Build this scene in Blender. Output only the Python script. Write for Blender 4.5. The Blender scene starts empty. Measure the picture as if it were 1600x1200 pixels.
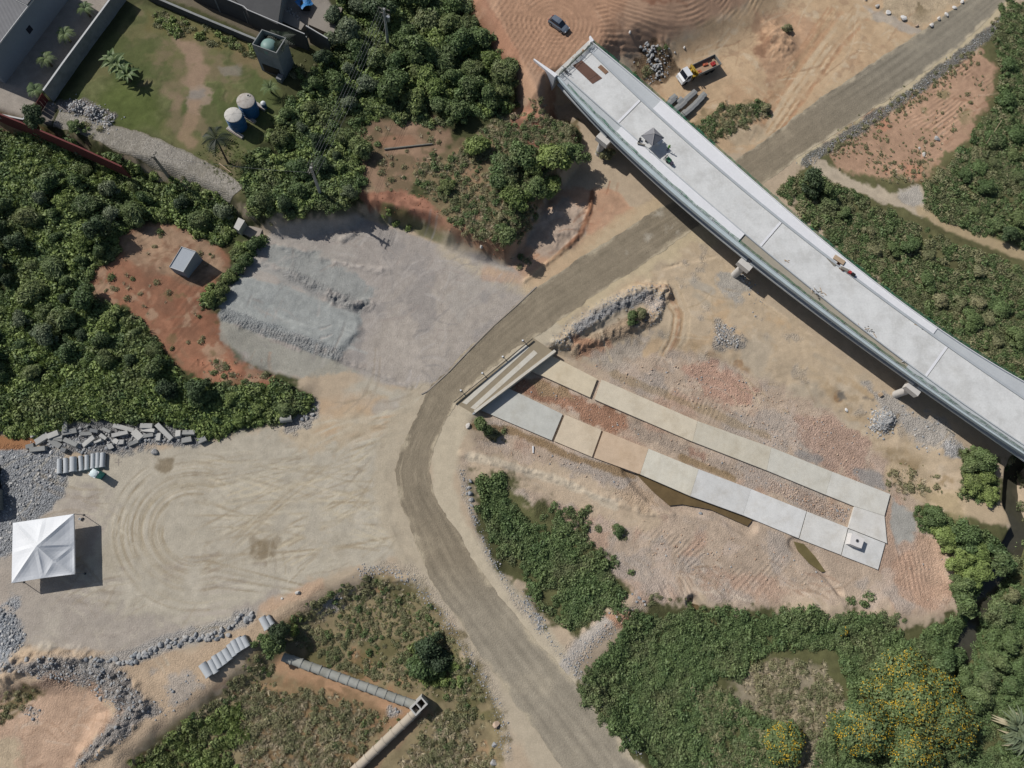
import bpy, math, random
import numpy as np
from mathutils import Matrix, Vector
random.seed(7); RNG = np.random.default_rng(11)
scene = bpy.context.scene
COL = scene.collection

# ------------------------------------------------------------------ camera
F_PX = 1067.0; NADIR = (705, 865); CAM_H = 115.0
_d = np.array([NADIR[0]-800, -(NADIR[1]-600), -F_PX]); _d /= np.linalg.norm(_d)
_zw = -_d; _xw = np.array([1, 0, 0.]) - _zw[0]*_zw; _xw /= np.linalg.norm(_xw); _yw = np.cross(_zw, _xw)
CM = np.array([_xw, _yw, _zw])
cam_d = bpy.data.cameras.new('camera'); cam_d.sensor_width = 36; cam_d.lens = F_PX/1600*36
cam_d.clip_start = 1; cam_d.clip_end = 3000
cam = bpy.data.objects.new('camera', cam_d); COL.objects.link(cam)
m4 = Matrix([list(CM[0])+[0], list(CM[1])+[0], list(CM[2])+[CAM_H], [0, 0, 0, 1]])
cam.matrix_world = m4; scene.camera = cam

# ------------------------------------------------------------------ light
SUN_EL = 42.0; SHADOW_DIR = -32.0
sx, sy = -math.cos(math.radians(SHADOW_DIR)), -math.sin(math.radians(SHADOW_DIR))
world = bpy.data.worlds.new('World'); scene.world = world; world.use_nodes = True
wn = world.node_tree.nodes; wl = world.node_tree.links
sky = wn.new('ShaderNodeTexSky'); sky.sky_type = 'NISHITA'; sky.sun_disc = False
sky.sun_elevation = math.radians(SUN_EL); sky.sun_rotation = math.atan2(sx, sy)
sky.air_density = 1.0; sky.dust_density = 1.5
bg = wn['Background']; bg.inputs[1].default_value = 0.066
wl.new(sky.outputs[0], bg.inputs[0])
sun_d = bpy.data.lights.new('sun', 'SUN'); sun_d.energy = 4.1; sun_d.angle = math.radians(0.5); sun_d.color = (1, 0.97, 0.93)
sun = bpy.data.objects.new('sun', sun_d); COL.objects.link(sun)
ce = math.cos(math.radians(SUN_EL))
sun.rotation_euler = Vector((-sx*ce, -sy*ce, -math.sin(math.radians(SUN_EL)))).to_track_quat('-Z', 'Y').to_euler()
sun.location = (0, 0, 200)
scene.view_settings.view_transform = 'Standard'; scene.view_settings.look = 'None'
scene.view_settings.exposure = 0.0; scene.view_settings.gamma = 1.0; scene.view_settings.use_curve_mapping = False
KA = 0.75                                     # albedo for a surface that the photo shows sunlit at a given sRGB value

# ------------------------------------------------------------------ helpers
def lin(c):
    c = np.asarray(c, float)/255.0
    return np.where(c <= 0.04045, c/12.92, ((c+0.055)/1.055)**2.4)
def C(r, g, b, k=None): return lin((r, g, b))*(KA if k is None else k)
def P(px, py, z=0.0):
    r = CM @ np.array([px-800.0, -(py-600.0), -F_PX]); t = (z-CAM_H)/r[2]
    return (r[0]*t, r[1]*t)
def _hash(ix, iy, s):
    h = (ix.astype(np.int64)*374761393 + iy.astype(np.int64)*668265263 + s*2147483647) & 0xffffffff
    h = ((h ^ (h >> 13))*1274126177) & 0xffffffff
    return ((h ^ (h >> 16)) & 0xffff)/65535.0
def vnoise(x, y, scale, s=0):
    x = x/scale; y = y/scale; ix = np.floor(x); iy = np.floor(y); fx = x-ix; fy = y-iy
    fx = fx*fx*(3-2*fx); fy = fy*fy*(3-2*fy)
    a = _hash(ix, iy, s); b = _hash(ix+1, iy, s); c = _hash(ix, iy+1, s); d = _hash(ix+1, iy+1, s)
    return (a*(1-fx)+b*fx)*(1-fy)+(c*(1-fx)+d*fx)*fy - 0.5
def fbm(x, y, scale, s=0, o=4):
    r = 0; a = 1.0
    for i in range(o):
        r = r + a*vnoise(x+17*i, y-9*i, scale, s+i); scale *= 0.5; a *= 0.55
    return r
def sstep(t):
    t = np.clip(t, 0, 1); return t*t*(3-2*t)
def sdf(poly, X, Y):
    d = np.full(X.shape, 1e9); ins = np.zeros(X.shape, bool); n = len(poly)
    for i in range(n):
        ax, ay = poly[i]; bx, by = poly[(i+1) % n]; ex, ey = bx-ax, by-ay
        wx, wy = X-ax, Y-ay; L = ex*ex+ey*ey+1e-9
        t = np.clip((wx*ex+wy*ey)/L, 0, 1)
        d = np.minimum(d, (wx-ex*t)**2+(wy-ey*t)**2)
        if abs(ey) > 1e-9:
            ins ^= ((ay > Y) != (by > Y)) & (X < ex*(Y-ay)/ey+ax)
    d = np.sqrt(d); return np.where(ins, -d, d)
def ldist(line, X, Y):
    d = np.full(X.shape, 1e9)
    for i in range(len(line)-1):
        ax, ay = line[i]; bx, by = line[i+1]; ex, ey = bx-ax, by-ay
        wx, wy = X-ax, Y-ay; t = np.clip((wx*ex+wy*ey)/(ex*ex+ey*ey+1e-9), 0, 1)
        d = np.minimum(d, (wx-ex*t)**2+(wy-ey*t)**2)
    return np.sqrt(d)

# ------------------------------------------------------------------ terrain grid
def axis(a, b, step, far):
    core = np.arange(a, b+1e-6, step); g = []; q = step; p = 0
    while p < far: q *= 1.28; p += q; g.append(p)
    g = np.array(g); return np.concatenate([a-g[::-1], core, b+g])
GX = axis(-90, 127, 0.19, 500); GY = axis(-36, 120, 0.19, 500)
X, Y = np.meshgrid(GX, GY)
Z = np.zeros_like(X); COLR = np.zeros(X.shape+(3,)); STONE = np.zeros_like(X)
N1 = fbm(X, Y, 9, 1); N2 = fbm(X, Y, 2.5, 5); N3 = fbm(X, Y, 0.9, 9, 3); N4 = fbm(X, Y, 28, 13, 3)
def window(pts, pad):
    xs = [p[0] for p in pts]; ys = [p[1] for p in pts]
    i0, i1 = np.searchsorted(GX, [min(xs)-pad, max(xs)+pad]); j0, j1 = np.searchsorted(GY, [min(ys)-pad, max(ys)+pad])
    return slice(max(j0-1, 0), j1+1), slice(max(i0-1, 0), i1+1)
def gz(x, y):
    x = np.asarray(x, float); y = np.asarray(y, float)
    i = np.clip(np.searchsorted(GX, x)-1, 0, len(GX)-2); j = np.clip(np.searchsorted(GY, y)-1, 0, len(GY)-2)
    fx = np.clip((x-GX[i])/(GX[i+1]-GX[i]), 0, 1); fy = np.clip((y-GY[j])/(GY[j+1]-GY[j]), 0, 1)
    return (Z[j, i]*(1-fx)+Z[j, i+1]*fx)*(1-fy)+(Z[j+1, i]*(1-fx)+Z[j+1, i+1]*fx)*fy
def G(px, py):
    z = 0.0
    for _ in range(6):
        x, y = P(px, py, z); z = 0.5*z+0.5*float(gz(x, y))
    return (x, y, float(gz(x, y)))
def G2(px, py): return G(px, py)[:2]
def zone(pts, h, feather, warp=1.0):
    w = [P(a, b, h) for a, b in pts]; s = window(w, feather+3)
    sd = sdf(w, X[s], Y[s]) + warp*N1[s]*2
    k = sstep(0.5-sd/(2*feather)); Z[s] = Z[s]*(1-k)+h*k

NWHILL = [(-400, -400), (760, -400), (735, 10), (800, 110), (812, 170), (900, 190), (905, 230), (850, 290), (822, 350), (790, 390), (700, 362), (680, 345), (600, 318), (575, 300), (540, 330), (430, 345), (372, 328), (300, 282), (200, 248), (130, 222), (60, 200), (-400, 60)]
zone([(-300, 150), (60, 240), (200, 355), (330, 450), (345, 500), (420, 585), (470, 605), (300, 640), (60, 650), (-300, 670)], 1.4, 4)
zone(NWHILL, 4.0, 1.8, 0.5)
zone([(900, -400), (860, 30), (900, 75), (985, 80), (1045, 55), (1100, 20), (1180, -40), (1330, -400)], 7.15, 12, 0.4)
zone([(760, -400), (735, 0), (800, 95), (825, 150), (850, 165), (862, 125), (945, 84), (955, 60), (965, 0), (975, -400)], 7.15, 2.6, 0.4)
zone([(985, 105), (1000, 95), (1200, 60), (1200, 200), (1080, 240), (1040, 200)], 0.6, 4.5, 0.6)
zone([(752, 668), (765, 655), (862, 560), (915, 535), (1000, 520), (1100, 540), (1200, 580), (1300, 620), (1400, 670), (1480, 740), (1485, 950), (1300, 950), (1100, 930), (980, 900), (900, 840), (820, 760), (770, 700)], -1.7, 3.5)
zone([(575, 298), (605, 296), (660, 300), (692, 338), (640, 340), (600, 326)], 4.0, 1.0, 1.2)
zone([(735, 745), (800, 760), (900, 850), (980, 930), (900, 985), (850, 965), (780, 885)], -1.0, 2.5)
zone([(900, 1050), (1000, 960), (1100, 945), (1320, 960), (1480, 960), (1700, 700), (1900, 1500), (1100, 1500)], -1.8, 4)
zone([(1240, 290), (1350, 330), (1480, 420), (1700, 500), (1700, 620), (1500, 500), (1300, 350)], -0.8, 3)
zone([(445, 1000), (520, 930), (590, 905), (640, 930), (700, 1010), (760, 1110), (790, 1400), (180, 1400), (210, 1180), (310, 1100)], -2.2, 2.6)
zone([(-100, 1090), (50, 1068), (140, 1080), (170, 1110), (130, 1180), (60, 1400), (-100, 1400)], -1.6, 1.6)
def trench(pts, h, wid, feather):
    w = [P(a, b, h) for a, b in pts]; s = window(w, wid+feather+2)
    d = ldist(w, X[s], Y[s]) - wid/2 + N1[s]
    k = sstep(1-d/feather); Z[s] = Z[s]*(1-k)+np.minimum(Z[s], h)*k
trench([(1680, 640), (1590, 715), (1570, 745), (1570, 790), (1588, 830), (1560, 880), (1535, 920), (1518, 960), (1500, 1010), (1485, 1035)], -4.0, 2.2, 2.6)
trench([(985, 735), (1020, 768), (1060, 785), (1110, 795), (1165, 818)], -2.35, 2.2, 1.2)
trench([(1240, 850), (1262, 868), (1285, 895), (1308, 925)], -2.2, 1.0, 1.0)
trench([(1080, 940), (1100, 965), (1120, 975)], -2.3, 1.0, 1.2)
# mounds and ridges
def mound(px, py, r, h, rough=0.3, sq=1.0, ang=0):
    x, y, _ = G(px, py); s = window([(x, y)], r*1.6)
    dx = X[s]-x; dy = Y[s]-y; a = math.radians(ang); u = dx*math.cos(a)+dy*math.sin(a); v = (-dx*math.sin(a)+dy*math.cos(a))*sq
    k = np.clip(1-np.hypot(u, v)/r+N2[s]*0.25, 0, 1); Z[s] += h*sstep(k*1.15)*(1+rough*N3[s])
def ridge(pts, wid, h, rough=0.6, teeth=0):
    w = [G2(a, b) for a, b in pts]; s = window(w, wid*2)
    k = np.clip(1-ldist(w, X[s], Y[s])/(wid*(1+0.6*N2[s])), 0, 1)
    q = h*sstep(k*1.2)*(1+rough*N3[s]*2)
    if teeth:
        dx, dy = w[-1][0]-w[0][0], w[-1][1]-w[0][1]; L = math.hypot(dx, dy)
        t = (X[s]*dx+Y[s]*dy)/L
        q = q*(1+0.28*np.sin(t*2*math.pi/teeth+N2[s]*4))
    Z[s] += q
ridge([(355, 492), (400, 508), (460, 530), (525, 553)], 2.0, 0.36, 0.3, 0.5)
ridge([(455, 428), (500, 452), (560, 478)], 1.6, 0.16, 0.4, 0.6)
ridge([(520, 558), (570, 575), (640, 605)], 0.7, 0.2)
ridge([(430, 385), (520, 410), (600, 425)], 1.0, 0.12, 1.0)
ridge([(400, 405), (450, 425), (520, 462)], 1.0, 0.12, 0.8)
ridge([(520, 470), (548, 478), (572, 476)], 1.6, .3, 1.0)
zone([(348, 470), (372, 425), (440, 447), (558, 494), (566, 518), (530, 548), (440, 515), (350, 488)], .35, .7, .2)
ridge([(535, 345), (552, 365), (535, 375)], 0.9, 0.25)
ridge([(865, 548), (900, 515), (950, 480), (1005, 455), (1040, 455)], 2.3, .75, 0.6)
ridge([(1040, 460), (1020, 500), (960, 520), (900, 545)], 1.4, 0.6, 0.5)
ridge([(820, 440), (870, 400), (910, 365), (922, 325), (925, 305)], 0.6, 0.25)
mound(865, 355, 6.5, .9); mound(1381, 657, 2.6, 1.25); mound(1030, 95, 4.5, 0.8)
mound(1215, 60, 5, 0.9); mound(1225, 85, 4, 0.5); mound(1480, 690, 4, 0.3)
ridge([(10, 1050), (60, 1030), (130, 1030), (180, 1060), (220, 1100), (190, 1140), (130, 1180)], 2.2, 0.7, 0.6)
ridge([(720, 710), (760, 720), (830, 735), (900, 760), (1000, 800), (1050, 805)], 1.0, 0.2)
mound(120, 170, 1.8, 1.0); mound(148, 178, 2.2, 1.1); mound(170, 190, 1.5, .6)
ridge([(590, 905), (640, 905), (700, 980), (760, 1080), (775, 1130)], 0.8, 0.25)

ROAD_PAIRS = [((1580, -50), (1640, -50)), ((1512, 0), (1572, 2)), ((1437, 50), (1510, 62)), ((1350, 107), (1412, 138)), ((1262, 167), (1320, 200)), ((1200, 215), (1250, 245)), ((1120, 270), (1170, 303)), ((1040, 322), (1087, 357)), ((985, 352), (1035, 392)), ((900, 408), (945, 452)), ((830, 455), (868, 505)), ((760, 520), (797, 551)), ((705, 570), (742, 597)), ((670, 610), (712, 630)), ((648, 657), (694, 662)), ((626, 700), (676, 702)), ((618, 737), (672, 740)), ((622, 775), (680, 776)), ((636, 812), (702, 812)), ((654, 862), (732, 862)), ((668, 900), (758, 900)), ((704, 950), (792, 948)), ((768, 1050), (884, 1052)), ((792, 1080), (908, 1082)), ((842, 1150), (964, 1150)), ((878, 1200), (1000, 1200)), ((924, 1270), (1060, 1280))]
ROADPOLY = [P(*a) for a, b in ROAD_PAIRS]+[P(*b) for a, b in ROAD_PAIRS[::-1]]
s_ = window(ROADPOLY, 8)
RD = np.full(X.shape, 50.0); RD[s_] = sdf(ROADPOLY, X[s_], Y[s_])
k = sstep(1-np.maximum(RD-.7, 0)/2.6); Z = Z*(1-k)+0.0*k
zone([(752, 652), (741, 641), (866, 547), (890, 560), (960, 595), (1010, 650), (1000, 735), (900, 712), (800, 668)], -1.75, .7, .15)
Z0 = Z.copy()                                                       # smooth base, used for placing

# ------------------------------------------------------------------ ground colours (base colour of the soils)
BASE = C(194, 174, 148)
COLR[:] = BASE
def paint(pts, rgb, feather=1.0, warp=1.0, alpha=1.0, var=0.08, stone=None, k=None):
    w = [G2(a, b) for a, b in pts]; s = window(w, feather+warp*2+1)
    sd = sdf(w, X[s], Y[s]) + warp*(N2[s]*1.7+N1[s]*0.9+N3[s]*.9)
    q = (sstep(0.5-sd/(1.1*feather))*alpha)[..., None]
    c = C(*rgb, k=k)*(1+var*(N2[s]*1.7+N1[s]*1.2+N3[s]*1.2))[..., None]
    COLR[s] = COLR[s]*(1-q)+c*q
    if stone is not None: STONE[s] = STONE[s]*(1-q[..., 0])+stone*q[..., 0]
def stroke(pts, wid, rgb, alpha=0.5, feather=0.4, warp=0.3, dz=0.0, stone=None, brk=0.0):
    w = [G2(a, b) for a, b in pts]; s = window(w, wid+feather+1.5)
    d = ldist(w, X[s], Y[s]) + warp*(N2[s]+N3[s]*.5)
    q = sstep(1-(d-wid/2)/max(feather, 0.05))*alpha
    if brk: q = q*np.clip(0.55+brk*(N1[s]*1.6+N2[s]*1.5), 0, 1)
    q = q[..., None]
    COLR[s] = COLR[s]*(1-q)+C(*rgb)*q
    if dz: Z[s] += dz*q[..., 0]
    if stone is not None: STONE[s] = STONE[s]*(1-q[..., 0])+stone*q[..., 0]
def blotches(pts, rgb, scale, thr, alpha, seed, feather=2.0, soft=0.25, stone=None):
    w = [G2(a, b) for a, b in pts]; s = window(w, feather)
    m = sstep(0.5-sdf(w, X[s], Y[s])/(2*feather))
    n = fbm(X[s], Y[s], scale, seed, 5)
    q = (m*sstep((n-thr)/soft)*alpha)[..., None]
    COLR[s] = COLR[s]*(1-q)+C(*rgb)*q
    if stone is not None: STONE[s] = STONE[s]*(1-q[..., 0])+stone*q[..., 0]
def ripples(pts, direc, wl_, amp, feather=2.0, seed=3, tone=0.10, centre=None):
    """parallel machine tracks: direc is the image direction ALONG the ridges; centre gives rings"""
    w = [G2(a, b) for a, b in pts]; s = window(w, feather)
    m = sstep(0.5-(sdf(w, X[s], Y[s])+N1[s]*3)/(2*feather))
    if centre is not None:
        c = G2(*centre); t = np.hypot(X[s]-c[0], Y[s]-c[1])
    else:
        a = math.atan2(-direc[1], direc[0]); t = -X[s]*math.sin(a)+Y[s]*math.cos(a)
    ph = t*2*math.pi/wl_+fbm(X[s], Y[s], 9, seed, 3)*6
    wv = np.sin(ph+N3[s]*1.2)+.35*np.sin(ph*2.3+N2[s]*5); m = m*np.clip(0.45+fbm(X[s], Y[s], 5, seed+7, 4)*2.4, 0, 1)
    Z[s] += amp*wv*m; COLR[s] *= (1+tone*wv*m)[..., None]

GREEN_SOIL = (72, 78, 46)
paint(NWHILL, (78, 80, 50), 2, 1)
paint([(-400, 150), (60, 205), (200, 255), (340, 310), (400, 340), (345, 470), (500, 640), (440, 660), (330, 690), (100, 662), (-400, 690)], GREEN_SOIL, 2, 1.5)
# lawn
LAWN = [(100, 160), (130, 120), (190, 35), (215, 8), (250, 12), (330, 45), (400, 75), (435, 125), (450, 190), (435, 240), (395, 262), (372, 305), (300, 250), (230, 208), (165, 192), (150, 170)]
paint(LAWN, (104, 107, 68), 1.2, 0.6, 1, 0.2)
blotches(LAWN, (118, 114, 76), 8, -0.15, 0.9, 31)
blotches(LAWN, (132, 118, 90), 5, 0.12, 0.8, 37)
blotches(LAWN, (86, 98, 54), 6, 0.15, 0.7, 41)
paint([(130, 175), (160, 140), (200, 120), (240, 150), (250, 200), (210, 205), (165, 190)], (92, 108, 48), 4, 1, .6)
stroke([(285, 62), (305, 80), (312, 105), (305, 130)], 1.6, (168, 140, 118), 0.8, 1.5, 1.2)
paint([(295, 138), (320, 132), (333, 142), (325, 160), (305, 180), (292, 172)], (165, 145, 124), .8, .8, .9)
paint([(296, 142), (318, 140), (322, 150), (305, 158), (294, 152)], (150, 142, 132), .8, .5, .8)
stroke([(305, 165), (298, 190), (285, 215), (300, 225)], 1.0, (165, 138, 112), 0.7, 1.0, 0.8)
stroke([(260, 145), (280, 155), (275, 165)], .8, (160, 135, 112), 0.5, 1.0, 0.8)
paint([(340, 105), (375, 103), (375, 118), (350, 118)], (150, 142, 130), .8, .5, .6)
paint([(230, 20), (330, 45), (400, 80), (395, 95), (320, 70), (235, 45)], (120, 112, 70), 1.5, 1, .8)
stroke([(372, 90), (410, 100), (420, 115)], 1.5, (140, 120, 90), 0.6, 1.2, 1)
# village yard
paint([(-60, 90), (60, -60), (190, -60), (170, 0), (68, 140), (40, 185), (-60, 155)], (168, 158, 146), .3, 0, 1, .06)
paint([(215, -10), (300, 12), (400, 55), (450, 75), (512, 70), (530, 40), (480, -30), (300, -60)], (118, 108, 90), .8, .4, 1)
paint([(430, 15), (470, 38), (515, 58), (532, 30), (510, -5), (440, -15)], (148, 140, 130), .4, .1, 1)
paint([(58, 155), (88, 165), (80, 195), (55, 185)], (140, 132, 124), .6, .3)
paint([(90, 165), (130, 155), (175, 180), (160, 200), (110, 190)], (150, 142, 136), .8, .7, 1, .2, stone=1)
stroke([(0, 188), (60, 212), (120, 238)], 1.0, (150, 115, 80), 0.8, 0.8, 0.5)
# upper woods, bare patch, red cut
paint([(385, 260), (440, 180), (470, 150), (500, 90), (530, -40), (720, -40), (770, 70), (808, 110), (806, 175), (700, 205), (600, 190), (572, 215), (570, 300), (540, 335), (430, 350), (390, 330)], (62, 66, 40), 2, 1.5)
paint([(570, 210), (600, 190), (660, 182), (702, 210), (692, 250), (650, 270), (640, 312), (600, 312), (575, 302), (562, 262)], (154, 126, 102), 1.5, 1.2, 1, .2)
blotches([(565, 195), (700, 200), (690, 260), (640, 310), (570, 300)], (116, 102, 76), 3, -.05, .75, 51)
stroke([(600, 222), (640, 222)], 1.2, (166, 124, 98), .6, 1, .5)
paint([(640, 275), (740, 215), (800, 180), (900, 190), (905, 230), (850, 290), (830, 360), (790, 395), (700, 368)], (136, 120, 90), 1.5, 1.5, 1, .2)
blotches([(640, 260), (880, 190), (840, 370), (700, 365)], (162, 130, 102), 5, .1, .8, 53)
paint([(572, 302), (605, 300), (660, 303), (692, 345), (640, 348), (600, 333), (575, 322)], (170, 122, 98), .8, .8, 1, .3)
stroke([(680, 345), (740, 372), (790, 395)], 1.2, (164, 122, 98), .7, .8, .8)
paint([(795, 165), (860, 165), (905, 205), (890, 245), (840, 235), (800, 222)], (160, 116, 94), 1, 1, 1, .25)
stroke([(600, 335), (650, 355), (700, 378)], 1.2, (96, 100, 62), .8, .8, .6)
# triangle by the road
stroke([(690, 350), (740, 374), (800, 402)], 1.6, (150, 124, 98), .6, 1, .9, brk=.6)
paint([(835, 335), (870, 302), (930, 292), (965, 300), (992, 322), (930, 372), (885, 425), (840, 445), (790, 415), (800, 380)], (198, 160, 130), 1, .8, 1, .12)
paint([(840, 335), (880, 310), (918, 320), (915, 360), (880, 395), (845, 400), (825, 380)], (190, 168, 148), 1, .8, 1, .15)
stroke([(925, 300), (922, 330), (905, 368), (870, 402), (830, 440)], .5, (150, 105, 78), .9, .5, .3)
stroke([(985, 330), (930, 385), (870, 430)], 1.2, (205, 158, 126), .6, 1, .8, brk=1.0)
stroke([(945, 300), (940, 330), (915, 375)], .9, (198, 138, 104), .5, .9, .8, brk=1.0)
# red clearing with the shed
CLEAR = [(190, 370), (235, 345), (275, 352), (310, 372), (335, 385), (352, 392), (345, 425), (322, 470), (335, 495), (345, 512), (352, 540), (365, 562), (420, 592), (445, 612), (390, 608), (330, 592), (290, 582), (268, 560), (248, 530), (210, 492), (170, 472), (142, 455), (138, 435), (155, 415), (185, 405)]
paint(CLEAR, (160, 114, 88), 1, 1, 1, .12)
paint([(195, 372), (235, 347), (275, 355), (335, 388), (345, 425), (310, 440), (230, 420), (200, 405)], (166, 138, 112), 1.5, 1, .9, .2)
paint([(265, 470), (310, 465), (345, 512), (350, 535), (300, 535), (255, 510)], (146, 100, 76), 1.2, 1, .8)
paint([(290, 560), (350, 555), (440, 610), (340, 600)], (176, 122, 94), 1, 1, .9, .25)
blotches(CLEAR, (138, 100, 78), 4, .15, .7, 121)
blotches(CLEAR, (186, 156, 128), 3, .2, .7, 122)
blotches(CLEAR, (120, 104, 72), 2.5, .32, .7, 123)
ripples(CLEAR, (1, -1.4), .9, .018, 1.5, 3, .06)
# gravel yard
GRAV = [(425, 358), (540, 342), (560, 337), (620, 358), (700, 383), (800, 418), (835, 450), (760, 522), (667, 612), (600, 602), (520, 565), (470, 590), (430, 582), (380, 560), (347, 515), (345, 470), (370, 420), (402, 378)]
paint(GRAV, (174, 165, 156), .8, .25, 1, .06, stone=.12)
paint([(600, 470), (700, 420), (830, 450), (760, 520), (667, 610), (600, 600), (560, 570)], (182, 171, 158), 5, 1.5, .7)
blotches(GRAV, (180, 172, 162), 7, .1, .7, 61)
blotches(GRAV, (154, 148, 143), 6, .15, .6, 63)
paint([(345, 470), (372, 422), (440, 445), (560, 492), (568, 520), (535, 552), (440, 518), (345, 490)], (164, 167, 163), .8, .6, .95, .05, stone=.1)
paint([(410, 388), (450, 380), (560, 430), (592, 450), (575, 478), (520, 462), (430, 412)], (158, 161, 157), .8, .8, .8, .05, stone=.15)
paint([(370, 420), (440, 440), (550, 485), (560, 470), (450, 425), (400, 400)], (164, 164, 159), .8, .8, .6, .06)
paint([(345, 497), (420, 530), (520, 556), (560, 582), (470, 588), (400, 570), (350, 530)], (168, 165, 152), .8, .7, .85, .06, stone=.1)
stroke([(355, 492), (400, 508), (460, 530), (525, 553)], 1.9, (150, 153, 152), .8, .5, .4, stone=.6)
stroke([(455, 428), (500, 452), (560, 478)], 1.6, (148, 147, 144), .6, .8, .6, stone=.5)
stroke([(700, 388), (770, 430), (820, 445)], 2.0, (205, 188, 158), .6, 2, 1, brk=1)
stroke([(760, 425), (835, 442)], 1.2, (206, 164, 132), .5, 1.2, .8)
for i in range(16):
    x0, y0 = random.uniform(560, 740), random.uniform(420, 580); dx = random.uniform(20, 60)
    stroke([(x0, y0), (x0+dx*.5, y0-dx*.55+random.uniform(-6, 6)), (x0+dx, y0-dx*.9)], .25, random.choice([(192, 183, 174), (164, 156, 148)]), .5, .2, .4, brk=1.2)
for i in range(26):
    t = random.random(); x0, y0 = 350+t*190, 480+t*75+random.uniform(-50, -4)*(.4+.6*t)
    stroke([(x0, y0), (x0+random.uniform(20, 60), y0+random.uniform(8, 26))], .3, random.choice([(186, 188, 182), (164, 167, 163)]), .4, .25, .3)
# main sand yard
YARD = [(-60, 715), (90, 735), (180, 708), (330, 690), (440, 662), (500, 640), (560, 590), (665, 612), (640, 650), (612, 700), (602, 760), (625, 860), (600, 880), (480, 912), (400, 968), (300, 1012), (200, 1028), (60, 1022), (18, 985), (20, 900), (-60, 870)]
paint(YARD, (192, 182, 163), 1.5, .8, 1, .04, stone=.06)
paint([(-60, 740), (60, 790), (150, 740), (170, 800), (150, 900), (170, 960), (300, 985), (400, 950), (480, 905), (490, 915), (400, 970), (300, 1015), (200, 1030), (60, 1024), (-60, 985)], (178, 167, 155), 3, 2, .85, .05, stone=.1)
paint([(430, 650), (500, 630), (660, 612), (655, 650), (600, 680), (470, 700)], (204, 184, 154), 2, 2, .7, .06)
stroke([(510, 640), (560, 632), (610, 645)], 2, (206, 168, 128), .45, 2, 1, brk=1)
stroke([(440, 680), (480, 690), (520, 672)], 1.6, (196, 160, 120), .5, 1.5, 1, brk=1)
stroke([(545, 690), (600, 665), (640, 640)], 1.2, (202, 172, 138), .5, 1.2, 1, brk=1)
stroke([(592, 640), (640, 628)], 1.4, (180, 176, 168), .6, 1.2, .6)
for k_ in range(34):                              # turning loop of wheel tracks
    o = random.uniform(-42, 34); e = random.uniform(-8, 8)
    pts = [(470, 728-o*.3+e)]+[(305+(92+o)*math.cos(math.radians(q)), 832+e-(84+o*.9)*math.sin(math.radians(q))) for q in range(70, 292, 10)]+[(480, 925+o*.2+e)]
    i0 = random.randint(0, 7); i1 = len(pts)-random.randint(0, 7)
    for dq in (0, .9 if random.random() < .6 else 0):
        cc = random.choice([(166, 150, 124), (172, 158, 132), (208, 198, 178), (162, 148, 124)])
        stroke([(305+(a_-305)*(1+dq*.12), 832+(b_-832)*(1+dq*.12)) for a_, b_ in pts[i0:i1]], random.uniform(.12, .3), cc, random.uniform(.5, .9), .14, .08, dz=-.02, brk=.6)
for k_ in range(80):                              # tracks fanning from the yard to the road
    y0 = random.uniform(700, 905); x0 = random.uniform(280, 470); y1 = random.uniform(640, 860); x1 = random.uniform(590, 640)
    bend = random.uniform(-35, 35)
    stroke([(x0, y0), ((x0*2+x1)/3, (y0*2+y1)/3+bend*.6), ((x0+x1*2)/3, (y0+2*y1)/3+bend), (x1, y1)], random.uniform(.14, .34), random.choice([(172, 156, 130), (208, 198, 176), (168, 152, 126), (210, 196, 168)]), random.uniform(.4, .75), .16, .1, dz=-.012, brk=.8)
for k_ in range(26):
    y0 = random.uniform(885, 1000); x0 = random.uniform(60, 300)
    stroke([(x0, y0), (x0+60, y0+random.uniform(0, 12)), (x0+150, y0-random.uniform(0, 30))], random.uniform(.15, .4), random.choice([(190, 178, 164), (164, 152, 140)]), .4, .25, .3, brk=1.2)
blotches(YARD, (178, 166, 144), 9, .15, .5, 66, soft=.4); blotches(YARD, (202, 192, 174), 5, .2, .5, 67, soft=.4)
for c in [((392, 852), (410, 842), (425, 850), (428, 868), (415, 884), (398, 876)), ((318, 858), (328, 860), (326, 868), (318, 874)), ((250, 720), (270, 716), (268, 734), (252, 738))]:
    paint(c, (142, 126, 100), .9, .9, .8)
stroke([(395, 845), (420, 850), (432, 846)], .7, (146, 130, 104), .6, .8, .6)
# shoulders of the road
stroke([(1512, -5), (1437, 46), (1350, 104), (1262, 163), (1180, 222)], 2.4, (204, 178, 142), .9, 1.2, .8)
stroke([(1575, 0), (1510, 66), (1412, 143), (1320, 205), (1250, 252)], 1.6, (206, 190, 156), .9, .6, .5)
stroke([(1060, 310), (985, 345), (900, 400), (832, 447)], 2.5, (206, 182, 146), .7, 1.6, 1)
stroke([(1100, 365), (1040, 405), (950, 468), (900, 505), (850, 530)], 4.2, (204, 186, 152), .9, 2, 1)
stroke([(860, 520), (830, 545), (760, 605), (715, 655), (695, 705), (690, 760), (705, 810), (740, 865), (790, 930), (870, 1030), (940, 1110), (1010, 1200), (1060, 1270)], 3.0, (204, 190, 164), .95, 1.2, .7)
stroke([(660, 615), (630, 660), (612, 710), (606, 760), (618, 815), (645, 870), (690, 930), (760, 1030), (810, 1110), (860, 1200), (900, 1270)], 3.2, (194, 180, 156), .9, 1.5, .8)
for o in (0, 4, 8, 12, 17):
    stroke([(605+o, 720), (604+o, 770), (612+o*1.1, 820), (632+o*1.2, 868), (660+o*1.3, 912), (700+o*1.3, 965)], .25, random.choice([(166, 154, 134), (172, 160, 140)]), .7, .2, .15, dz=-.02, brk=.9)
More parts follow.
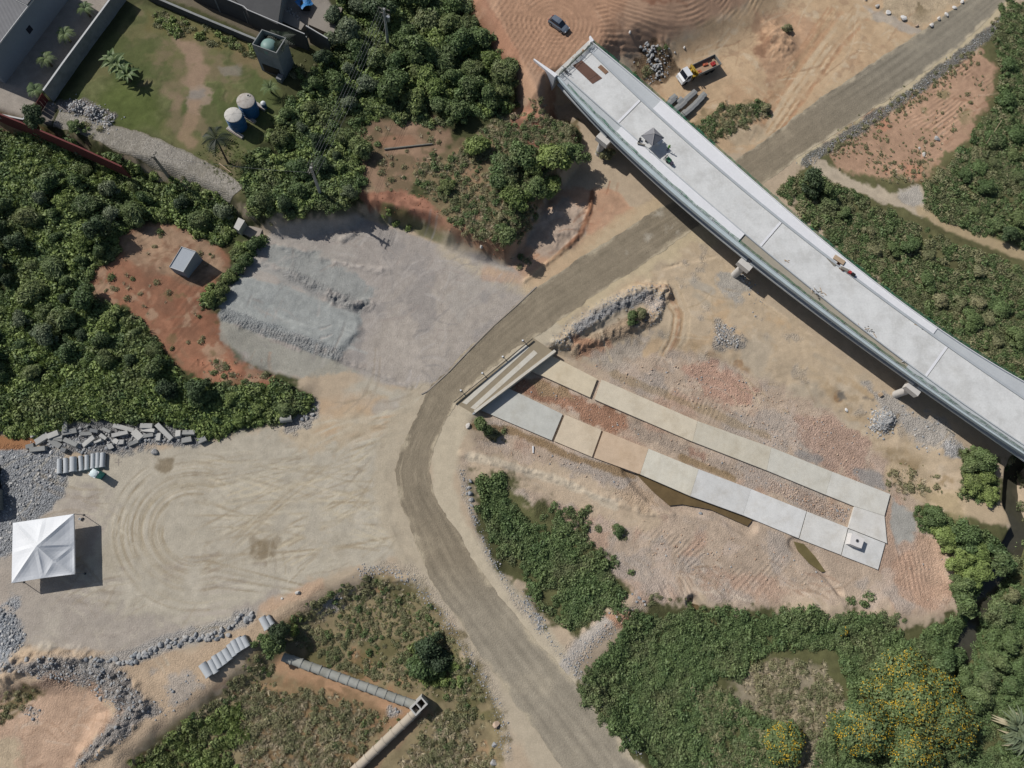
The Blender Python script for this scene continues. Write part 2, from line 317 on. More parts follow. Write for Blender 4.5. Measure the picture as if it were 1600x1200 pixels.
stroke([(720, 735), (735, 800), (760, 860), (800, 930), (850, 990), (890, 1040), (940, 1095), (1000, 1180)], .7, (182, 170, 154), .75, .7, .7, stone=.6, brk=.5)
stroke([(600, 885), (640, 890), (690, 950), (740, 1030), (775, 1090), (790, 1180)], 1.0, (184, 170, 150), .7, .9, .8, stone=.5)
# east of the road, below the viaduct
EAST = [(860, 545), (930, 480), (1060, 400), (1090, 370), (1160, 440), (1260, 520), (1400, 620), (1520, 710), (1500, 740), (1380, 770), (1200, 690), (1000, 600)]
paint(EAST, (200, 179, 150), 2, 1.2, 1, .06)
blotches(EAST, (188, 174, 152), 9, .1, .7, 71)
blotches(EAST, (206, 174, 134), 6, .2, .6, 73)
blotches(EAST, (176, 164, 148), 3.5, .3, .7, 74, stone=.5)
blotches(EAST, (210, 192, 166), 2.5, .25, .6, 75)
stroke([(865, 545), (900, 512), (950, 478), (1005, 455), (1040, 458)], 2.4, (168, 160, 150), .9, 1, 1, stone=.8, brk=.5)
stroke([(905, 512), (960, 480), (1010, 462)], 1.0, (140, 144, 150), .7, .8, .6, stone=1)
stroke([(1012, 470), (1030, 472), (1020, 482)], 1.2, (205, 190, 176), .8, .8, .5, stone=1)
stroke([(905, 545), (960, 520), (1010, 495)], 2.0, (172, 148, 122), .8, 1.2, .8, stone=.7)
paint([(895, 530), (955, 525), (965, 545), (940, 560), (905, 562)], (190, 146, 116), 1, 1, .9, .2, stone=.4)
paint([(915, 560), (960, 535), (1020, 520), (1010, 590), (960, 585)], (180, 168, 154), 1.2, 1, .8, .1, stone=.4)
ripples([(960, 525), (1010, 515), (1005, 580), (960, 570)], (1, -.3), .8, .04, 1.5, 5)
for i in range(16):
    o = random.uniform(-14, 16)
    stroke([(985+o*.5, 440+o*.3), (1040+o, 450-o*.6), (1060+o, 490), (1055+o*1.1, 530), (1030+o, 580)], random.uniform(.2, .45), random.choice([(182, 156, 122), (216, 194, 162), (190, 150, 116)]), .8, .3, .4, dz=-.04, brk=.7)
for i in range(14):
    o = random.uniform(0, 60)
    stroke([(1000+o, 430-o*.3), (1080+o, 400), (1150+o*.8, 450+o*.4), (1220+o, 500+o*.5)], random.uniform(.2, .4), random.choice([(182, 160, 128), (216, 194, 164)]), .7, .3, .5, dz=-.03, brk=.8)
for i in range(40):
    px, py = random.uniform(1080, 1420), random.uniform(450, 680)
    if py > 420+(px-1060)*.62 and py < 545+(px-1060)*.55: stroke([(px, py), (px+random.uniform(10, 40), py+random.uniform(0, 24)), (px+random.uniform(20, 70), py+random.uniform(10, 30))], random.uniform(.3, 1.0), random.choice([(186, 160, 124), (178, 166, 146), (214, 192, 160), (172, 150, 120)]), .65, .6, .6, brk=.9)
paint([(1125, 430), (1160, 425), (1170, 450), (1150, 470), (1128, 458)], (178, 174, 166), 1, 1, .8, .06, stone=.3)
paint([(1115, 500), (1150, 510), (1160, 540), (1115, 545)], (170, 164, 156), 1, 1, .8, .15, stone=1)
stroke([(1085, 440), (1110, 455)], 1, (176, 170, 158), .6, .8, .6)
for c, a in [((1107, 550), .7), ((1150, 572), .8), ((1162, 578), .7), ((1308, 622), .8)]:
    mnd = [(c[0]-8, c[1]-4), (c[0]+6, c[1]-5), (c[0]+9, c[1]+4), (c[0]-3, c[1]+6)]
    paint(mnd, (165, 130, 92), .8, .8, a)
paint([(1310, 615), (1318, 612), (1322, 624), (1312, 625)], (128, 122, 112), .5, .5, .9); paint([(1345, 615), (1370, 620), (1368, 632), (1345, 625)], (130, 122, 110), .7, .6, .9)
paint([(1350, 600), (1400, 620), (1480, 660), (1518, 705), (1500, 720), (1430, 690), (1370, 640)], (180, 175, 168), 1.5, 1.2, .85, .08, stone=.6)
paint([(1470, 680), (1512, 700), (1505, 720), (1475, 710)], (196, 194, 192), 1, .8, .8, .1, stone=.8)
paint([(1340, 690), (1420, 690), (1500, 770), (1480, 800), (1400, 770), (1360, 740)], (186, 166, 136), 1.5, 1.2, .7, .1)
blotches([(1360, 690), (1500, 740), (1490, 800), (1390, 780)], (150, 128, 94), 4, .1, .8, 77)
# culvert works
WORKS = [(752, 668), (862, 562), (960, 585), (1010, 540), (1100, 555), (1200, 600), (1300, 640), (1390, 730), (1480, 830), (1495, 940), (1470, 962), (1300, 950), (1100, 940), (1000, 950), (900, 850), (800, 770), (730, 720)]
paint(WORKS, (192, 171, 149), 1.5, 1.2, 1, .1, stone=.22)
blotches(WORKS, (188, 156, 134), 6, .15, .7, 81, stone=.35)
blotches(WORKS, (180, 168, 156), 7, .1, .75, 83, stone=.45)
blotches(WORKS, (206, 186, 168), 4, .12, .6, 85)
paint([(1060, 575), (1110, 560), (1185, 610), (1180, 640), (1140, 640), (1100, 610)], (194, 154, 132), 1, 1, .8, .12, stone=.5)
paint([(1240, 650), (1300, 650), (1360, 690), (1340, 750), (1280, 720)], (196, 164, 144), 1.2, 1, .8, .1, stone=.6)
paint([(1240, 705), (1280, 715), (1275, 725), (1240, 712)], (164, 158, 152), .8, .6, .8, stone=.4)
paint([(1335, 735), (1375, 740), (1382, 765), (1350, 755)], (166, 160, 154), .8, .6, .9, stone=.3)
ripples([(1335, 735), (1378, 740), (1382, 765), (1340, 750)], (1, -.15), .7, .04, .8, 6)
ripples([(1020, 600), (1200, 640), (1240, 690), (1100, 650)], (.6, -1), .8, .045, 2, 8)
stroke([(960, 585), (1030, 612), (1110, 645), (1200, 682)], .8, (164, 142, 108), .55, .6, .5)
# between the two rows
MIDS = [(800, 592), (830, 585), (920, 625), (1050, 685), (1200, 742), (1330, 796), (1322, 818), (1200, 768), (1050, 702), (900, 640)]
paint([(800, 590), (860, 600), (980, 650), (990, 668), (960, 680), (880, 640), (810, 612)], (172, 130, 104), .8, .8, .95, .2, stone=.5)
paint([(830, 595), (880, 605), (900, 625), (850, 615)], (176, 150, 116), .8, .6, .8)
paint([(975, 655), (1060, 690), (1150, 735), (1200, 760), (1190, 765), (1090, 720), (985, 675)], (178, 160, 142), .8, .6, .9, .1, stone=.4)
paint([(1080, 700), (1110, 712), (1100, 722), (1078, 712)], (172, 128, 106), .8, .8, .6)
stroke([(1065, 715), (1100, 728), (1145, 748)], .8, (146, 120, 80), .7, .5, .3)
paint([(1200, 745), (1290, 780), (1330, 798), (1322, 820), (1250, 790), (1200, 765)], (190, 168, 150), .6, .4, .9, .1, stone=.8)
ripples([(990, 655), (1200, 750), (1190, 765), (985, 672)], (.5, -1), .6, .04, .8, 12)
# south of the rows
ripples([(1000, 830), (1150, 850), (1280, 900), (1290, 940), (1100, 930), (1010, 900)], (1, -.9), .8, .05, 2, 14)
ripples([(1400, 860), (1470, 870), (1490, 940), (1410, 930)], (.12, 1), .8, .06, 1.5, 15)
ripples([(1020, 900), (1080, 905), (1100, 940), (1030, 950)], (.4, 1), .8, .06, 1, 16)
paint([(1395, 780), (1430, 800), (1432, 860), (1405, 868), (1395, 830)], (172, 170, 162), .7, .5, .95, .04, stone=.15)
paint([(1405, 845), (1470, 830), (1492, 930), (1460, 955), (1400, 930)], (200, 164, 138), 1.2, 1, .7, .1, stone=.5)
paint([(735, 705), (830, 720), (920, 745), (1040, 800), (1010, 830), (900, 790), (800, 760), (740, 740)], (206, 184, 156), 1.2, 1, .9, .06, stone=.1)
stroke([(735, 712), (800, 728), (880, 752), (960, 790)], .8, (214, 200, 176), .7, .6, .5)
paint([(800, 780), (840, 790), (870, 810), (840, 830), (800, 810)], (196, 160, 130), 1, 1, .8, .15)
paint([(990, 745), (1035, 790), (1010, 800), (960, 770)], (192, 166, 138), .8, .8, .7, .1, stone=.6)
stroke([(740, 665), (800, 672), (900, 716), (990, 745)], .8, (150, 122, 84), .8, .6, .5, stone=.4)
# stream-side tongue, ford
paint([(890, 1010), (930, 960), (1000, 945), (1010, 960), (960, 990), (910, 1040), (880, 1040)], (196, 178, 156), 1, .8, .95, .1, stone=.7)
stroke([(880, 1045), (905, 1010), (950, 970)], 1.2, (190, 182, 172), .8, .8, .4, stone=.3)
paint([(940, 955), (985, 960), (990, 985), (960, 985)], (190, 142, 110), .8, .7, .8, .2)
paint([(1085, 955), (1120, 965), (1180, 975), (1160, 990), (1110, 985)], (186, 142, 108), .8, .7, .95, .1)
# top: red fill and embankment
FILL = [(740, -400), (742, 0), (775, 60), (808, 105), (815, 160), (860, 210), (865, 125), (945, 85), (985, 88), (1060, 60), (1150, 20), (1240, -60), (1300, -400)]
paint(FILL, (190, 154, 126), 1.5, .8, 1, .05)
paint([(770, -60), (985, -60), (960, 60), (900, 95), (860, 120), (790, 70)], (184, 144, 115), 2, 1.5, .9)
s_ = window([P(760, -60, 6), P(1000, 130, 6)], 1)
def fillgrid(pts, wl_, amp, seed):
    w = [G2(a, b) for a, b in pts]; s = window(w, 2)
    m = sstep(0.5-(sdf(w, X[s], Y[s])+N1[s]*2)/3)
    n = fbm(X[s], Y[s], 14, seed, 2)*5
    a = math.radians(62); t = -X[s]*math.sin(a)+Y[s]*math.cos(a); u = X[s]*math.cos(a)+Y[s]*math.sin(a)
    v = np.sin(t*2*math.pi/wl_+n)*(0.55+0.45*np.sign(np.sin(u*2*math.pi/1.1+np.sin(t*math.pi/wl_)*2)))
    Z[s] += amp*v*m; COLR[s] *= (1+.09*v*m)[..., None]
fillgrid([(745, -50), (800, -20), (860, 60), (940, 50), (975, 80), (1000, 95), (935, 78), (858, 122), (862, 160), (815, 110)], 0.85, .05, 21)
ripples([(790, -40), (950, -40), (930, 50), (860, 90), (790, 50)], (1, 0), .95, .035, 2.5, 23, .07, centre=(868, 38))
ripples([(930, -30), (1200, -40), (1180, 10), (1050, 45), (960, 30)], (1, -.25), .9, .06, 2, 25, .12, centre=(1010, -110))
ripples([(935, 10), (985, 35), (1010, 75), (975, 90), (945, 60)], (1, -.35), 1.0, .06, 1, 27, .12)
paint([(1010, -60), (1130, -60), (1090, -10), (1010, 0)], (160, 108, 82), 2, 1.5, .7)
stroke([(768, -20), (780, 40), (808, 100), (830, 150)], .8, (206, 164, 132), .6, .7, .4, dz=.1)
stroke([(740, 0), (770, 50), (800, 95)], 2.2, (172, 124, 98), .7, 1, .6)
stroke([(905, 40), (985, 95), (1010, 70), (1085, 45), (1160, 15)], 1.0, (206, 170, 138), .5, 1, .7, brk=1)
NE = [(985, 100), (1060, 62), (1160, 15), (1250, -60), (1560, -60), (1500, 0), (1437, 48), (1262, 165), (1180, 235), (1110, 250), (1060, 190)]
paint(NE, (204, 174, 138), 1.8, 1, 1, .06)
blotches(NE, (190, 156, 122), 8, .1, .7, 91)
blotches(NE, (212, 184, 148), 6, .15, .6, 93)
blotches(NE, (178, 148, 118), 3, .3, .7, 94)
blotches(NE, (214, 194, 164), 2.4, .25, .6, 96)
paint([(1180, 20), (1240, 10), (1280, 40), (1270, 80), (1200, 130), (1180, 90)], (192, 154, 122), 1.5, 1, .8, .15)
paint([(1190, 50), (1215, 55), (1195, 90), (1180, 85)], (150, 112, 86), 1, .8, .7)
paint([(1360, -40), (1500, -40), (1500, 0), (1440, 42), (1380, 15)], (196, 176, 146), 1, .8, .9, .12, stone=.3)
blotches([(1380, -30), (1490, -30), (1440, 30)], (138, 122, 92), 2.5, .1, .8, 95)
paint([(1350, 10), (1390, 25), (1440, 50), (1425, 52), (1370, 32)], (190, 180, 166), .8, .5, .8)
for i in range(20):
    o = random.uniform(-30, 40)
    stroke([(1320+o, 20+o*.3), (1280+o, 70), (1230+o, 140), (1180+o*.8, 220)], random.uniform(.2, .5), random.choice([(184, 152, 116), (218, 194, 160), (192, 150, 114)]), .7, .35, .5, dz=-.03, brk=.8)
for i in range(10):
    o = random.uniform(-10, 18)
    stroke([(1200+o, 150+o), (1160+o, 120+o), (1120, 130+o*.6), (1060, 150+o)], random.uniform(.2, .45), random.choice([(196, 160, 124), (214, 184, 148)]), .5, .3, .4, brk=1)
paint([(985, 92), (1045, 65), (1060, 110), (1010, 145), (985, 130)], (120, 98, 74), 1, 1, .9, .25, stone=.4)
paint([(1070, 195), (1130, 160), (1200, 165), (1200, 185), (1150, 205), (1100, 225)], (150, 132, 98), 1, 1, .8, .15)
paint([(1130, 200), (1190, 190), (1200, 215), (1150, 235)], (198, 178, 148), 1, .8, .8, .1)
# right of the road
paint([(1245, 255), (1420, 150), (1530, 70), (1640, -40), (1700, 600), (1500, 560), (1300, 350), (1230, 300)], (104, 102, 68), 1.5, 1.4, 1, .2)
paint([(1290, 225), (1330, 195), (1400, 160), (1530, 72), (1555, 105), (1548, 150), (1510, 220), (1450, 275), (1390, 285), (1310, 265)], (190, 154, 126), 1.2, 1, 1, .12)
blotches([(1290, 215), (1530, 80), (1545, 150), (1440, 285), (1310, 265)], (140, 132, 94), 4, .12, .75, 97)
blotches([(1290, 215), (1530, 80), (1545, 150), (1440, 285), (1310, 265)], (202, 146, 116), 5, .2, .7, 99)
ripples([(1400, 160), (1530, 80), (1545, 150), (1480, 230), (1420, 190)], (1, -.75), .8, .06, 2, 29, .12)
stroke([(1255, 255), (1310, 220), (1412, 155), (1510, 80), (1570, 30)], 1.5, (128, 126, 118), .9, .7, .6, stone=1)
paint([(1262, 250), (1275, 245), (1330, 280), (1400, 300), (1440, 290), (1450, 320), (1460, 345), (1420, 330), (1340, 300), (1280, 275)], (198, 182, 158), .9, .8, 1, .08)
paint([(1400, 300), (1435, 292), (1450, 320), (1420, 318)], (186, 180, 170), .8, .6, .8, .08, stone=.3)
stroke([(1440, 330), (1480, 350), (1540, 375), (1640, 415)], 1.3, (190, 168, 132), .9, .9, .6)
stroke([(1495, 445), (1500, 470), (1512, 485)], 1.0, (150, 128, 98), .8, .8, .6)
# southern thickets
for pl in ([(735, 745), (790, 740), (830, 780), (905, 830), (985, 930), (900, 985), (850, 965), (790, 890), (740, 810)],
           [(900, 1090), (930, 1040), (1010, 955), (1090, 945), (1320, 955), (1420, 980), (1500, 950), (1480, 860), (1430, 800), (1440, 780), (1600, 830), (1700, 800), (1700, 1400), (1100, 1400), (1000, 1200)],
           [(1500, 700), (1560, 720), (1560, 790), (1500, 780)]):
    paint(pl, (102, 102, 66), 1.5, 1.6, 1, .2)
paint([(1150, 1060), (1210, 1030), (1290, 1040), (1320, 1100), (1290, 1140), (1270, 1210), (1240, 1210), (1230, 1130), (1150, 1110)], (160, 148, 124), 1.5, 1.2, 1, .12)
stroke([(1440, 770), (1500, 785), (1560, 800), (1640, 830)], 1.8, (196, 172, 138), .9, 1.2, .8)
# pipe hollow and bottom left
HOLLOW = [(420, 985), (500, 930), (590, 900), (650, 915), (720, 1000), (775, 1110), (790, 1250), (180, 1250), (220, 1170), (320, 1090), (400, 1010)]
paint(HOLLOW, (146, 132, 100), 1.5, 1.2, 1, .15)
blotches(HOLLOW, (176, 134, 100), 5, .2, .7, 101)
blotches(HOLLOW, (98, 96, 58), 5, .1, .7, 103)
stroke([(440, 1040), (520, 1065), (600, 1095), (640, 1110)], 1.8, (192, 152, 118), .8, 1, .6)
stroke([(650, 1120), (610, 1155), (570, 1200)], 2.0, (160, 130, 104), .7, 1, .6)
paint([(605, 1100), (630, 1110), (622, 1122), (606, 1120)], (176, 172, 166), .6, .5, .9, stone=1)
paint([(480, 940), (530, 925), (540, 950), (510, 960)], (170, 164, 158), 1, .8, .8, .1, stone=.8)
paint([(370, 1070), (480, 1060), (600, 1115), (540, 1210), (380, 1210)], (146, 120, 88), 2, 2, .7)
for i in range(50):
    x0, y0 = random.uniform(370, 540), random.uniform(1070, 1200)
    stroke([(x0, y0), (x0+random.uniform(10, 40), y0+random.uniform(-4, 26))], .3, random.choice([(176, 146, 110), (150, 122, 88), (116, 96, 66)]), .8, .3, .5, dz=.06, brk=.6)
SW = [(-60, 1010), (40, 1010), (180, 1022), (300, 1012), (400, 968), (460, 925), (500, 910), (520, 925), (430, 975), (330, 1085), (220, 1165), (160, 1250), (-60, 1250)]
paint(SW, (196, 172, 144), 1.2, .8, 1, .08, stone=.2)
paint([(10, 1045), (60, 1025), (130, 1028), (190, 1050), (245, 1110), (200, 1145), (130, 1200), (105, 1210), (180, 1110), (140, 1078), (60, 1062)], (160, 154, 148), 1, .8, .95, .1, stone=1)
paint([(10, 1075), (60, 1062), (150, 1078), (185, 1115), (110, 1200), (-60, 1250), (-60, 1110)], (200, 168, 142), 1.2, 1, .9, .1)
paint([(-20, 1150), (25, 1160), (30, 1220), (-20, 1250)], (200, 182, 152), 1, 1, .8)
paint([(40, 1100), (70, 1105), (60, 1130), (30, 1115)], (164, 156, 146), .8, .8, .7, .1, stone=.9)
paint([(0, 1080), (50, 1068), (65, 1085), (20, 1125), (0, 1130)], (108, 100, 62), .8, 1, .8)
stroke([(140, 1040), (210, 1025), (260, 1005), (330, 985), (385, 965)], 1.5, (172, 168, 162), .8, .8, .6, stone=.7)
paint([(240, 1050), (300, 1040), (320, 1070), (270, 1100)], (182, 172, 160), 1, 1, .8, .08, stone=.3)
stroke([(415, 950), (460, 930), (500, 912)], 1.0, (204, 172, 142), .8, .8, .6)
# grey gravel on the left edge
paint([(-60, 695), (95, 700), (112, 735), (95, 775), (60, 815), (30, 860), (-60, 890)], (158, 160, 162), 1, .8, 1, .06, stone=1)
paint([(45, 690), (90, 665), (200, 660), (320, 672), (320, 690), (240, 700), (140, 712)], (140, 140, 140), 1, .8, .95, .1, stone=1)
stroke([(-20, 693), (48, 690)], 1.8, (168, 118, 78), .95, .5, .3)
paint([(-60, 940), (20, 945), (40, 1000), (20, 1045), (-60, 1060)], (160, 164, 168), 1, .8, 1, .06, stone=1)
paint([(0, 938), (30, 932), (30, 950), (0, 955)], (168, 170, 172), .8, .8, .9, stone=1)
paint([(440, 650), (470, 640), (500, 630), (505, 655), (480, 670), (450, 672)], (176, 170, 162), .8, .8, .9, .1, stone=1)
def scratches(pts, n, lmin, lmax, cols, wid=(.12, .35), alpha=(.35, .7), head=None, spread=.5):
    xs = [p[0] for p in pts]; ys = [p[1] for p in pts]; a0 = np.array(pts, float)
    for i in range(n):
        px, py = random.uniform(min(xs), max(xs)), random.uniform(min(ys), max(ys))
        if float(sdf(pts, np.array([px]), np.array([py]))[0]) > -4: continue
        a = (random.uniform(0, 6.28) if head is None else head+random.gauss(0, spread)); L = random.uniform(lmin, lmax); k_ = random.uniform(-.6, .6)
        q = [(px+L*t*math.cos(a+k_*t), py-L*t*math.sin(a+k_*t)) for t in (0, .33, .66, 1)]
        stroke(q, random.uniform(*wid), random.choice(cols), random.uniform(*alpha), .15, .25, dz=random.choice((-.03, .03)), brk=.9)
        if random.random() < .5: o = random.uniform(12, 17); stroke([(x_+o*math.sin(a), y_+o*math.cos(a)) for x_, y_ in q], random.uniform(*wid), random.choice(cols), random.uniform(*alpha), .15, .25, dz=-.02, brk=.9)
scratches([(990, 820), (1150, 840), (1290, 895), (1310, 935), (1100, 930), (1000, 900)], 90, 15, 60, [(168, 146, 124), (212, 196, 176), (176, 148, 126)], head=-.5)
scratches([(735, 705), (900, 745), (1040, 800), (1000, 890), (900, 800), (760, 740)], 60, 20, 70, [(184, 164, 138), (214, 200, 178), (174, 154, 130)], head=-.45, spread=.3)
scratches([(960, 585), (1010, 545), (1200, 605), (1380, 725), (1380, 760), (1200, 685)], 90, 12, 50, [(170, 148, 128), (210, 192, 172), (164, 152, 140)], head=-.5)
scratches([(900, 520), (1060, 410), (1160, 450), (1400, 625), (1510, 715), (1380, 740), (1200, 640), (1000, 540)], 120, 15, 60, [(180, 158, 126), (216, 196, 166), (168, 148, 120)], head=-.6)
scratches([(990, 105), (1160, 20), (1430, 30), (1262, 160), (1130, 225)], 110, 20, 90, [(180, 148, 116), (218, 196, 164), (172, 138, 106)], head=.6)
scratches([(745, -20), (980, -20), (960, 60), (860, 120), (800, 90)], 60, 15, 60, [(160, 122, 94), (204, 168, 138)], head=1.9)
scratches(GRAV, 120, 12, 60, [(190, 182, 174), (154, 148, 142), (172, 160, 150)], head=.6, spread=.7)
scratches(YARD, 120, 30, 120, [(172, 158, 134), (206, 196, 174), (164, 150, 130)], (.12, .3), (.3, .6), head=.25, spread=.5)
scratches(CLEAR, 90, 8, 40, [(128, 92, 70), (184, 142, 112), (146, 118, 92)], head=1.0, spread=.8)
scratches([(600, 640), (640, 760), (760, 960), (930, 1190), (870, 1190), (680, 960), (615, 850)], 60, 40, 120, [(176, 160, 134), (206, 194, 168)], (.12, .3), head=-1.0, spread=.25)
scratches([(835, 335), (985, 320), (930, 372), (840, 440), (795, 410)], 40, 10, 50, [(168, 128, 98), (212, 184, 156), (160, 110, 80)], head=.9)
scratches([(1300, 220), (1530, 85), (1540, 150), (1440, 275)], 70, 8, 40, [(160, 122, 94), (210, 178, 150)], head=.65, spread=.3)
scratches([(10, 1085), (150, 1080), (180, 1115), (110, 1190), (10, 1230)], 50, 10, 50, [(168, 136, 110), (214, 190, 166)], head=.5)
stroke([(1400, 740), (1450, 772), (1500, 788), (1560, 802), (1640, 830)], 2.6, (200, 178, 146), 1, 1.0, .8)
paint([(1440, 770), (1500, 775), (1520, 830), (1470, 800)], (170, 152, 118), 1, 1, .7)
# fine relief and colour scatter everywhere
veg = (COLR[..., 1] > COLR[..., 0]*1.0)
soft = sstep((RD-0.3)/1.5)
Z += soft*(N2*0.10+N3*0.05)*(0.35+STONE+0.6*veg)
Z += soft*N1*0.18*veg
Z -= 0.06*(1-sstep((RD+0.6)/0.6))
COLR *= (1+0.05*N4+0.06*N3)[..., None]
COLR = COLR*.95+.05*COLR.mean(-1, keepdims=True)
COLR = np.clip(COLR, 0.01, 0.9)

# ------------------------------------------------------------------ materials
def nodes(name):
    m = bpy.data.materials.new(name); m.use_nodes = True; nt = m.node_tree
    return m, nt, nt.nodes, nt.links, nt.nodes['Principled BSDF']
def mathn(nt, op, a, b=None, clamp=False):
    n = nt.nodes.new('ShaderNodeMath'); n.operation = op; n.use_clamp = clamp
    for i, v in enumerate((a, b)):
        if v is None: continue
        if isinstance(v, (int, float)): n.inputs[i].default_value = v
        else: nt.links.new(v, n.inputs[i])
    return n.outputs[0]
def noisen(nt, scale, detail=4, rough=.6, vec=None):
    n = nt.nodes.new('ShaderNodeTexNoise'); n.inputs['Scale'].default_value = scale
    n.inputs['Detail'].default_value = detail; n.inputs['Roughness'].default_value = rough
    if vec is not None: nt.links.new(vec, n.inputs['Vector'])
    return n.outputs['Fac']
def scalecol(nt, col, fac):
    n = nt.nodes.new('ShaderNodeVectorMath'); n.operation = 'SCALE'
    if isinstance(col, (tuple, list, np.ndarray)): n.inputs[0].default_value = tuple(col)[:3]
    else: nt.links.new(col, n.inputs[0])
    if isinstance(fac, (int, float)): n.inputs['Scale'].default_value = fac
    else: nt.links.new(fac, n.inputs['Scale'])
    return n.outputs[0]
def mixcol(nt, a, b, fac):
    n = nt.nodes.new('ShaderNodeMix'); n.data_type = 'RGBA'
    for sock, v in ((n.inputs[6], a), (n.inputs[7], b)):
        if isinstance(v, (tuple, list, np.ndarray)): sock.default_value = tuple(v)[:3]+(1,)
        else: nt.links.new(v, sock)
    if isinstance(fac, (int, float)): n.inputs[0].default_value = fac
    else: nt.links.new(fac, n.inputs[0])
    return n.outputs[2]
def geo_pos(nt): return nt.nodes.new('ShaderNodeNewGeometry').outputs['Position']
def bump(nt, h, strength, dist, bsdf):
    b = nt.nodes.new('ShaderNodeBump'); b.inputs['Distance'].default_value = dist
    if isinstance(strength, (int, float)): b.inputs['Strength'].default_value = strength
    else: nt.links.new(strength, b.inputs['Strength'])
    nt.links.new(h, b.inputs['Height']); nt.links.new(b.outputs[0], bsdf.inputs['Normal'])

def soil_material(name, stones=True):
    m, nt, N, L, B = nodes(name)
    at = N.new('ShaderNodeAttribute'); at.attribute_name = 'soil'
    st = N.new('ShaderNodeAttribute'); st.attribute_name = 'stone'
    pos = geo_pos(nt)
    n1 = noisen(nt, 4.5, 5, .65, pos); n2 = noisen(nt, .7, 5, .6, pos)
    f = mathn(nt, 'ADD', mathn(nt, 'MULTIPLY', n1, .55), mathn(nt, 'MULTIPLY', n2, .40))
    f = mathn(nt, 'ADD', f, .525)
    v = N.new('ShaderNodeTexVoronoi'); v.inputs['Scale'].default_value = 4.6; L.new(pos, v.inputs['Vector'])
    sep = N.new('ShaderNodeSeparateColor'); L.new(v.outputs['Color'], sep.inputs[0])
    sv = mathn(nt, 'ADD', mathn(nt, 'MULTIPLY', sep.outputs[0], .56), .72)      # each stone its own grey
    blend = mathn(nt, 'ADD', mathn(nt, 'MULTIPLY', mathn(nt, 'SUBTRACT', sv, 1.0), st.outputs['Fac']), 1.0)
    col = scalecol(nt, at.outputs['Color'], mathn(nt, 'MULTIPLY', f, blend))
    L.new(col, B.inputs['Base Color']); B.inputs['Roughness'].default_value = .95; B.inputs['Specular IOR Level'].default_value = .15
    hv = mathn(nt, 'MULTIPLY', mathn(nt, 'SUBTRACT', .5, v.outputs['Distance']), mathn(nt, 'MULTIPLY', st.outputs['Fac'], 1.2))
    hn = mathn(nt, 'MULTIPLY', noisen(nt, 6, 4, .7, pos), mathn(nt, 'ADD', mathn(nt, 'MULTIPLY', st.outputs['Fac'], .7), .22))
    bump(nt, mathn(nt, 'ADD', hv, hn), .9, .22, B)
    return m
M_SOIL = soil_material('soil')

def plain(name, col, rough=.8, amt=.25, scale=1.5, bmp=0.0, metal=0.0, dirt=None, spec=.3, fine=.1):
    """Principled with two noises mottling the colour, dirt = second colour worked in patches"""
    m, nt, N, L, B = nodes(name)
    tc = N.new('ShaderNodeTexCoord').outputs['Object']
    n = noisen(nt, scale, 6, .65, tc); n2 = noisen(nt, scale*9, 3, .6, tc)
    f = mathn(nt, 'ADD', mathn(nt, 'MULTIPLY', n, amt*2), 1-amt)
    f = mathn(nt, 'MULTIPLY', f, mathn(nt, 'ADD', mathn(nt, 'MULTIPLY', n2, fine*2), 1-fine))
    base = tuple(col)
    if dirt is not None:
        d = mathn(nt, 'MULTIPLY', mathn(nt, 'SUBTRACT', noisen(nt, scale*.6, 5, .7, tc), .48), 4, True)
        base = mixcol(nt, base, dirt, mathn(nt, 'MULTIPLY', d, .7))
    L.new(scalecol(nt, base, f), B.inputs['Base Color'])
    B.inputs['Roughness'].default_value = rough; B.inputs['Metallic'].default_value = metal; B.inputs['Specular IOR Level'].default_value = spec
    if bmp: bump(nt, n2, bmp, .05, B)
    return m

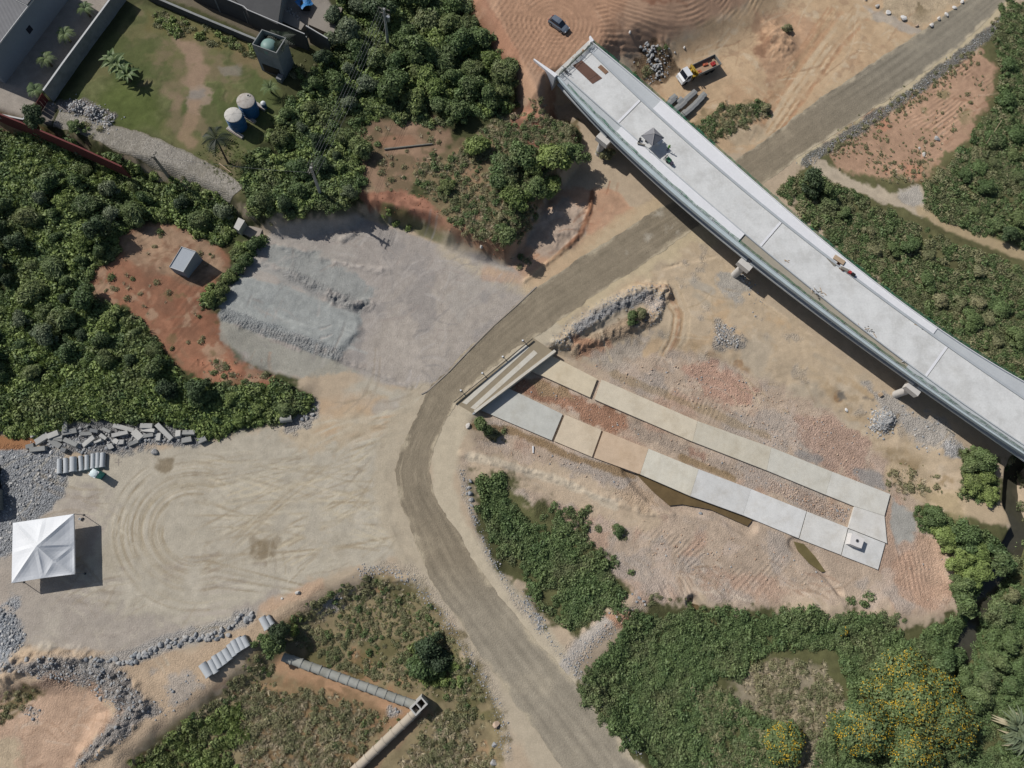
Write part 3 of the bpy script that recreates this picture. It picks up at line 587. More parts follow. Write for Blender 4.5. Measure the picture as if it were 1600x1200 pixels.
# ------------------------------------------------------------------ mesh building
class MB:
    def __init__(s): s.v = []; s.f = []; s.c = None
    def add(s, vs, fs):
        o = len(s.v); s.v += [tuple(map(float, p)) for p in vs]; s.f += [tuple(i+o for i in q) for q in fs]; return s
    def box(s, c, d, rz=0.0, rx=0.0, ry=0.0, taper=1.0):
        hx, hy, hz = d[0]/2, d[1]/2, d[2]/2
        R = (Matrix.Rotation(rz, 3, 'Z') @ Matrix.Rotation(ry, 3, 'Y') @ Matrix.Rotation(rx, 3, 'X'))
        vs = []
        for z_, t in ((-hz, 1), (hz, taper)):
            for a, b in ((-1, -1), (1, -1), (1, 1), (-1, 1)):
                p = R @ Vector((a*hx*t, b*hy*t, z_)); vs.append((p.x+c[0], p.y+c[1], p.z+c[2]))
        return s.add(vs, [(3, 2, 1, 0), (4, 5, 6, 7), (0, 1, 5, 4), (1, 2, 6, 5), (2, 3, 7, 6), (3, 0, 4, 7)])
    def cyl(s, p0, p1, r0, r1=None, n=12, caps=True):
        r1 = r0 if r1 is None else r1; a = Vector(p0); b = Vector(p1); d = (b-a).normalized()
        u = d.orthogonal().normalized(); w = d.cross(u); vs = []
        for c, r in ((a, r0), (b, r1)):
            for i in range(n):
                t = 2*math.pi*i/n; vs.append(c+(u*math.cos(t)+w*math.sin(t))*r)
        fs = [(i, (i+1) % n, n+(i+1) % n, n+i) for i in range(n)]
        if caps: fs += [tuple(range(n-1, -1, -1)), tuple(range(n, 2*n))]
        return s.add(vs, fs)
    def tube(s, p0, p1, ro, ri, n=20):
        a = Vector(p0); b = Vector(p1); d = (b-a).normalized(); u = d.orthogonal().normalized(); w = d.cross(u); vs = []
        for c in (a, b):
            for r in (ro, ri):
                for i in range(n):
                    t = 2*math.pi*i/n; vs.append(c+(u*math.cos(t)+w*math.sin(t))*r)
        fs = []
        for i in range(n):
            j = (i+1) % n
            fs += [(i, j, 2*n+j, 2*n+i), (n+j, n+i, 3*n+i, 3*n+j), (j, i, n+i, n+j), (2*n+i, 2*n+j, 3*n+j, 3*n+i)]
        return s.add(vs, fs)
    def prism(s, poly, z0, z1):
        n = len(poly); A = sum(poly[i][0]*poly[(i+1) % n][1]-poly[(i+1) % n][0]*poly[i][1] for i in range(n))
        if A < 0: poly = poly[::-1]
        f0 = z0 if callable(z0) else (lambda x, y: z0); f1 = z1 if callable(z1) else (lambda x, y: z1)
        vs = [(x, y, f0(x, y)) for x, y in poly]+[(x, y, f1(x, y)) for x, y in poly]
        fs = [tuple(range(n-1, -1, -1)), tuple(range(n, 2*n))]+[(i, (i+1) % n, n+(i+1) % n, n+i) for i in range(n)]
        return s.add(vs, fs)
    def lathe(s, prof, c=(0, 0, 0), n=24):
        vs = []; m_ = len(prof)
        for r, z_ in prof:
            for i in range(n):
                t = 2*math.pi*i/n; vs.append((c[0]+r*math.cos(t), c[1]+r*math.sin(t), c[2]+z_))
        fs = [(k_*n+i, k_*n+(i+1) % n, (k_+1)*n+(i+1) % n, (k_+1)*n+i) for k_ in range(m_-1) for i in range(n)]
        fs.append(tuple((m_-1)*n+i for i in range(n)))
        return s.add(vs, fs)
    def build(s, name, mat, parent=None, world=False, smooth=False):
        if world and parent is not None:
            inv = Matrix.LocRotScale(parent.location, parent.rotation_euler, None).inverted(); s.v = [tuple(inv @ Vector(p)) for p in s.v]
        me = bpy.data.meshes.new(name); me.from_pydata(s.v, [], s.f); me.materials.append(mat); me.update()
        if smooth: me.polygons.foreach_set('use_smooth', [True]*len(me.polygons))
        o = bpy.data.objects.new(name, me); COL.objects.link(o)
        if parent is not None: o.parent = parent
        return o
def np_mesh(name, V, Fq, mat, attrs=None, smooth=False):
    me = bpy.data.meshes.new(name); nv, nf = len(V), len(Fq); kf = Fq.shape[1]
    me.vertices.add(nv); me.vertices.foreach_set('co', np.ascontiguousarray(V, np.float32).ravel())
    me.loops.add(nf*kf); me.loops.foreach_set('vertex_index', np.ascontiguousarray(Fq, np.int32).ravel())
    me.polygons.add(nf); me.polygons.foreach_set('loop_start', np.arange(0, nf*kf, kf, dtype=np.int32))
    me.update(calc_edges=True)
    for nm, typ, dat in attrs or ():
        a = me.attributes.new(nm, typ, 'POINT')
        a.data.foreach_set('color' if 'COLOR' in typ else 'vector' if 'VECTOR' in typ else 'value', np.ascontiguousarray(dat, np.float32).ravel())
    if smooth: me.polygons.foreach_set('use_smooth', np.ones(nf, bool))
    me.materials.append(mat); return me
def link(name, me, parent=None):
    o = bpy.data.objects.new(name, me); COL.objects.link(o)
    if parent is not None: o.parent = parent
    return o
def tag(o, label=None, cat=None, group=None, kind=None):
    if label: o['label'] = label
    if cat: o['category'] = cat
    if group: o['group'] = group
    if kind: o['kind'] = kind
    return o
def thing(name, label, cat, loc=(0, 0, 0), rz=0.0, group=None):
    o = bpy.data.objects.new(name, None); COL.objects.link(o); o.location = loc; o.rotation_euler = (0, 0, rz)
    o.empty_display_size = .3
    return tag(o, label, cat, group)
KIDS = {}
def copy_tree(o, parent=None):
    c = o.copy(); COL.objects.link(c)
    if parent is not None: c.parent = parent
    for ch in [x for x in o.children]: copy_tree(ch, c)
    return c
def ang_px(a, b, z=0.0):
    p, q = P(*a, z), P(*b, z); return math.atan2(q[1]-p[1], q[0]-p[0])

# ------------------------------------------------------------------ ground, road, path, water
ny_, nx_ = X.shape
V = np.stack([X, Y, Z], -1).reshape(-1, 3)
idx = np.arange(nx_*ny_).reshape(ny_, nx_)
Fq = np.stack([idx[:-1, :-1], idx[:-1, 1:], idx[1:, 1:], idx[1:, :-1]], -1).reshape(-1, 4)
rgba = np.concatenate([COLR.reshape(-1, 3), np.ones((nx_*ny_, 1))], 1)
gr = link('ground', np_mesh('ground', V, Fq, M_SOIL, [('soil', 'FLOAT_COLOR', rgba), ('stone', 'FLOAT', STONE.ravel())], True)); tag(gr, kind='structure')

def strip_mesh(name, left, right, nst, ncr, ragged, colour_fn, dz, mat):
    def resample(pts, n):
        pts = np.array(pts, float); d = np.r_[0, np.cumsum(np.hypot(*np.diff(pts, axis=0).T))]; t = np.linspace(0, d[-1], n)
        return np.stack([np.interp(t, d, pts[:, 0]), np.interp(t, d, pts[:, 1])], 1)
    kk = np.linspace(0, len(left)-1, nst); base = np.arange(len(left))
    def smooth(p):
        p = np.array(p, float); q = np.stack([np.interp(kk, base, p[:, 0]), np.interp(kk, base, p[:, 1])], 1)
        ker = np.hanning(13); ker /= ker.sum(); e = np.pad(q, ((6, 6), (0, 0)), 'edge')
        return np.stack([np.convolve(e[:, i], ker, 'valid') for i in (0, 1)], 1)
    Lp, Rp = smooth(left), smooth(right)
    across = Rp-Lp; wd = np.hypot(across[:, 0], across[:, 1])[:, None]
    tt = np.linspace(0, 1, ncr); gx = Lp[:, None, 0]+across[:, None, 0]*tt; gy = Lp[:, None, 1]+across[:, None, 1]*tt
    e = (np.abs(tt-.5)*2)**6
    n = fbm(gx, gy, 3.5, 77, 5)*ragged+fbm(gx, gy, .9, 78, 3)*ragged*.5
    sg = np.sign(tt-.5)
    gx = gx+across[:, None, 0]/wd*n*e*sg; gy = gy+across[:, None, 1]/wd*n*e*sg
    gz_ = gz(gx, gy)+dz+fbm(gx, gy, 1.2, 79, 3)*.012
    Vv = np.stack([gx, gy, gz_], -1).reshape(-1, 3); ii = np.arange(nst*ncr).reshape(nst, ncr)
    Ff = np.stack([ii[:-1, :-1], ii[1:, :-1], ii[1:, 1:], ii[:-1, 1:]], -1).reshape(-1, 4)
    col = colour_fn(gx, gy, np.broadcast_to(tt, gx.shape), kk[:, None]); col = np.concatenate([col.reshape(-1, 3), np.ones((nst*ncr, 1))], 1)
    return np_mesh(name, Vv, Ff, mat, [('soil', 'FLOAT_COLOR', col), ('stone', 'FLOAT', np.full(nst*ncr, .12))], True)
def road_col(x, y, t, k_):
    c = np.zeros(x.shape+(3,))+C(150, 138, 118)
    bend = np.exp(-((k_-16)/3.5)**2); south = sstep((k_-19)/3); north = sstep((5-k_)/3)
    c = c*(1-(bend*.0)[..., None]) ; c += (C(150, 138, 118)-C(150, 138, 118))*sstep((k_-6)/4)[..., None]*(1-south[..., None])
    c += (C(166, 156, 138)-C(150, 138, 118))*south[..., None]
    c += (C(150, 142, 126)-C(150, 138, 118))*north[..., None]
    edge = sstep((np.abs(t-.5)*2-.84+fbm(x, y, 2.5, 90, 5)*(.3+.4*bend))/(.22+.2*bend))
    rut = np.zeros_like(t)
    for q, w in ((.18, .05), (.42, .05), (.62, .04), (.82, .06)):
        rut += np.exp(-((t-q+.02*np.sin(k_*2))/w)**2)*np.clip(.6+fbm(x, y, 12, 97, 3)*2, 0, 1.4)
    n = fbm(x, y, 5, 91, 5); st = fbm(t*25, k_*1.3+0*t, 1.6, 92, 3)
    c *= (1+.13*n+.16*st-.11*rut+.10*fbm(x, y, .8, 99, 3))[..., None]
    lime = np.zeros_like(t)
    for q, r in (((1028, 332), 1.7), ((1051, 359), 2.0), ((1014, 371), 1.4), ((975, 395), 1.0)):
        a, b_ = P(*q); lime = np.maximum(lime, np.clip(1-np.hypot(x-a, y-b_)/r, 0, 1)*np.clip(.3+fbm(x, y, .7, 98, 3)*2.4, 0, 1))
    c = c*(1-lime[..., None]*.8)+C(196, 188, 172)*lime[..., None]*.8
    dust = np.clip(edge*.85+np.clip(n-.25, 0, 1)*.5+np.clip(st-.3, 0, 1)*.6*bend, 0, 1)[..., None]
    return c*(1-dust)+C(200, 186, 160)*dust
road = link('road', strip_mesh('road', [P(*a) for a, b in ROAD_PAIRS], [P(*b) for a, b in ROAD_PAIRS], 900, 60, .5, road_col, .035, M_SOIL)); tag(road, kind='structure')

def path_material():
    m, nt, N, L, B = nodes('setts'); pos = geo_pos(nt)
    v = N.new('ShaderNodeTexVoronoi'); v.inputs['Scale'].default_value = 4.2; v.inputs['Randomness'].default_value = .35; L.new(pos, v.inputs['Vector'])
    sep = N.new('ShaderNodeSeparateColor'); L.new(v.outputs['Color'], sep.inputs[0])
    f = mathn(nt, 'ADD', mathn(nt, 'MULTIPLY', sep.outputs[0], .44), .76)
    gap = mathn(nt, 'MULTIPLY', mathn(nt, 'SUBTRACT', v.outputs['Distance'], .28), 3.5, True)
    at = N.new('ShaderNodeAttribute'); at.attribute_name = 'soil'
    c = scalecol(nt, at.outputs['Color'], f); c = mixcol(nt, c, C(96, 88, 66), mathn(nt, 'MULTIPLY', gap, .55))
    L.new(c, B.inputs['Base Color']); B.inputs['Roughness'].default_value = .8
    bump(nt, mathn(nt, 'SUBTRACT', .5, v.outputs['Distance']), .8, .1, B); return m
def path_col(x, y, t, k_):
    c = np.zeros(x.shape+(3,))+C(172, 165, 154); n = fbm(x, y, 4, 95, 4)
    e = np.clip(sstep((np.abs(t-.5)*2-.8)/.25)*.8+np.clip(n-.1, 0, 1)*.8, 0, 1)[..., None]
    return c*(1+.15*n)[..., None]*(1-e)+C(120, 112, 82)*e
pl = [(92, 174), (150, 188), (220, 206), (290, 236), (345, 264), (385, 292)]; pr = [(82, 196), (130, 212), (190, 240), (250, 266), (310, 294), (360, 322)]
path = link('path', strip_mesh('path', [G2(*a) for a in pl], [G2(*a) for a in pr], 170, 22, .5, path_col, .05, path_material())); tag(path, kind='structure')

def water_material(name, col, rough):
    m, nt, N, L, B = nodes(name); pos = geo_pos(nt)
    L.new(scalecol(nt, col, mathn(nt, 'ADD', mathn(nt, 'MULTIPLY', noisen(nt, .6, 4, .6, pos), .9), .55)), B.inputs['Base Color'])
    B.inputs['Roughness'].default_value = rough; B.inputs['Specular IOR Level'].default_value = .4
    bump(nt, noisen(nt, 2.5, 2, .5, pos), .08, .05, B); return m
M_MUD = water_material('muddy_water', C(100, 84, 58, 1), .12); M_STREAM = water_material('stream_water', C(66, 64, 54, 1), .08)
def sheet(name, pts, z, mat):
    w = [P(a, b, z) for a, b in pts]; b = MB(); b.prism(w, z-.02, z); o = b.build(name, mat); return tag(o, kind='structure')
sheet('water', [(980, 730), (995, 742), (1020, 768), (1046, 790), (1066, 788), (1110, 796), (1168, 822), (1176, 812), (1100, 782), (1040, 755), (985, 727)], -1.98, M_MUD)
sheet('water', [(1240, 846), (1256, 850), (1274, 870), (1290, 893), (1284, 894), (1264, 880), (1246, 860)], -1.85, water_material('green_water', C(104, 94, 62, 1), .15))
sheet('water', [(1070, 940), (1110, 950), (1130, 985), (1100, 990)], -2.0, M_MUD)
sheet('stream', [(1700, 600), (1590, 690), (1535, 740), (1530, 800), (1560, 850), (1520, 880), (1495, 930), (1475, 1000), (1470, 1040), (1500, 1045), (1545, 1010), (1570, 930), (1620, 850), (1620, 780), (1700, 720)], -3.2, M_STREAM)

# ------------------------------------------------------------------ viaduct
M_DECK = plain('deck_concrete', C(224, 224, 221), .85, .24, .35, .1, fine=.16, dirt=C(190, 188, 182))
M_KERB = plain('kerb_concrete', C(196, 200, 202), .85, .15, .4, .1)
M_WHITEWALK = plain('white_walkway', C(238, 238, 240), .8, .08, .4, .05)
M_BEAM = plain('beam_concrete', C(178, 182, 184), .85, .2, .5, .1)
M_FORM = plain('form_boards', C(172, 164, 148), .9, .2, .5, .1)
M_PIER = plain('pier_concrete', C(214, 210, 204), .85, .15, .6, .1)
M_STEEL = plain('galvanised_steel', C(170, 174, 178), .45, .2, 2, .05, metal=.6)
M_DARK = plain('dark_steel', C(60, 58, 58), .6, .25, 3, .05)
M_RUST = plain('rusty_steel', C(112, 84, 72), .85, .25, 1.2, .15, dirt=C(92, 66, 54))
def net_material():
    m, nt, N, L, B = nodes('green_net'); pos = geo_pos(nt)
    B.inputs['Base Color'].default_value = tuple(C(58, 140, 104))+(1,); B.inputs['Roughness'].default_value = .8
    tr = N.new('ShaderNodeBsdfTransparent'); mx = N.new('ShaderNodeMixShader')
    L.new(mathn(nt, 'ADD', mathn(nt, 'MULTIPLY', noisen(nt, 1.2, 4, .6, pos), 1.3), -.05, True), mx.inputs[0])
    L.new(tr.outputs[0], mx.inputs[1]); L.new(B.outputs[0], mx.inputs[2])
    L.new(mx.outputs[0], N['Material Output'].inputs[0]); return m
M_NET = net_material()
DZ = 7.3
_lo = [(856, 112), (890, 155), (935, 200), (960, 225), (1020, 287), (1050, 305), (1112, 367), (1160, 400), (1200, 430), (1300, 507), (1400, 582), (1435, 607), (1525, 670), (1600, 718)]
_li = [(867, 102), (900, 140), (965, 195), (1050, 272), (1110, 312), (1155, 360), (1200, 400), (1300, 480), (1415, 567), (1450, 592), (1600, 697)]
_ri = [(927, 77), (960, 120), (1007, 160), (1075, 220), (1170, 300), (1227, 345), (1335, 435), (1475, 535), (1600, 620)]
_ro = [(940, 77), (980, 112), (1012, 140), (1025, 152), (1200, 297), (1232, 332), (1300, 390), (1375, 450), (1460, 507), (1600, 597)]
_o = np.array(P(898, 90, DZ)); _e = np.array(P(1600, 655, DZ)); _t = (_e-_o)/np.linalg.norm(_e-_o); _n = np.array([-_t[1], _t[0]])
def fit(pts, z, deg=3):
    w = np.array([P(a, b, z) for a, b in pts])-_o; u = w@_t; v = w@_n; c = np.polyfit(u, v, deg); return lambda q: np.polyval(c, q)
_lt = [(a+1, c-9) for a, c in _lo]
fFL = fit(_lo, DZ-2.05)
fLO, fLI, fRI, fRO = fit(_lt, DZ+.1, 4), fit(_li, DZ), fit(_ri, DZ), fit(_ro, DZ+.1)
U1 = float(np.linalg.norm(_e-_o))+34
def st_u(px, py): return float((np.array(P(px, py, DZ))-_o)@_t)
def pt(u, v): p = _o+_t*u+_n*v; return (float(p[0]), float(p[1]))
def sweep(name, u0, u1, va, vb, z0, z1, mat, parent, step=1.5, smooth=False):
    n = max(2, int((u1-u0)/step)+1); us = np.linspace(u0, u1, n); b = MB(); vs = []
    for u in us:
        for v, z_ in ((va(u), z0), (vb(u), z0), (vb(u), z1), (va(u), z1)): x, y = pt(u, v); vs.append((x, y, z_))
    fs = [(0, 1, 2, 3), tuple(4*(n-1)+i for i in (3, 2, 1, 0))]
    for i in range(n-1):
        for j in range(4):
            a, c = 4*i+j, 4*i+(j+1) % 4; fs.append((a, a+4, c+4, c))
    b.add(vs, fs); return b.build(name, mat, parent, world=True)
fIN = lambda u: fLI(u)-(fLI(u)-fLO(u))*.76
va_ = thing('viaduct', 'unfinished pale concrete viaduct crossing the dirt road on the right', 'viaduct', pt(40, 0)+(DZ,), 0)
J = [0.35, st_u(982, 178), st_u(1208, 365), st_u(1466, 565), U1]
off = lambda f, d: (lambda u: f(u)+d)
for i in range(4):
    sweep('deck_slab', J[i]+.06, J[i+1]-.06, off(fLI, .2), off(fRI, -.46), DZ-.25, DZ, M_DECK, va_)
    sweep('structural_slab', J[i]+.05, J[i+1]-.05, off(fLO, .06), off(fRO, -.06), DZ-.55, DZ-.26, M_BEAM, va_)
    o = sweep('joint_strip', J[i+1]-.5, J[i+1]-.07, off(fLI, .22), off(fRI, -.47), DZ-.2, DZ+.012, M_WHITEWALK, va_) if i < 3 else None
sweep('kerb', .3, U1, fLI, off(fLI, .2), DZ-.25, DZ+.22, M_KERB, va_)
sweep('kerb', .3, U1, off(fRI, -.45), fRI, DZ-.25, DZ+.16, plain('grey_kerb', C(184, 189, 192), .85, .15, .4, .1), va_)
sweep('edge_beam', .3, U1, fLO, fIN, DZ-.55, DZ+.02, plain('blue_grey_concrete', C(188, 200, 204), .8, .2, .5, .1), va_)
sweep('parapet_base', .3, U1, off(fIN, .004), off(fIN, .14), DZ-.5, DZ+.2, M_KERB, va_)
sweep('edge_beam', .3, U1, off(fRO, -.12), fRO, DZ-.9, DZ+.34, M_WHITEWALK, va_)
uw0, uw1 = st_u(962, 207), st_u(1158, 372)
ux0, ux1 = st_u(1026, 164), st_u(1462, 516)
sweep('walkway_slab', .3, uw0, off(fIN, .145), off(fLI, 0), DZ-.25, DZ-.08, M_KERB, va_)
sweep('walkway_slab', uw0+.02, uw1, off(fIN, .145), off(fLI, 0), DZ-.25, DZ+.14, M_WHITEWALK, va_)
sweep('formwork_trough', uw1+.02, st_u(1412, 580), off(fIN, .145), off(fLI, 0), DZ-.25, DZ-.14, M_FORM, va_)
sweep('walkway_slab', st_u(1412, 580)+.02, U1, off(fIN, .145), off(fLI, 0), DZ-.25, DZ-.02, M_KERB, va_)
sweep('walkway_slab', .3, ux0, fRI, off(fRO, -.12), DZ-.25, DZ-.03, M_KERB, va_)
sweep('walkway_slab', ux0+.02, ux1, fRI, off(fRO, -.12), DZ-.25, DZ+.16, M_WHITEWALK, va_)
sweep('walkway_slab', ux1+.02, U1, fRI, off(fRO, -.12), DZ-.25, DZ-.02, M_KERB, va_)
for k_ in range(4):                               # precast girders, each with its bottom flange
    fr = (0, .34, .67, .97)[k_]
    g0 = (lambda u, fr=fr: fFL(u)+.34+(fRO(u)-fFL(u)-.5)*fr)
    for i in range(3 if k_ else 4):
        a, c = J[i]+.4, J[i+1]-.4
        if k_ == 0 and i == 3: a, c = J[3]+.4, U1
        sweep('girder_web', a, c, off(g0, -.12), off(g0, .14), DZ-1.7, DZ-.56, M_BEAM, va_, 3)
        sweep('girder_flange', a, c, off(g0, -.34 if k_ else -.55), off(g0, .36), DZ-2.05, DZ-1.7, M_KERB, va_, 3)  # flange coloured paler than the web to put sunlight on it
for f, d, u0, u1 in ((fIN, .07, 3, U1), (fRO, .06, .4, U1)):     # netting along both edges
    n = int((u1-u0)/1.2); us = np.linspace(u0, u1, n); b = MB(); vs = []
    for i, u in enumerate(us):
        x, y = pt(u, f(u)+d); x2, y2 = pt(u, f(u)+d+random.uniform(-.06, .1)); vs += [(x, y, DZ-.35), (x2, y2, DZ+1.0+random.uniform(-.25, .05))]
    b.add(vs, [(2*i, 2*i+2, 2*i+3, 2*i+1) for i in range(n-1)]); nt_ = b.build('safety_net', M_NET, va_, world=True)
    b = MB()
    for i in range(0, n, 3):
        u = us[i]
        x, y = pt(u, f(u)+d); q = MB(); q.cyl((x, y, DZ-.5), (x, y, DZ+.95), .03, n=6)
        pme = q.build('net_post', M_DARK, va_, world=True)
for u0, tag_ in ((st_u(948, 205), 0), (st_u(1190, 385), 1), (st_u(1448, 592), 2)):   # piers
    hw = 1.3; v0, v1 = fFL(u0)-1.35, fRO(u0)+.9; b = MB()
    poly = [pt(u0-hw, v0), pt(u0+hw, v0), pt(u0+hw, v1), pt(u0-hw, v1)]
    b.prism(poly, DZ-3.2, DZ-2.08); cap = b.build('pier_cap', M_PIER, va_, world=True)
    for v in (v0+.9, v1-1.6):
        x, y = pt(u0, v); b = MB(); b.cyl((x, y, float(gz(x, y))-.6), (x, y, DZ-3.2), .68, n=24); b.build('pier_column', M_PIER, va_, world=True, smooth=False)
# abutment and its wing walls
b = MB(); b.prism([pt(-.6, fLO(0)-.1), pt(.25, fLO(0)-.1), pt(.25, fRO(0)+.1), pt(-.6, fRO(0)+.1)], DZ-4.5, DZ-.12); b.build('abutment', M_PIER, va_, world=True)
for a, b_ in (((834, 92), pt(.2, fLO(.2)-.15)), ((922, 56), pt(.2, fRO(.2)+.1))):
    p, q = np.array(P(*a, DZ+.3)), np.array(b_); d = (q-p)/np.linalg.norm(q-p); n_ = np.array([-d[1], d[0]])
    b = MB(); b.prism([tuple(p-n_*.12), tuple(p+n_*.12), tuple(q+n_*.42), tuple(q-n_*.42)], DZ-3.5, DZ+.3); b.build('wing_wall', M_WHITEWALK, va_, world=True)
# end barrier of green net at the abutment
eb = thing('barrier_fence', 'green mesh barrier closing the unfinished north end of the viaduct deck', 'barrier', pt(.8, (fLO(0)+fRO(0))/2)+(DZ,), 0)
vL, vR = fLO(.6)+.3, fRO(.6)-.3; nn = 12; b = MB(); vs = []
for i in range(nn+1):
    v = vL+(vR-vL)*i/nn; x, y = pt(.55+random.uniform(-.1, .1), v); vs += [(x, y, DZ+.02), (x+random.uniform(-.1, .1), y+.2, DZ+.9+random.uniform(-.25, .1))]
b.add(vs, [(2*i, 2*i+2, 2*i+3, 2*i+1) for i in range(nn)]); b.build('mesh_panel', M_NET, eb, world=True)
for i in range(0, nn+1, 2):
    v = vL+(vR-vL)*i/nn; x, y = pt(.62, v); b = MB(); b.cyl((x, y, DZ), (x, y, DZ+1.05), .035, n=6); b.build('post', M_DARK, eb, world=True)
for h in (.5, 1.0):
    b = MB(); b.cyl(pt(.66, vL)+(DZ+h,), pt(.66, vR)+(DZ+h,), .03, n=6); b.build('rail', M_DARK, eb, world=True)

# ------------------------------------------------------------------ things on the deck
def on_deck(px, py): return P(px, py, DZ)+(DZ,)
def plate(name, label, quad, th, mat, cat, group=None):
    w = [P(a, b, DZ+th) for a, b in quad]; cx = sum(p[0] for p in w)/4; cy = sum(p[1] for p in w)/4
    r = thing(name, label, cat, (cx, cy, DZ), 0, group); b = MB(); b.prism(w, DZ+.006, DZ+th); return r, b, w
r, b, w = plate('steel_plate', 'large rusty brown steel plate lying on the north end of the deck', [(895, 102), (909, 94), (941, 122), (926, 131)], .05, M_RUST, 'steel plate')
# two sheets side by side
h0 = [((w[0][i]+w[1][i])/2) for i in (0, 1)]; h1 = [((w[3][i]+w[2][i])/2) for i in (0, 1)]
def between(p, q, t): return (p[0]+(q[0]-p[0])*t, p[1]+(q[1]-p[1])*t)
b = MB(); b.prism([w[0], w[1], between(w[1], w[2], .79), between(w[0], w[3], .79)], DZ+.006, DZ+.05); b.build('plate_sheet', M_RUST, r, world=True)
b = MB(); b.prism([between(w[0], w[3], .8), between(w[1], w[2], .8), w[2], w[3]], DZ+.006, DZ+.042); b.build('plate_sheet', M_RUST, r, world=True)
r, b, w = plate('steel_plate', 'small rusty steel plate beside the large one near the right kerb', [(934, 105), (939, 101), (951, 112), (946, 116)], .07, M_RUST, 'steel plate'); b.build('plate_sheet', plain('rust_light', C(140, 110, 88), .85, .3, 1.5), r, world=True)
# coil of reinforcing bars
r = thing('rebar_heap', 'tangled heap of grey reinforcing bars by the left kerb at the north end', 'rebar', on_deck(884, 112))
for i in range(14):
    b = MB(); a = ang_px((874, 104), (890, 121), DZ)+random.uniform(-.35, .35); L = random.uniform(.8, 1.6); ox, oy = random.uniform(-.8, .8), random.uniform(-.35, .35)
    ox, oy = ox*math.cos(a)-oy*math.sin(a), ox*math.sin(a)+oy*math.cos(a); zz = .05+random.uniform(0, .35)
    b.cyl((ox-L/2*math.cos(a), oy-L/2*math.sin(a), zz), (ox+L/2*math.cos(a), oy+L/2*math.sin(a), zz+random.uniform(-.04, .2)), .035, n=5); b.build('bar', M_DARK if i % 2 else M_STEEL, r)
# grey canopy tent
M_CANOPY = plain('grey_canvas', C(140, 140, 144), .9, .15, 1, .1); M_TRIM = plain('pale_seam', C(190, 188, 186), .9, .1, 2)
cl = np.array(P(1002.5, 211.5, DZ+2.1)); cb = np.array(P(1019, 227.5, DZ+2.1)); cr = np.array(P(1037.5, 215, DZ+2.1)); ck = cl+cr-cb; ctr = (cl+cr)/2
gt = thing('canopy_tent', 'grey canvas canopy tent standing on the viaduct deck', 'tent', (ctr[0], ctr[1], DZ))
apex = (ctr[0], ctr[1], DZ+3.05); cs = [cl, cb, cr, ck]; faces = MB()
for i in range(4):
    p, q = cs[i], cs[(i+1) % 4]; m_ = (p+q)/2
    b = MB(); b.add([(p[0], p[1], DZ+2.12), (q[0], q[1], DZ+2.12), apex, (p[0], p[1], DZ+2.0), (q[0], q[1], DZ+2.0)], [(0, 1, 2), (3, 4, 1, 0)]); b.build('roof_panel', M_CANOPY, gt, world=True)
    b = MB(); b.cyl((p[0], p[1], DZ), (p[0], p[1], DZ+2.1), .035, n=6); b.build('leg', M_STEEL, gt, world=True)
    b = MB(); b.cyl((p[0], p[1], DZ+2.14), (apex[0], apex[1], apex[2]+.02), .035, n=5); b.build('seam', M_TRIM, gt, world=True)
    b = MB(); b.cyl((p[0], p[1], DZ+1.98), (q[0], q[1], DZ+1.98), .025, n=5); b.build('cross_bar', M_STEEL, gt, world=True)
M_WHITE = plain('white_plastic', C(236, 238, 240), .5, .05, 2); M_GREENB = plain('green_paint', C(66, 120, 92), .6, .2, 2); M_RED = plain('red_paint', C(178, 60, 58), .6, .2, 3); M_WOOD = plain('timber', C(190, 166, 138), .85, .25, 3, .1); M_GREYW = plain('weathered_timber', C(140, 136, 126), .9, .25, 3, .1); M_YEL = plain('yellow_paint', C(190, 158, 62), .55, .2, 3); M_BLK = plain('black_plastic', C(38, 38, 42), .6, .2, 3)
t = thing('folding_table', 'white folding table in the shade under the grey canopy', 'table', on_deck(1030, 224), ang_px((1025, 227), (1036, 219), DZ))
b = MB(); b.box((0, 0, .73), (1.5, .75, .04)); b.build('table_top', M_WHITE, t)
for q in ((-.65, -.3), (.65, -.3), (.65, .3), (-.65, .3)): b = MB(); b.cyl((q[0], q[1], 0), (q[0], q[1], .71), .02, n=6); b.build('leg', M_STEEL, t)
def bucket(px, py, label, mat, s=1.0):
    t = thing('bucket', label, 'bucket', on_deck(px, py)); b = MB(); b.lathe([(.13*s, 0), (.17*s, .32*s), (.155*s, .32*s), (.12*s, .03)], n=14); b.build('body', mat, t)
    b = MB(); b.lathe([(.175*s, .29*s), (.185*s, .29*s), (.185*s, .33*s), (.172*s, .33*s)], n=14); b.build('rim', M_BLK, t)
bucket(999.5, 219, 'black bucket nearest the left leg of the grey canopy', M_BLK, 1.3); bucket(1009, 221, 'dark bucket under the left edge of the grey canopy', M_BLK, 1.2); bucket(997.5, 223.5, 'white bucket on the deck left of the grey canopy', M_WHITE, 1.2)
t = thing('plank_bench', 'low dark plank bench left of the grey canopy', 'bench', on_deck(1001, 227), ang_px((996, 225), (1007, 228), DZ))
b = MB(); b.box((0, 0, .4), (1.5, .28, .05)); b.build('seat', M_GREYW, t)
for q in (-.55, .55): b = MB(); b.box((q, 0, .19), (.08, .26, .36)); b.build('leg', M_GREYW, t)
def wheel(b, c, r, w, rz): b.cyl((c[0]-w/2*math.sin(rz), c[1]+w/2*math.cos(rz), c[2]), (c[0]+w/2*math.sin(rz), c[1]-w/2*math.cos(rz), c[2]), r, n=16)
t = thing('handcart', 'green handcart carrying a dark box on the deck by the canopy shade', 'cart', on_deck(1045, 254), ang_px((1040, 249), (1050, 259), DZ))
b = MB(); b.box((-.25, 0, .55), (.85, .6, .4), taper=1.15); b.build('tray', M_GREENB, t)
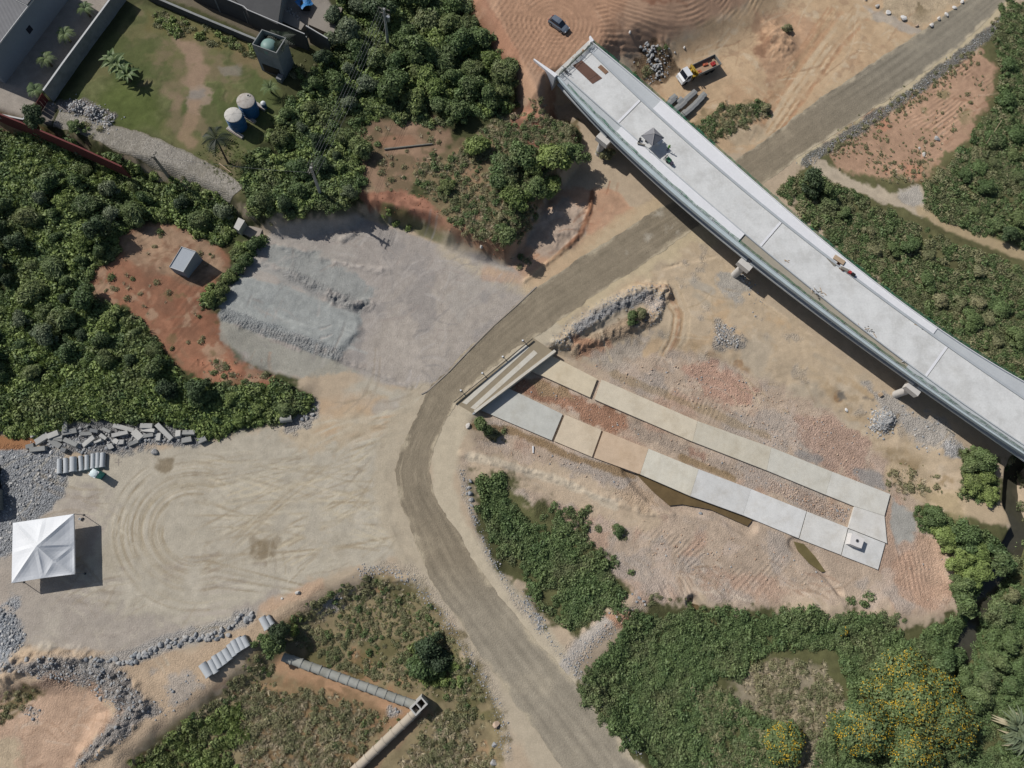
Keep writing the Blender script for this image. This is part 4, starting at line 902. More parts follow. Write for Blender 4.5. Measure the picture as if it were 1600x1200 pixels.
b = MB(); b.box((.5, 0, .45), (.55, .5, .5)); b.build('box', plain('purple_grey_box', C(76, 70, 88), .6), t)
b = MB(); b.box((.05, 0, .3), (1.6, .12, .08)); b.build('chassis', M_YEL, t)
for q in (-.33, .33): b = MB(); wheel(b, (-.3, q, .22), .22, .1, 0); b.build('wheel', M_BLK, t)
for q in (-.25, .25): b = MB(); b.cyl((-.7, q, .6), (-1.15, q, .85), .02, n=6); b.build('handle', M_STEEL, t)

# ------------------------------------------------------------------ people
M_SKIN = plain('skin', C(150, 105, 80), .6, .05, 4)
def person(px, py, label, shirt, trousers, helmet, face, step=.12):
    t = thing('person', label, 'person', on_deck(px, py), face)
    me = bpy.data.meshes.new('body'); J_ = {'pel': (0, 0, .95), 'ch': (0.03, 0, 1.32), 'nk': (.04, 0, 1.5), 'hd': (.06, 0, 1.66),
        'kl': (step, .1, .5), 'fl': (step*.8, .11, .07), 'tl': (step*.8+.17, .11, .04), 'kr': (-step*.2, -.1, .5), 'fr': (-step, -.11, .07), 'tr': (-step+.17, -.11, .04),
        'hl': (0.01, .1, .88), 'hr': (.01, -.1, .88), 'sl': (.03, .2, 1.42), 'sr': (.03, -.2, 1.42), 'el': (.1, .27, 1.14), 'er': (.1, -.27, 1.14), 'wl': (.33, .22, 1.05), 'wr': (.33, -.22, 1.05), 'pl': (.41, .21, 1.05), 'pr': (.41, -.21, 1.05)}
    R_ = dict(pel=.14, ch=.16, nk=.065, hd=.1, kl=.07, fl=.05, tl=.04, kr=.07, fr=.05, tr=.04, hl=.095, hr=.095, sl=.075, sr=.075, el=.05, er=.05, wl=.036, wr=.036, pl=.04, pr=.04)
    ks = list(J_); E_ = [('pel', 'ch'), ('ch', 'nk'), ('nk', 'hd'), ('pel', 'hl'), ('hl', 'kl'), ('kl', 'fl'), ('fl', 'tl'), ('pel', 'hr'), ('hr', 'kr'), ('kr', 'fr'), ('fr', 'tr'), ('ch', 'sl'), ('sl', 'el'), ('el', 'wl'), ('wl', 'pl'), ('ch', 'sr'), ('sr', 'er'), ('er', 'wr'), ('wr', 'pr')]
    me.from_pydata([J_[q] for q in ks], [(ks.index(a), ks.index(b)) for a, b in E_], []); o = link('body', me, t)
    sk = o.modifiers.new('skin', 'SKIN'); o.modifiers.new('sub', 'SUBSURF').levels = 1; o.modifiers['sub'].render_levels = 1
    for i, q in enumerate(ks): me.skin_vertices[0].data[i].radius = (R_[q], R_[q]); me.skin_vertices[0].data[i].use_root = (q == 'pel')
    m, nt, N, L, B = nodes('clothed_body'); tc = N.new('ShaderNodeTexCoord').outputs['Object']; sp = N.new('ShaderNodeSeparateXYZ'); L.new(tc, sp.inputs[0])
    c = mixcol(nt, trousers, shirt, mathn(nt, 'GREATER_THAN', sp.outputs[2], .96)); c = mixcol(nt, c, C(150, 105, 80), mathn(nt, 'GREATER_THAN', sp.outputs[2], 1.51)); c = mixcol(nt, c, C(50, 42, 38), mathn(nt, 'LESS_THAN', sp.outputs[2], .1))
    c = mixcol(nt, c, C(150, 105, 80), mathn(nt, 'GREATER_THAN', sp.outputs[0], .31)); L.new(scalecol(nt, c, mathn(nt, 'ADD', noisen(nt, 9, 3, .6, tc), .5)), B.inputs['Base Color']); B.inputs['Roughness'].default_value = .85
    me.materials.append(m)
    b = MB(); b.lathe([(.15, 1.68), (.145, 1.7), (.13, 1.71), (.125, 1.76), (.095, 1.82), (.04, 1.845)], (.05, 0, 0), 16); b.build('helmet', helmet, t, smooth=True)
    b = MB(); b.box((.15, 0, 1.69), (.1, .16, .015)); b.build('helmet_brim', helmet, t); b = MB(); b.box((.165, 0, 1.63), (.03, .03, .04)); b.build('nose', M_SKIN, t)
    return t
person(1038, 249, 'worker in a white hard hat pushing the green handcart', C(196, 190, 180), C(60, 66, 90), M_WHITE, ang_px((1040, 249), (1050, 259), DZ))
person(1042, 236, 'worker in a green vest standing in the shade of the grey canopy', C(96, 160, 70), C(52, 56, 76), plain('green_helmet', C(104, 160, 70), .5), ang_px((1038, 240), (1046, 228), DZ), .03)
# building materials by the right kerb
def board_stack(px0, px1, label, n, w, th, mats, z0=0.0, name='board_stack', part='board', cat='boards'):
    p, q = P(*px0, DZ), P(*px1, DZ); L = math.dist(p, q); rz = math.atan2(q[1]-p[1], q[0]-p[0])
    t = thing(name, label, cat, ((p[0]+q[0])/2, (p[1]+q[1])/2, DZ), rz)
    for i in range(n):
        b = MB(); b.box((random.uniform(-.1, .1), random.uniform(-.05, .05), z0+th*(i+.5)+.002*i), (L*random.uniform(.9, 1), w, th), rz=random.uniform(-.05, .05)); b.build(part, random.choice(mats), t)
    return t
board_stack((1293, 403), (1304, 415), 'grey timber formwork panel leaning flat left of the material heap', 2, .42, .06, [M_GREYW])
board_stack((1302, 402), (1318, 413), 'pale timber boards stacked against the right kerb', 6, .9, .07, [M_WOOD, M_GREYW, M_KERB])
board_stack((1312, 418), (1324, 424), 'dark timber offcuts between the boards and the red machine', 5, .5, .07, [M_GREYW, M_RUST, M_WOOD])
for px, py, lab in ((1309, 412, 'rusty scrap crate beside the pale board stack'), (1316, 421, 'brown tool crate beside the red machine')):
    t = thing('crate', lab, 'crate', on_deck(px, py), random.uniform(0, 1)); b = MB(); b.box((0, 0, .14), (.55, .45, .04)); b.build('bottom', M_RUST, t)
    for a, b_, d in ((0, .22, (.55, .03, .3)), (0, -.22, (.55, .03, .3)), (.27, 0, (.03, .45, .3)), (-.27, 0, (.03, .45, .3))): b = MB(); b.box((a, b_, .2), d); b.build('side', M_RUST, t)
t = thing('generator', 'red engine machine with a black tank by the right kerb', 'machine', on_deck(1328, 428), ang_px((1322, 424), (1335, 433), DZ))
b = MB(); b.box((-.25, 0, .35), (.55, .5, .5), taper=.85); b.build('engine', M_RED, t); b = MB(); b.cyl((.1, 0, .4), (.75, 0, .4), .3, n=16); b.build('tank', M_BLK, t)
for q in (-.28, .28): b = MB(); b.cyl((-.6, q, .06), (.85, q, .06), .03, n=6); b.build('frame_tube', M_DARK, t); b = MB(); b.cyl((-.6, q, .06), (-.6, q, .7), .03, n=6); b.build('frame_tube', M_DARK, t)
def litter(px, py, label, n, spread):
    t = thing('offcut_heap', label, 'debris', on_deck(px, py), ang_px((1270, 452), (1290, 466), DZ))
    for i in range(n):
        b = MB(); b.box((random.gauss(0, spread), random.gauss(0, spread*.45), .04+random.uniform(0, .06)), (random.uniform(.2, 1.1), random.uniform(.05, .12), .05), rz=random.uniform(-.9, .9)); b.build('offcut', random.choice([M_GREYW, M_DARK, M_WOOD, M_WHITE]), t)
litter(1278, 457, 'loose offcuts along the left kerb opposite the red machine', 20, .75); litter(1357, 516, 'scatter of offcuts farther along the left kerb', 14, .6); litter(1440, 512, 'two small dark offcuts near the right kerb', 3, .4); litter(1412, 563, 'small offcuts at the left kerb near the last joint', 4, .2); litter(1228, 407, 'small dark offcuts alone in mid deck', 3, .15); litter(1207, 328, 'few offcuts at the right kerb above the second joint', 4, .2)

# ------------------------------------------------------------------ box culverts
SLABS_A = [([(825, 577), (855, 552), (933, 592), (922, 621)], (224, 209, 184), -1.25), ([(929, 624), (940, 593), (1090, 658), (1082, 690)], (222, 210, 190), -1.25), ([(1082.3, 690), (1090.3, 658), (1205, 699), (1198, 735)], (214, 206, 190), -1.25),
           ([(1198.3, 735), (1205.3, 699), (1300, 737), (1290, 773)], (216, 212, 202), -1.25), ([(1290.3, 773), (1300.3, 737), (1391, 772), (1382, 806), (1335, 791)], (222, 219, 212), -1.25), ([(1335.3, 791.5), (1382, 806.4), (1386, 849), (1325.5, 825)], (227, 224, 220), -1.25)]
SLABS_B = [([(749, 640), (791, 605), (879, 647), (862, 688)], (206, 206, 199), -1.35), ([(866, 689), (883, 648), (940, 672), (925, 714)], (222, 205, 182), -1.35), ([(928, 715), (943, 673), (1013, 701), (1000, 741)], (216, 191, 166), -1.35),
           ([(1000.3, 741), (1013.3, 701), (1091.5, 733), (1078.5, 775)], (224, 218, 204), -1.35), ([(1078.8, 775), (1091.8, 733), (1173, 764), (1161, 805)], (220, 224, 228), -1.35), ([(1161.3, 805), (1173.3, 764), (1260, 799), (1248, 841)], (228, 230, 232), -1.35),
           ([(1249.5, 842), (1261.5, 799.5), (1325, 824.5), (1314, 867)], (226, 224, 221), -1.35), ([(1315.5, 868), (1326.5, 826.5), (1383, 849), (1372, 890)], (224, 230, 238), -1.35)]
def culvert(label, slabs, group):
    c = [P(*s[0][0], s[2]) for s in slabs]; cx = sum(p[0] for p in c)/len(c); cy = sum(p[1] for p in c)/len(c)
    r = thing('box_culvert', label, 'culvert', (cx, cy, -1.9), 0)
    for pts, rgb, zz in slabs:
        w = [P(a, b_, zz) for a, b_ in pts]; rgb = (rgb[0]-2, min(rgb[1], rgb[0]-1)-2, min(rgb[2], rgb[0]-2)-5); m = plain('slab_concrete', C(*rgb), .85, .2, .55, .1, fine=.14, dirt=C(rgb[0]*.9, rgb[1]*.88, rgb[2]*.85))
        b = MB(); b.prism(w, zz-.28, zz); b.build('slab', m, r, world=True)
        g = np.mean(np.array(w), 0); w2 = [tuple(g+(np.array(p)-g)*.985) for p in w]; b = MB(); b.prism(w2, zz-2.2, zz-.281); b.build('channel_wall', M_PIER, r, world=True)
    return r
culvert('upper of the two pale concrete box culverts, in one long beige run', SLABS_A, None); culvert('lower concrete box culvert with dark gaps between grey, beige and white slabs', SLABS_B, None)
t0 = P(1345, 845, .05); w = [P(a, b_, -.0) for a, b_ in ((1331, 833), (1351, 842), (1346, 857), (1328, 850))]
ch = thing('inlet_chamber', 'white concrete inlet box with a round hatch on the end slab', 'chamber', (w[0][0], w[0][1], -1.35))
b = MB(); b.prism(w, -1.347, 0); b.build('chamber_body', plain('white_concrete', C(230, 226, 222), .8, .06, 1), ch, world=True)
hx, hy = P(1339.5, 845, 0); b = MB(); b.cyl((hx, hy, .002), (hx, hy, .05), .3, n=24); b.build('hatch_rim', M_STEEL, ch, world=True); b = MB(); b.cyl((hx, hy, .05), (hx, hy, .06), .2, n=20); b.build('hatch_lid', M_DARK, ch, world=True)
# crossing over the culverts
cr_ = thing('culvert_crossing', 'narrow concrete crossing beside the road where the culverts begin', 'crossing', P(775, 592, 0)+(0,))
M_STRIP = plain('strip_concrete', C(216, 210, 196), .85, .1, .5, .1, dirt=C(200, 186, 160))
for q in ([(722, 629), (729, 632), (827, 543), (821, 538)], [(735, 637), (742, 640), (840, 552), (834, 547)]):
    b = MB(); b.prism([P(a, c, .06) for a, c in q], -.25, .075); b.build('track_strip', M_STRIP, cr_, world=True)
b = MB(); b.prism([P(a, c, 0) for a, c in ((712, 630), (742, 648), (864, 549), (832, 527))], -.3, .045); b.build('crossing_deck', plain('dusty_deck', C(158, 145, 122), .95, .2, .8, .1), cr_, world=True)
b = MB(); b.prism([P(a, c, .22) for a, c in ((740, 642), (743, 645), (869, 549), (866, 546))], -2.6, .22); b.build('head_wall', M_STRIP, cr_, world=True)
p, q = P(709, 629, .5), P(832, 529.5, .5)
rl = thing('guard_rail', 'black steel guard rail between the road and the culvert crossing', 'guard rail', ((p[0]+q[0])/2, (p[1]+q[1])/2, .05))
dv = np.array(q)-np.array(p); dv /= np.linalg.norm(dv); nv_ = np.array([-dv[1], dv[0]])
b = MB(); b.prism([tuple(np.array(p)-nv_*.05), tuple(np.array(q)-nv_*.05), tuple(np.array(q)+nv_*.05), tuple(np.array(p)+nv_*.05)], .38, .66); b.build('rail_beam', M_DARK, rl, world=True)
for i, tt in enumerate((.13, .4, .66, .92)):
    x, y = (np.array(p)+(np.array(q)-np.array(p))*tt); b = MB(); b.cyl((x, y, 0), (x, y, .62), .06, n=8); b.build('post', M_DARK, rl, world=True)
    x2, y2 = np.array((x, y))+nv_*.95; b = MB(); b.cyl((x, y, .5), (x2, y2, .12), .05, n=6); b.build('brace', M_DARK, rl, world=True); b = MB(); b.box((x2, y2, .12), (.28, .28, .2)); b.build('brace_foot', M_WHITE, rl, world=True)

# ------------------------------------------------------------------ vehicles
def loft(b, secs):
    n = len(secs[0]); vs = [p for s in secs for p in s]
    fs = [(k_*n+i, k_*n+(i+1) % n, (k_+1)*n+(i+1) % n, (k_+1)*n+i) for k_ in range(len(secs)-1) for i in range(n)]
    fs += [tuple(range(n-1, -1, -1)), tuple((len(secs)-1)*n+i for i in range(n))]
    return b.add(vs, fs)
M_PAINT = plain('grey_car_paint', C(128, 138, 150), .3, .06, 1, metal=.3, spec=.6); M_GLASS = plain('dark_glass', C(34, 40, 52), .08, .05, 1, spec=.8); M_TYRE = plain('tyre_rubber', C(40, 40, 40), .9); M_LAMP = plain('lamp_glass', C(210, 216, 220), .15, spec=.8)
x, y, z = G(872, 43)
car = thing('car', 'grey hatchback car parked on the red earth fill', 'car', (x, y, z+.02), ang_px((858, 32), (886, 52), 6.4))
def sec(xx, hw, z0, z1, r=.82): return [(xx, -hw, z0), (xx, hw, z0), (xx, hw, z0+(z1-z0)*.65), (xx, hw*r, z1), (xx, -hw*r, z1), (xx, -hw, z0+(z1-z0)*.65)]
b = MB(); loft(b, [sec(-2.0, .72, .35, .82), sec(-1.9, .83, .25, .95), sec(-1.2, .87, .22, 1.0), sec(0, .88, .22, .98), sec(.8, .87, .22, .96), sec(1.6, .84, .25, .84), sec(2.0, .74, .32, .7), sec(2.1, .6, .4, .62)]); b.build('body', M_PAINT, car, smooth=False)
b = MB(); loft(b, [sec(-1.85, .72, .9, .98, .9), sec(-1.35, .74, .9, 1.44, .78), sec(-.2, .75, .9, 1.48, .78), sec(.35, .75, .9, 1.42, .78), sec(1.05, .72, .9, .97, .9)]); b.build('window_glass', M_GLASS, car)
b = MB(); loft(b, [[(-1.5, -.55, 1.4), (-1.5, .55, 1.4), (-1.45, .55, 1.47), (-1.45, -.55, 1.47)], [(-.2, -.6, 1.44), (-.2, .6, 1.44), (-.2, .6, 1.52), (-.2, -.6, 1.52)], [(.32, -.57, 1.4), (.32, .57, 1.4), (.3, .57, 1.45), (.3, -.57, 1.45)]]); b.build('roof', M_PAINT, car)
for sx_ in (-1.25, 1.3):
    for sy_ in (-.82, .82):
        b = MB(); b.cyl((sx_, sy_-.1, .31), (sx_, sy_+.1, .31), .31, n=16); w_ = b.build('wheel', M_TYRE, car); b = MB(); b.cyl((sx_, sy_-.11, .31), (sx_, sy_+.11, .31), .18, n=12); b.build('rim', M_STEEL, w_)
for sy_ in (-.6, .6):
    b = MB(); b.box((2.0, sy_, .66), (.16, .26, .1)); b.build('headlight', M_LAMP, car); b = MB(); b.box((-1.98, sy_, .82), (.08, .26, .16)); b.build('tail_light', M_RED, car)
    b = MB(); b.box((.75, sy_*1.6, 1.02), (.16, .16, .12)); b.build('mirror', M_PAINT, car)
# crane truck
x, y, z = G(1088, 116); rz = ang_px((1122, 97), (1056, 128), 1)
tr = thing('crane_truck', 'white flatbed truck with a folded yellow crane behind its cab', 'truck', (x, y, z+.02), rz)
M_TRW = plain('white_truck_paint', C(232, 234, 236), .4, .05, 1, spec=.5); M_BED = plain('bed_boards', C(178, 150, 124), .9, .2, 1.2, .1); M_SIDE = plain('grey_bed_side', C(138, 140, 136), .7, .15, 1)
b = MB(); loft(b, [[(2.6, -1.1, .7), (2.6, 1.1, .7), (2.6, 1.05, 2.55), (2.6, -1.05, 2.55)], [(3.75, -1.1, .7), (3.75, 1.1, .7), (3.7, 1.02, 2.6), (3.7, -1.02, 2.6)], [(4.15, -1.1, .6), (4.15, 1.1, .6), (4.1, 1.06, 1.65), (4.1, -1.06, 1.65)], [(4.55, -1.08, .6), (4.55, 1.08, .6), (4.5, 1.05, 1.4), (4.5, -1.05, 1.4)]]); b.build('cab', M_TRW, tr)
b = MB(); b.add([(3.74, -.95, 2.5), (3.74, .95, 2.5), (4.14, .98, 1.7), (4.14, -.98, 1.7)], [(0, 1, 2, 3)]); b.build('windscreen', M_GLASS, tr)
for s in (-1, 1):
    b = MB(); b.add([(2.9, s*1.085, 2.4), (3.6, s*1.085, 2.4), (3.9, s*1.115, 1.6), (2.9, s*1.115, 1.6)], [(0, 1, 2, 3)]); b.build('side_window', M_GLASS, tr)
    b = MB(); b.box((4.0, s*1.3, 2.0), (.12, .2, .4)); b.build('mirror', M_BLK, tr); b = MB(); b.box((4.56, s*.8, .95), (.06, .3, .2)); b.build('headlight', M_LAMP, tr)
    for xx in (3.6, -1.9, -3.1):
        b = MB(); b.cyl((xx, s*.95-.16, .5), (xx, s*.95+.16, .5), .5, n=18); b.build('wheel', M_TYRE, tr)
b = MB(); b.box((4.58, 0, .75), (.1, 2.2, .25)); b.build('bumper', M_TRW, tr); b = MB(); b.box((-.3, 0, .85), (8.2, .8, .25)); b.build('chassis', M_DARK, tr)
b = MB(); b.box((-1.75, 0, 1.15), (5.6, 2.3, .1)); b.build('bed_floor', M_BED, tr)
for s in (-1, 1): b = MB(); b.box((-1.75, s*1.2, 1.55), (5.7, .09, .75)); b.build('bed_side', M_SIDE, tr)
b = MB(); b.box((-4.6, 0, 1.5), (.09, 2.3, .7)); b.build('tailgate', M_SIDE, tr); b = MB(); b.box((1.05, 0, 1.6), (.09, 2.3, .8)); b.build('headboard', M_YEL, tr)
b = MB(); b.cyl((1.7, 0, .9), (1.7, 0, 2.6), .26, n=12); b.build('crane_column', M_YEL, tr)
for a, c, r_ in (((1.7, -1.0, 2.3), (1.5, 1.1, 2.5), .17), ((1.5, 1.1, 2.5), (1.95, -.9, 2.85), .14), ((1.95, -.9, 2.85), (2.1, .7, 2.7), .1), ((1.3, -1.1, 1.5), (2.1, -1.0, 1.5), .12), ((1.3, 1.1, 1.5), (2.1, 1.0, 1.5), .12)):
    b = MB(); b.cyl(a, c, r_, n=8); b.build('crane_arm', M_YEL, tr)
for a in ((1.7, -1.05, 1.0), (1.7, 1.05, 1.0)): b = MB(); b.cyl((a[0], a[1], .1), (a[0], a[1], 1.6), .08, n=8); b.build('stabiliser', M_BLK, tr)
b = MB(); b.box((1.7, 0, 1.2), (.9, 2.0, .35)); b.build('crane_base', M_YEL, tr)
def on_truck(lx, ly): p = Matrix.Rotation(rz, 3, 'Z') @ Vector((lx, ly, 0)); return (tr.location.x+p.x, tr.location.y+p.y, tr.location.z+1.203)
M_OR = plain('orange_plastic', C(200, 112, 82), .6, .15, 2); M_ORD = plain('orange_faded', C(196, 120, 86), .7, .2, 2)
for i, (lx, ly, d, lab, mt) in enumerate([(-1.9, -.35, (1.1, .45, .3), 'bright orange case in the middle of the truck bed', M_OR), (.3, .45, (1.3, .7, .25), 'faded orange case in the truck bed behind the crane', M_ORD), (-3.4, .2, (.9, .8, .35), 'dark red bag at the rear of the truck bed', M_RED), (-3.9, -.4, (.5, .5, .3), 'tan box in the rear corner of the truck bed', M_WOOD)]):
    t = thing('tool_case', lab, 'case', on_truck(lx, ly), rz+random.uniform(-.3, .3)); b = MB(); b.box((0, 0, d[2]/2), d, taper=.9); b.build('case_body', mt, t); b = MB(); b.box((0, 0, d[2]+.03), (d[0]*.3, .06, .06)); b.build('handle', M_BLK, t)

# ------------------------------------------------------------------ concrete goods
M_PIPE = plain('pipe_concrete', C(196, 200, 202), .85, .12, .8, .1); M_PIPE2 = plain('old_pipe_concrete', C(172, 172, 164), .9, .2, .8, .12, dirt=C(140, 138, 124)); M_BLOCK = plain('block_concrete', C(160, 160, 156), .9, .22, .8, .15); M_BLOCKL = plain('pale_block_concrete', C(196, 194, 188), .9, .18, .8, .15); M_BLOCKD = plain('grey_block_concrete', C(132, 134, 134), .9, .2, 1, .15)
def pipe_thing(p0, p1, dia, label, group, mat, name='concrete_pipe', zoff=0.0, collar=True):
    a, c = G(*p0), G(*p1); r_ = dia/2; z_ = (a[2]+c[2])/2+r_+zoff
    a, c = P(*p0, z_), P(*p1, z_); L = math.dist(a, c); rz_ = math.atan2(c[1]-a[1], c[0]-a[0])
    t = thing(name, label, 'pipe', ((a[0]+c[0])/2, (a[1]+c[1])/2, z_-r_), rz_, group)
    b = MB(); b.tube((-L/2, 0, r_), (L/2, 0, r_), r_, r_*.8, 22); b.build('barrel', mat, t, smooth=False)
    if collar: b = MB(); b.tube((-L/2-.02, 0, r_+.0), (-L/2+.26, 0, r_), r_*1.1, r_*.98, 22); b.build('collar', mat, t)
    return t
ORD = ['leftmost', 'second from left', 'third from left', 'fourth from left', 'fifth from left', 'fifth from right', 'fourth from right', 'third from right', 'second from right', 'rightmost']
A_ = [((93, 740), (93, 717), .72), ((103.5, 739), (103, 716), .76), ((114.5, 737), (114.5, 714), 1.02), ((127.5, 735.5), (126, 712.5), .68), ((136, 734), (136, 711), .68), ((145, 732), (145.5, 709), .68), ((152.5, 731), (153, 707.5), .64), ((160, 730), (161, 707.5), .78)]
nm = ['leftmost', 'second from left', 'widest, third from left', 'fourth from left', 'fourth from right', 'third from right', 'second from right', 'rightmost']
for (p0, p1, d), n_ in zip(A_, nm): pipe_thing(p0, p1, d, n_+' of the eight concrete pipes lying by the rubble heap', 'eight concrete pipes by the rubble', M_PIPE)
B_ = [((328, 1056), (315.6, 1037), 1.2), ((338, 1051), (328, 1031), .95), ((344, 1043), (334, 1024), .9), ((352.5, 1037), (342.5, 1019), .95), ((360, 1031), (350, 1014), .95), ((367.5, 1024), (357.5, 1006), .9), ((373, 1019), (364, 1000), .95), ((380.6, 1014), (372, 995.6), .9), ((387.5, 1010), (379, 994), .9)]
nm = ['leftmost and widest', 'second from left', 'third from left', 'fourth from left', 'middle one', 'fourth from right', 'third from right', 'second from right', 'rightmost']
for i, ((p0, p1, d), n_) in enumerate(zip(B_, nm)): pipe_thing(p0, p1, d, n_+' of the nine concrete pipes above the brush slope', 'nine concrete pipes above the slope', M_PIPE)
pipe_thing((419, 982.5), (409, 964), 1.15, 'wider of the two concrete pipes beside the brush slope', 'pair of concrete pipes', M_PIPE); pipe_thing((425.6, 976), (417.5, 962.5), .8, 'narrower of the two concrete pipes beside the brush slope', 'pair of concrete pipes', M_PIPE)
pipe_thing((456, 653), (438, 656), 1.2, 'single grey concrete pipe end in the weeds above the yard', None, M_PIPE2)
def pipeline(label, px0, px1, n, dia, z_, mat):
    a, c = np.array(P(*px0, z_+dia/2)), np.array(P(*px1, z_+dia/2)); L = np.linalg.norm(c-a)/n; d = (c-a)/np.linalg.norm(c-a)
    t = thing('drain_pipeline', label, 'pipeline', (a[0], a[1], z_), math.atan2(d[1], d[0])); first = None
    for i in range(n):
        jz = random.uniform(-.03, .03); b = MB(); b.tube((i*L+.03, jz, dia/2), ((i+1)*L-.03, jz, dia/2), dia/2, dia*.4, 22); s = b.build('pipe_segment', mat, t)
        b = MB(); b.tube(((i+1)*L-.2, jz, dia/2), ((i+1)*L+.05, jz, dia/2), dia*.56, dia*.51, 22); b.build('collar', mat, s)
ZM = -2.05
pipeline('long grey concrete pipeline of many short segments leading to the manhole box', (442, 1026), (646, 1101), 14, 1.35, ZM, M_PIPE2)
pipeline('dusty tan concrete pipeline running from the manhole box to the bottom edge', (654, 1108), (530, 1226), 9, 1.35, ZM, plain('dusty_pipe', C(190, 178, 160), .9, .15, .8, .1))
q = [P(a, c, .35) for a, c in ((639.5, 1107), (658.5, 1088.5), (670, 1101), (649.5, 1119))]; o_, ux, uy = np.array(q[0]), np.array(q[1])-np.array(q[0]), np.array(q[3])-np.array(q[0])
mh = thing('manhole_box', 'open concrete manhole box with two square holes joining the pipelines', 'manhole', (q[0][0], q[0][1], -2.2))
def uvp(a, c): p = o_+ux*a+uy*c; return (float(p[0]), float(p[1]))
for a0, a1, c0, c1 in ((0, 1, 0, .14), (0, 1, .86, 1), (0, .09, .14, .86), (.91, 1, .14, .86), (.46, .54, .14, .86)):
    b = MB(); b.prism([uvp(a0, c0), uvp(a1, c0), uvp(a1, c1), uvp(a0, c1)], -2.4, .35); b.build('chamber_wall', M_BLOCKL, mh, world=True)
# kerb beams by the truck
kb = [(1046, 163, 1.9), (1055, 173, 1.9), (1050, 157, 1.3), (1064, 166, 1.6), (1071, 158, 1.6), (1080, 150, 1.7), (1073, 177, 2.0), (1081, 169, 2.0), (1090, 160, 1.8), (1096, 153, 1.4), (1066, 181, 1.4), (1061, 160, 1.2)]
kl = ['west end, next to the viaduct', 'near the viaduct net', 'upper west corner', 'middle, left of the gap', 'upper side by the dark gap', 'topmost, nearest the truck shadow', 'lower side, middle of the long row', 'lower side, right of middle', 'right end of the long row', 'upper right corner', 'bottom corner, closest to the viaduct edge', 'short one inside the stack']
ka = ang_px((1060, 178), (1092, 150), .5)
for (px, py, L), lab in zip(kb, kl):
    x, y, z = G(px, py); t = thing('concrete_block', 'grey concrete block in the stack below the truck: '+lab, 'block', (x, y, z-.03), ka+random.uniform(-.06, .06), 'stacked blocks below the truck'); h = random.choice((.5, .75, 1.0))
    for s in (-1, 1): b = MB(); b.box((0, s*.27, h/2), (L*1.25, .52, h)); b.build('block_half', M_BLOCK if s > 0 else M_BLOCKD, t)
# small pier-foot things, white crate etc
x, y, z = G(1375, 617); t = thing('stone_block', 'orange brown stone block beside the gravel under the viaduct', 'stone', (x, y, z), .6); b = MB(); b.box((0, 0, .25), (.75, .6, .5), taper=.8); b.build('block', M_WOOD, t)

# ------------------------------------------------------------------ portable toilet, white tent
x, y, z = G(157.5, 742)
pt_ = thing('portable_toilet', 'teal portable toilet cabin with a white roof beside the pipes', 'toilet', (x, y, z), ang_px((150, 735), (162, 742)))
M_TEAL = plain('teal_plastic', C(70, 150, 140), .5, .1, 2); b = MB(); b.box((0, 0, 1.08), (1.1, 1.1, 2.1)); b.build('cabin', M_TEAL, pt_)
b = MB(); b.box((0, 0, 2.2), (1.16, 1.16, .12)); b.add([], []); b.build('roof_rim', M_WHITE, pt_); b = MB(); b.lathe([(.66, 2.26), (.6, 2.34), (.4, 2.42), (.1, 2.46)], n=8); b.build('roof_dome', plain('pale_roof_plastic', C(222, 236, 236), .5, .06, 2), pt_)
b = MB(); b.box((.565, 0, 1.05), (.02, .8, 1.85)); b.build('door', plain('teal_door', C(90, 170, 158), .5, .1, 2), pt_); b = MB(); b.box((0, 0, .06), (1.2, 1.2, .1)); b.build('skid', M_BLK, pt_)
M_TENT = plain('white_pvc', C(240, 242, 244), .6, .04, .6, .05, fine=.03); HT = 3.05
tc_ = {k_: P(*v, HT) for k_, v in dict(A=(115, 803), B=(116.5, 897), Cc=(68, 903), D=(18, 911), H=(20, 817), Gp=(116, 851)).items()}
tz = {k_: HT for k_ in tc_}; tc_['E'] = P(57, 853, 5.4); tz['E'] = 5.4; tc_['F'] = P(84, 877, 4.2); tz['F'] = 4.2
m1, m2 = P(67, 810, HT), P(19, 864, HT); tc_['N'] = m1; tz['N'] = HT; tc_['W'] = m2; tz['W'] = HT
wt = thing('marquee_tent', 'large white marquee tent standing on the sandy yard', 'tent', (tc_['E'][0], tc_['E'][1], 0))
def panel(keys):
    """cloth panel tessellated so that it sags between its edges"""
    p = [np.array(tc_[k_]+(tz[k_],)) for k_ in keys]; n = 8; vs = []; ids = {}; b = MB()
    for i in range(n+1):
        for j in range(n+1-i):
            u, v = i/n, j/n; w_ = 1-u-v; q = p[0]*w_+p[1]*u+p[2]*v; sag = .35*(u*v*w_*27)*.5+.03*math.sin(18*u)*v*w_*4
            ids[i, j] = len(vs); vs.append((q[0], q[1], q[2]-sag))
    fs = []
    for i in range(n):
        for j in range(n-i):
            fs.append((ids[i, j], ids[i+1, j], ids[i, j+1]))
            if j < n-i-1: fs.append((ids[i+1, j], ids[i+1, j+1], ids[i, j+1]))
    b.add(vs, fs); b.build('roof_panel', M_TENT, wt, world=True)
for ks in (('E', 'A', 'N'), ('E', 'N', 'H'), ('E', 'H', 'W'), ('E', 'W', 'D'), ('E', 'D', 'Cc'), ('E', 'Cc', 'F'), ('E', 'F', 'Gp'), ('E', 'Gp', 'A'), ('F', 'Cc', 'B'), ('F', 'B', 'Gp')): panel(ks)
ring = ['A', 'Gp', 'B', 'Cc', 'D', 'W', 'H', 'N']
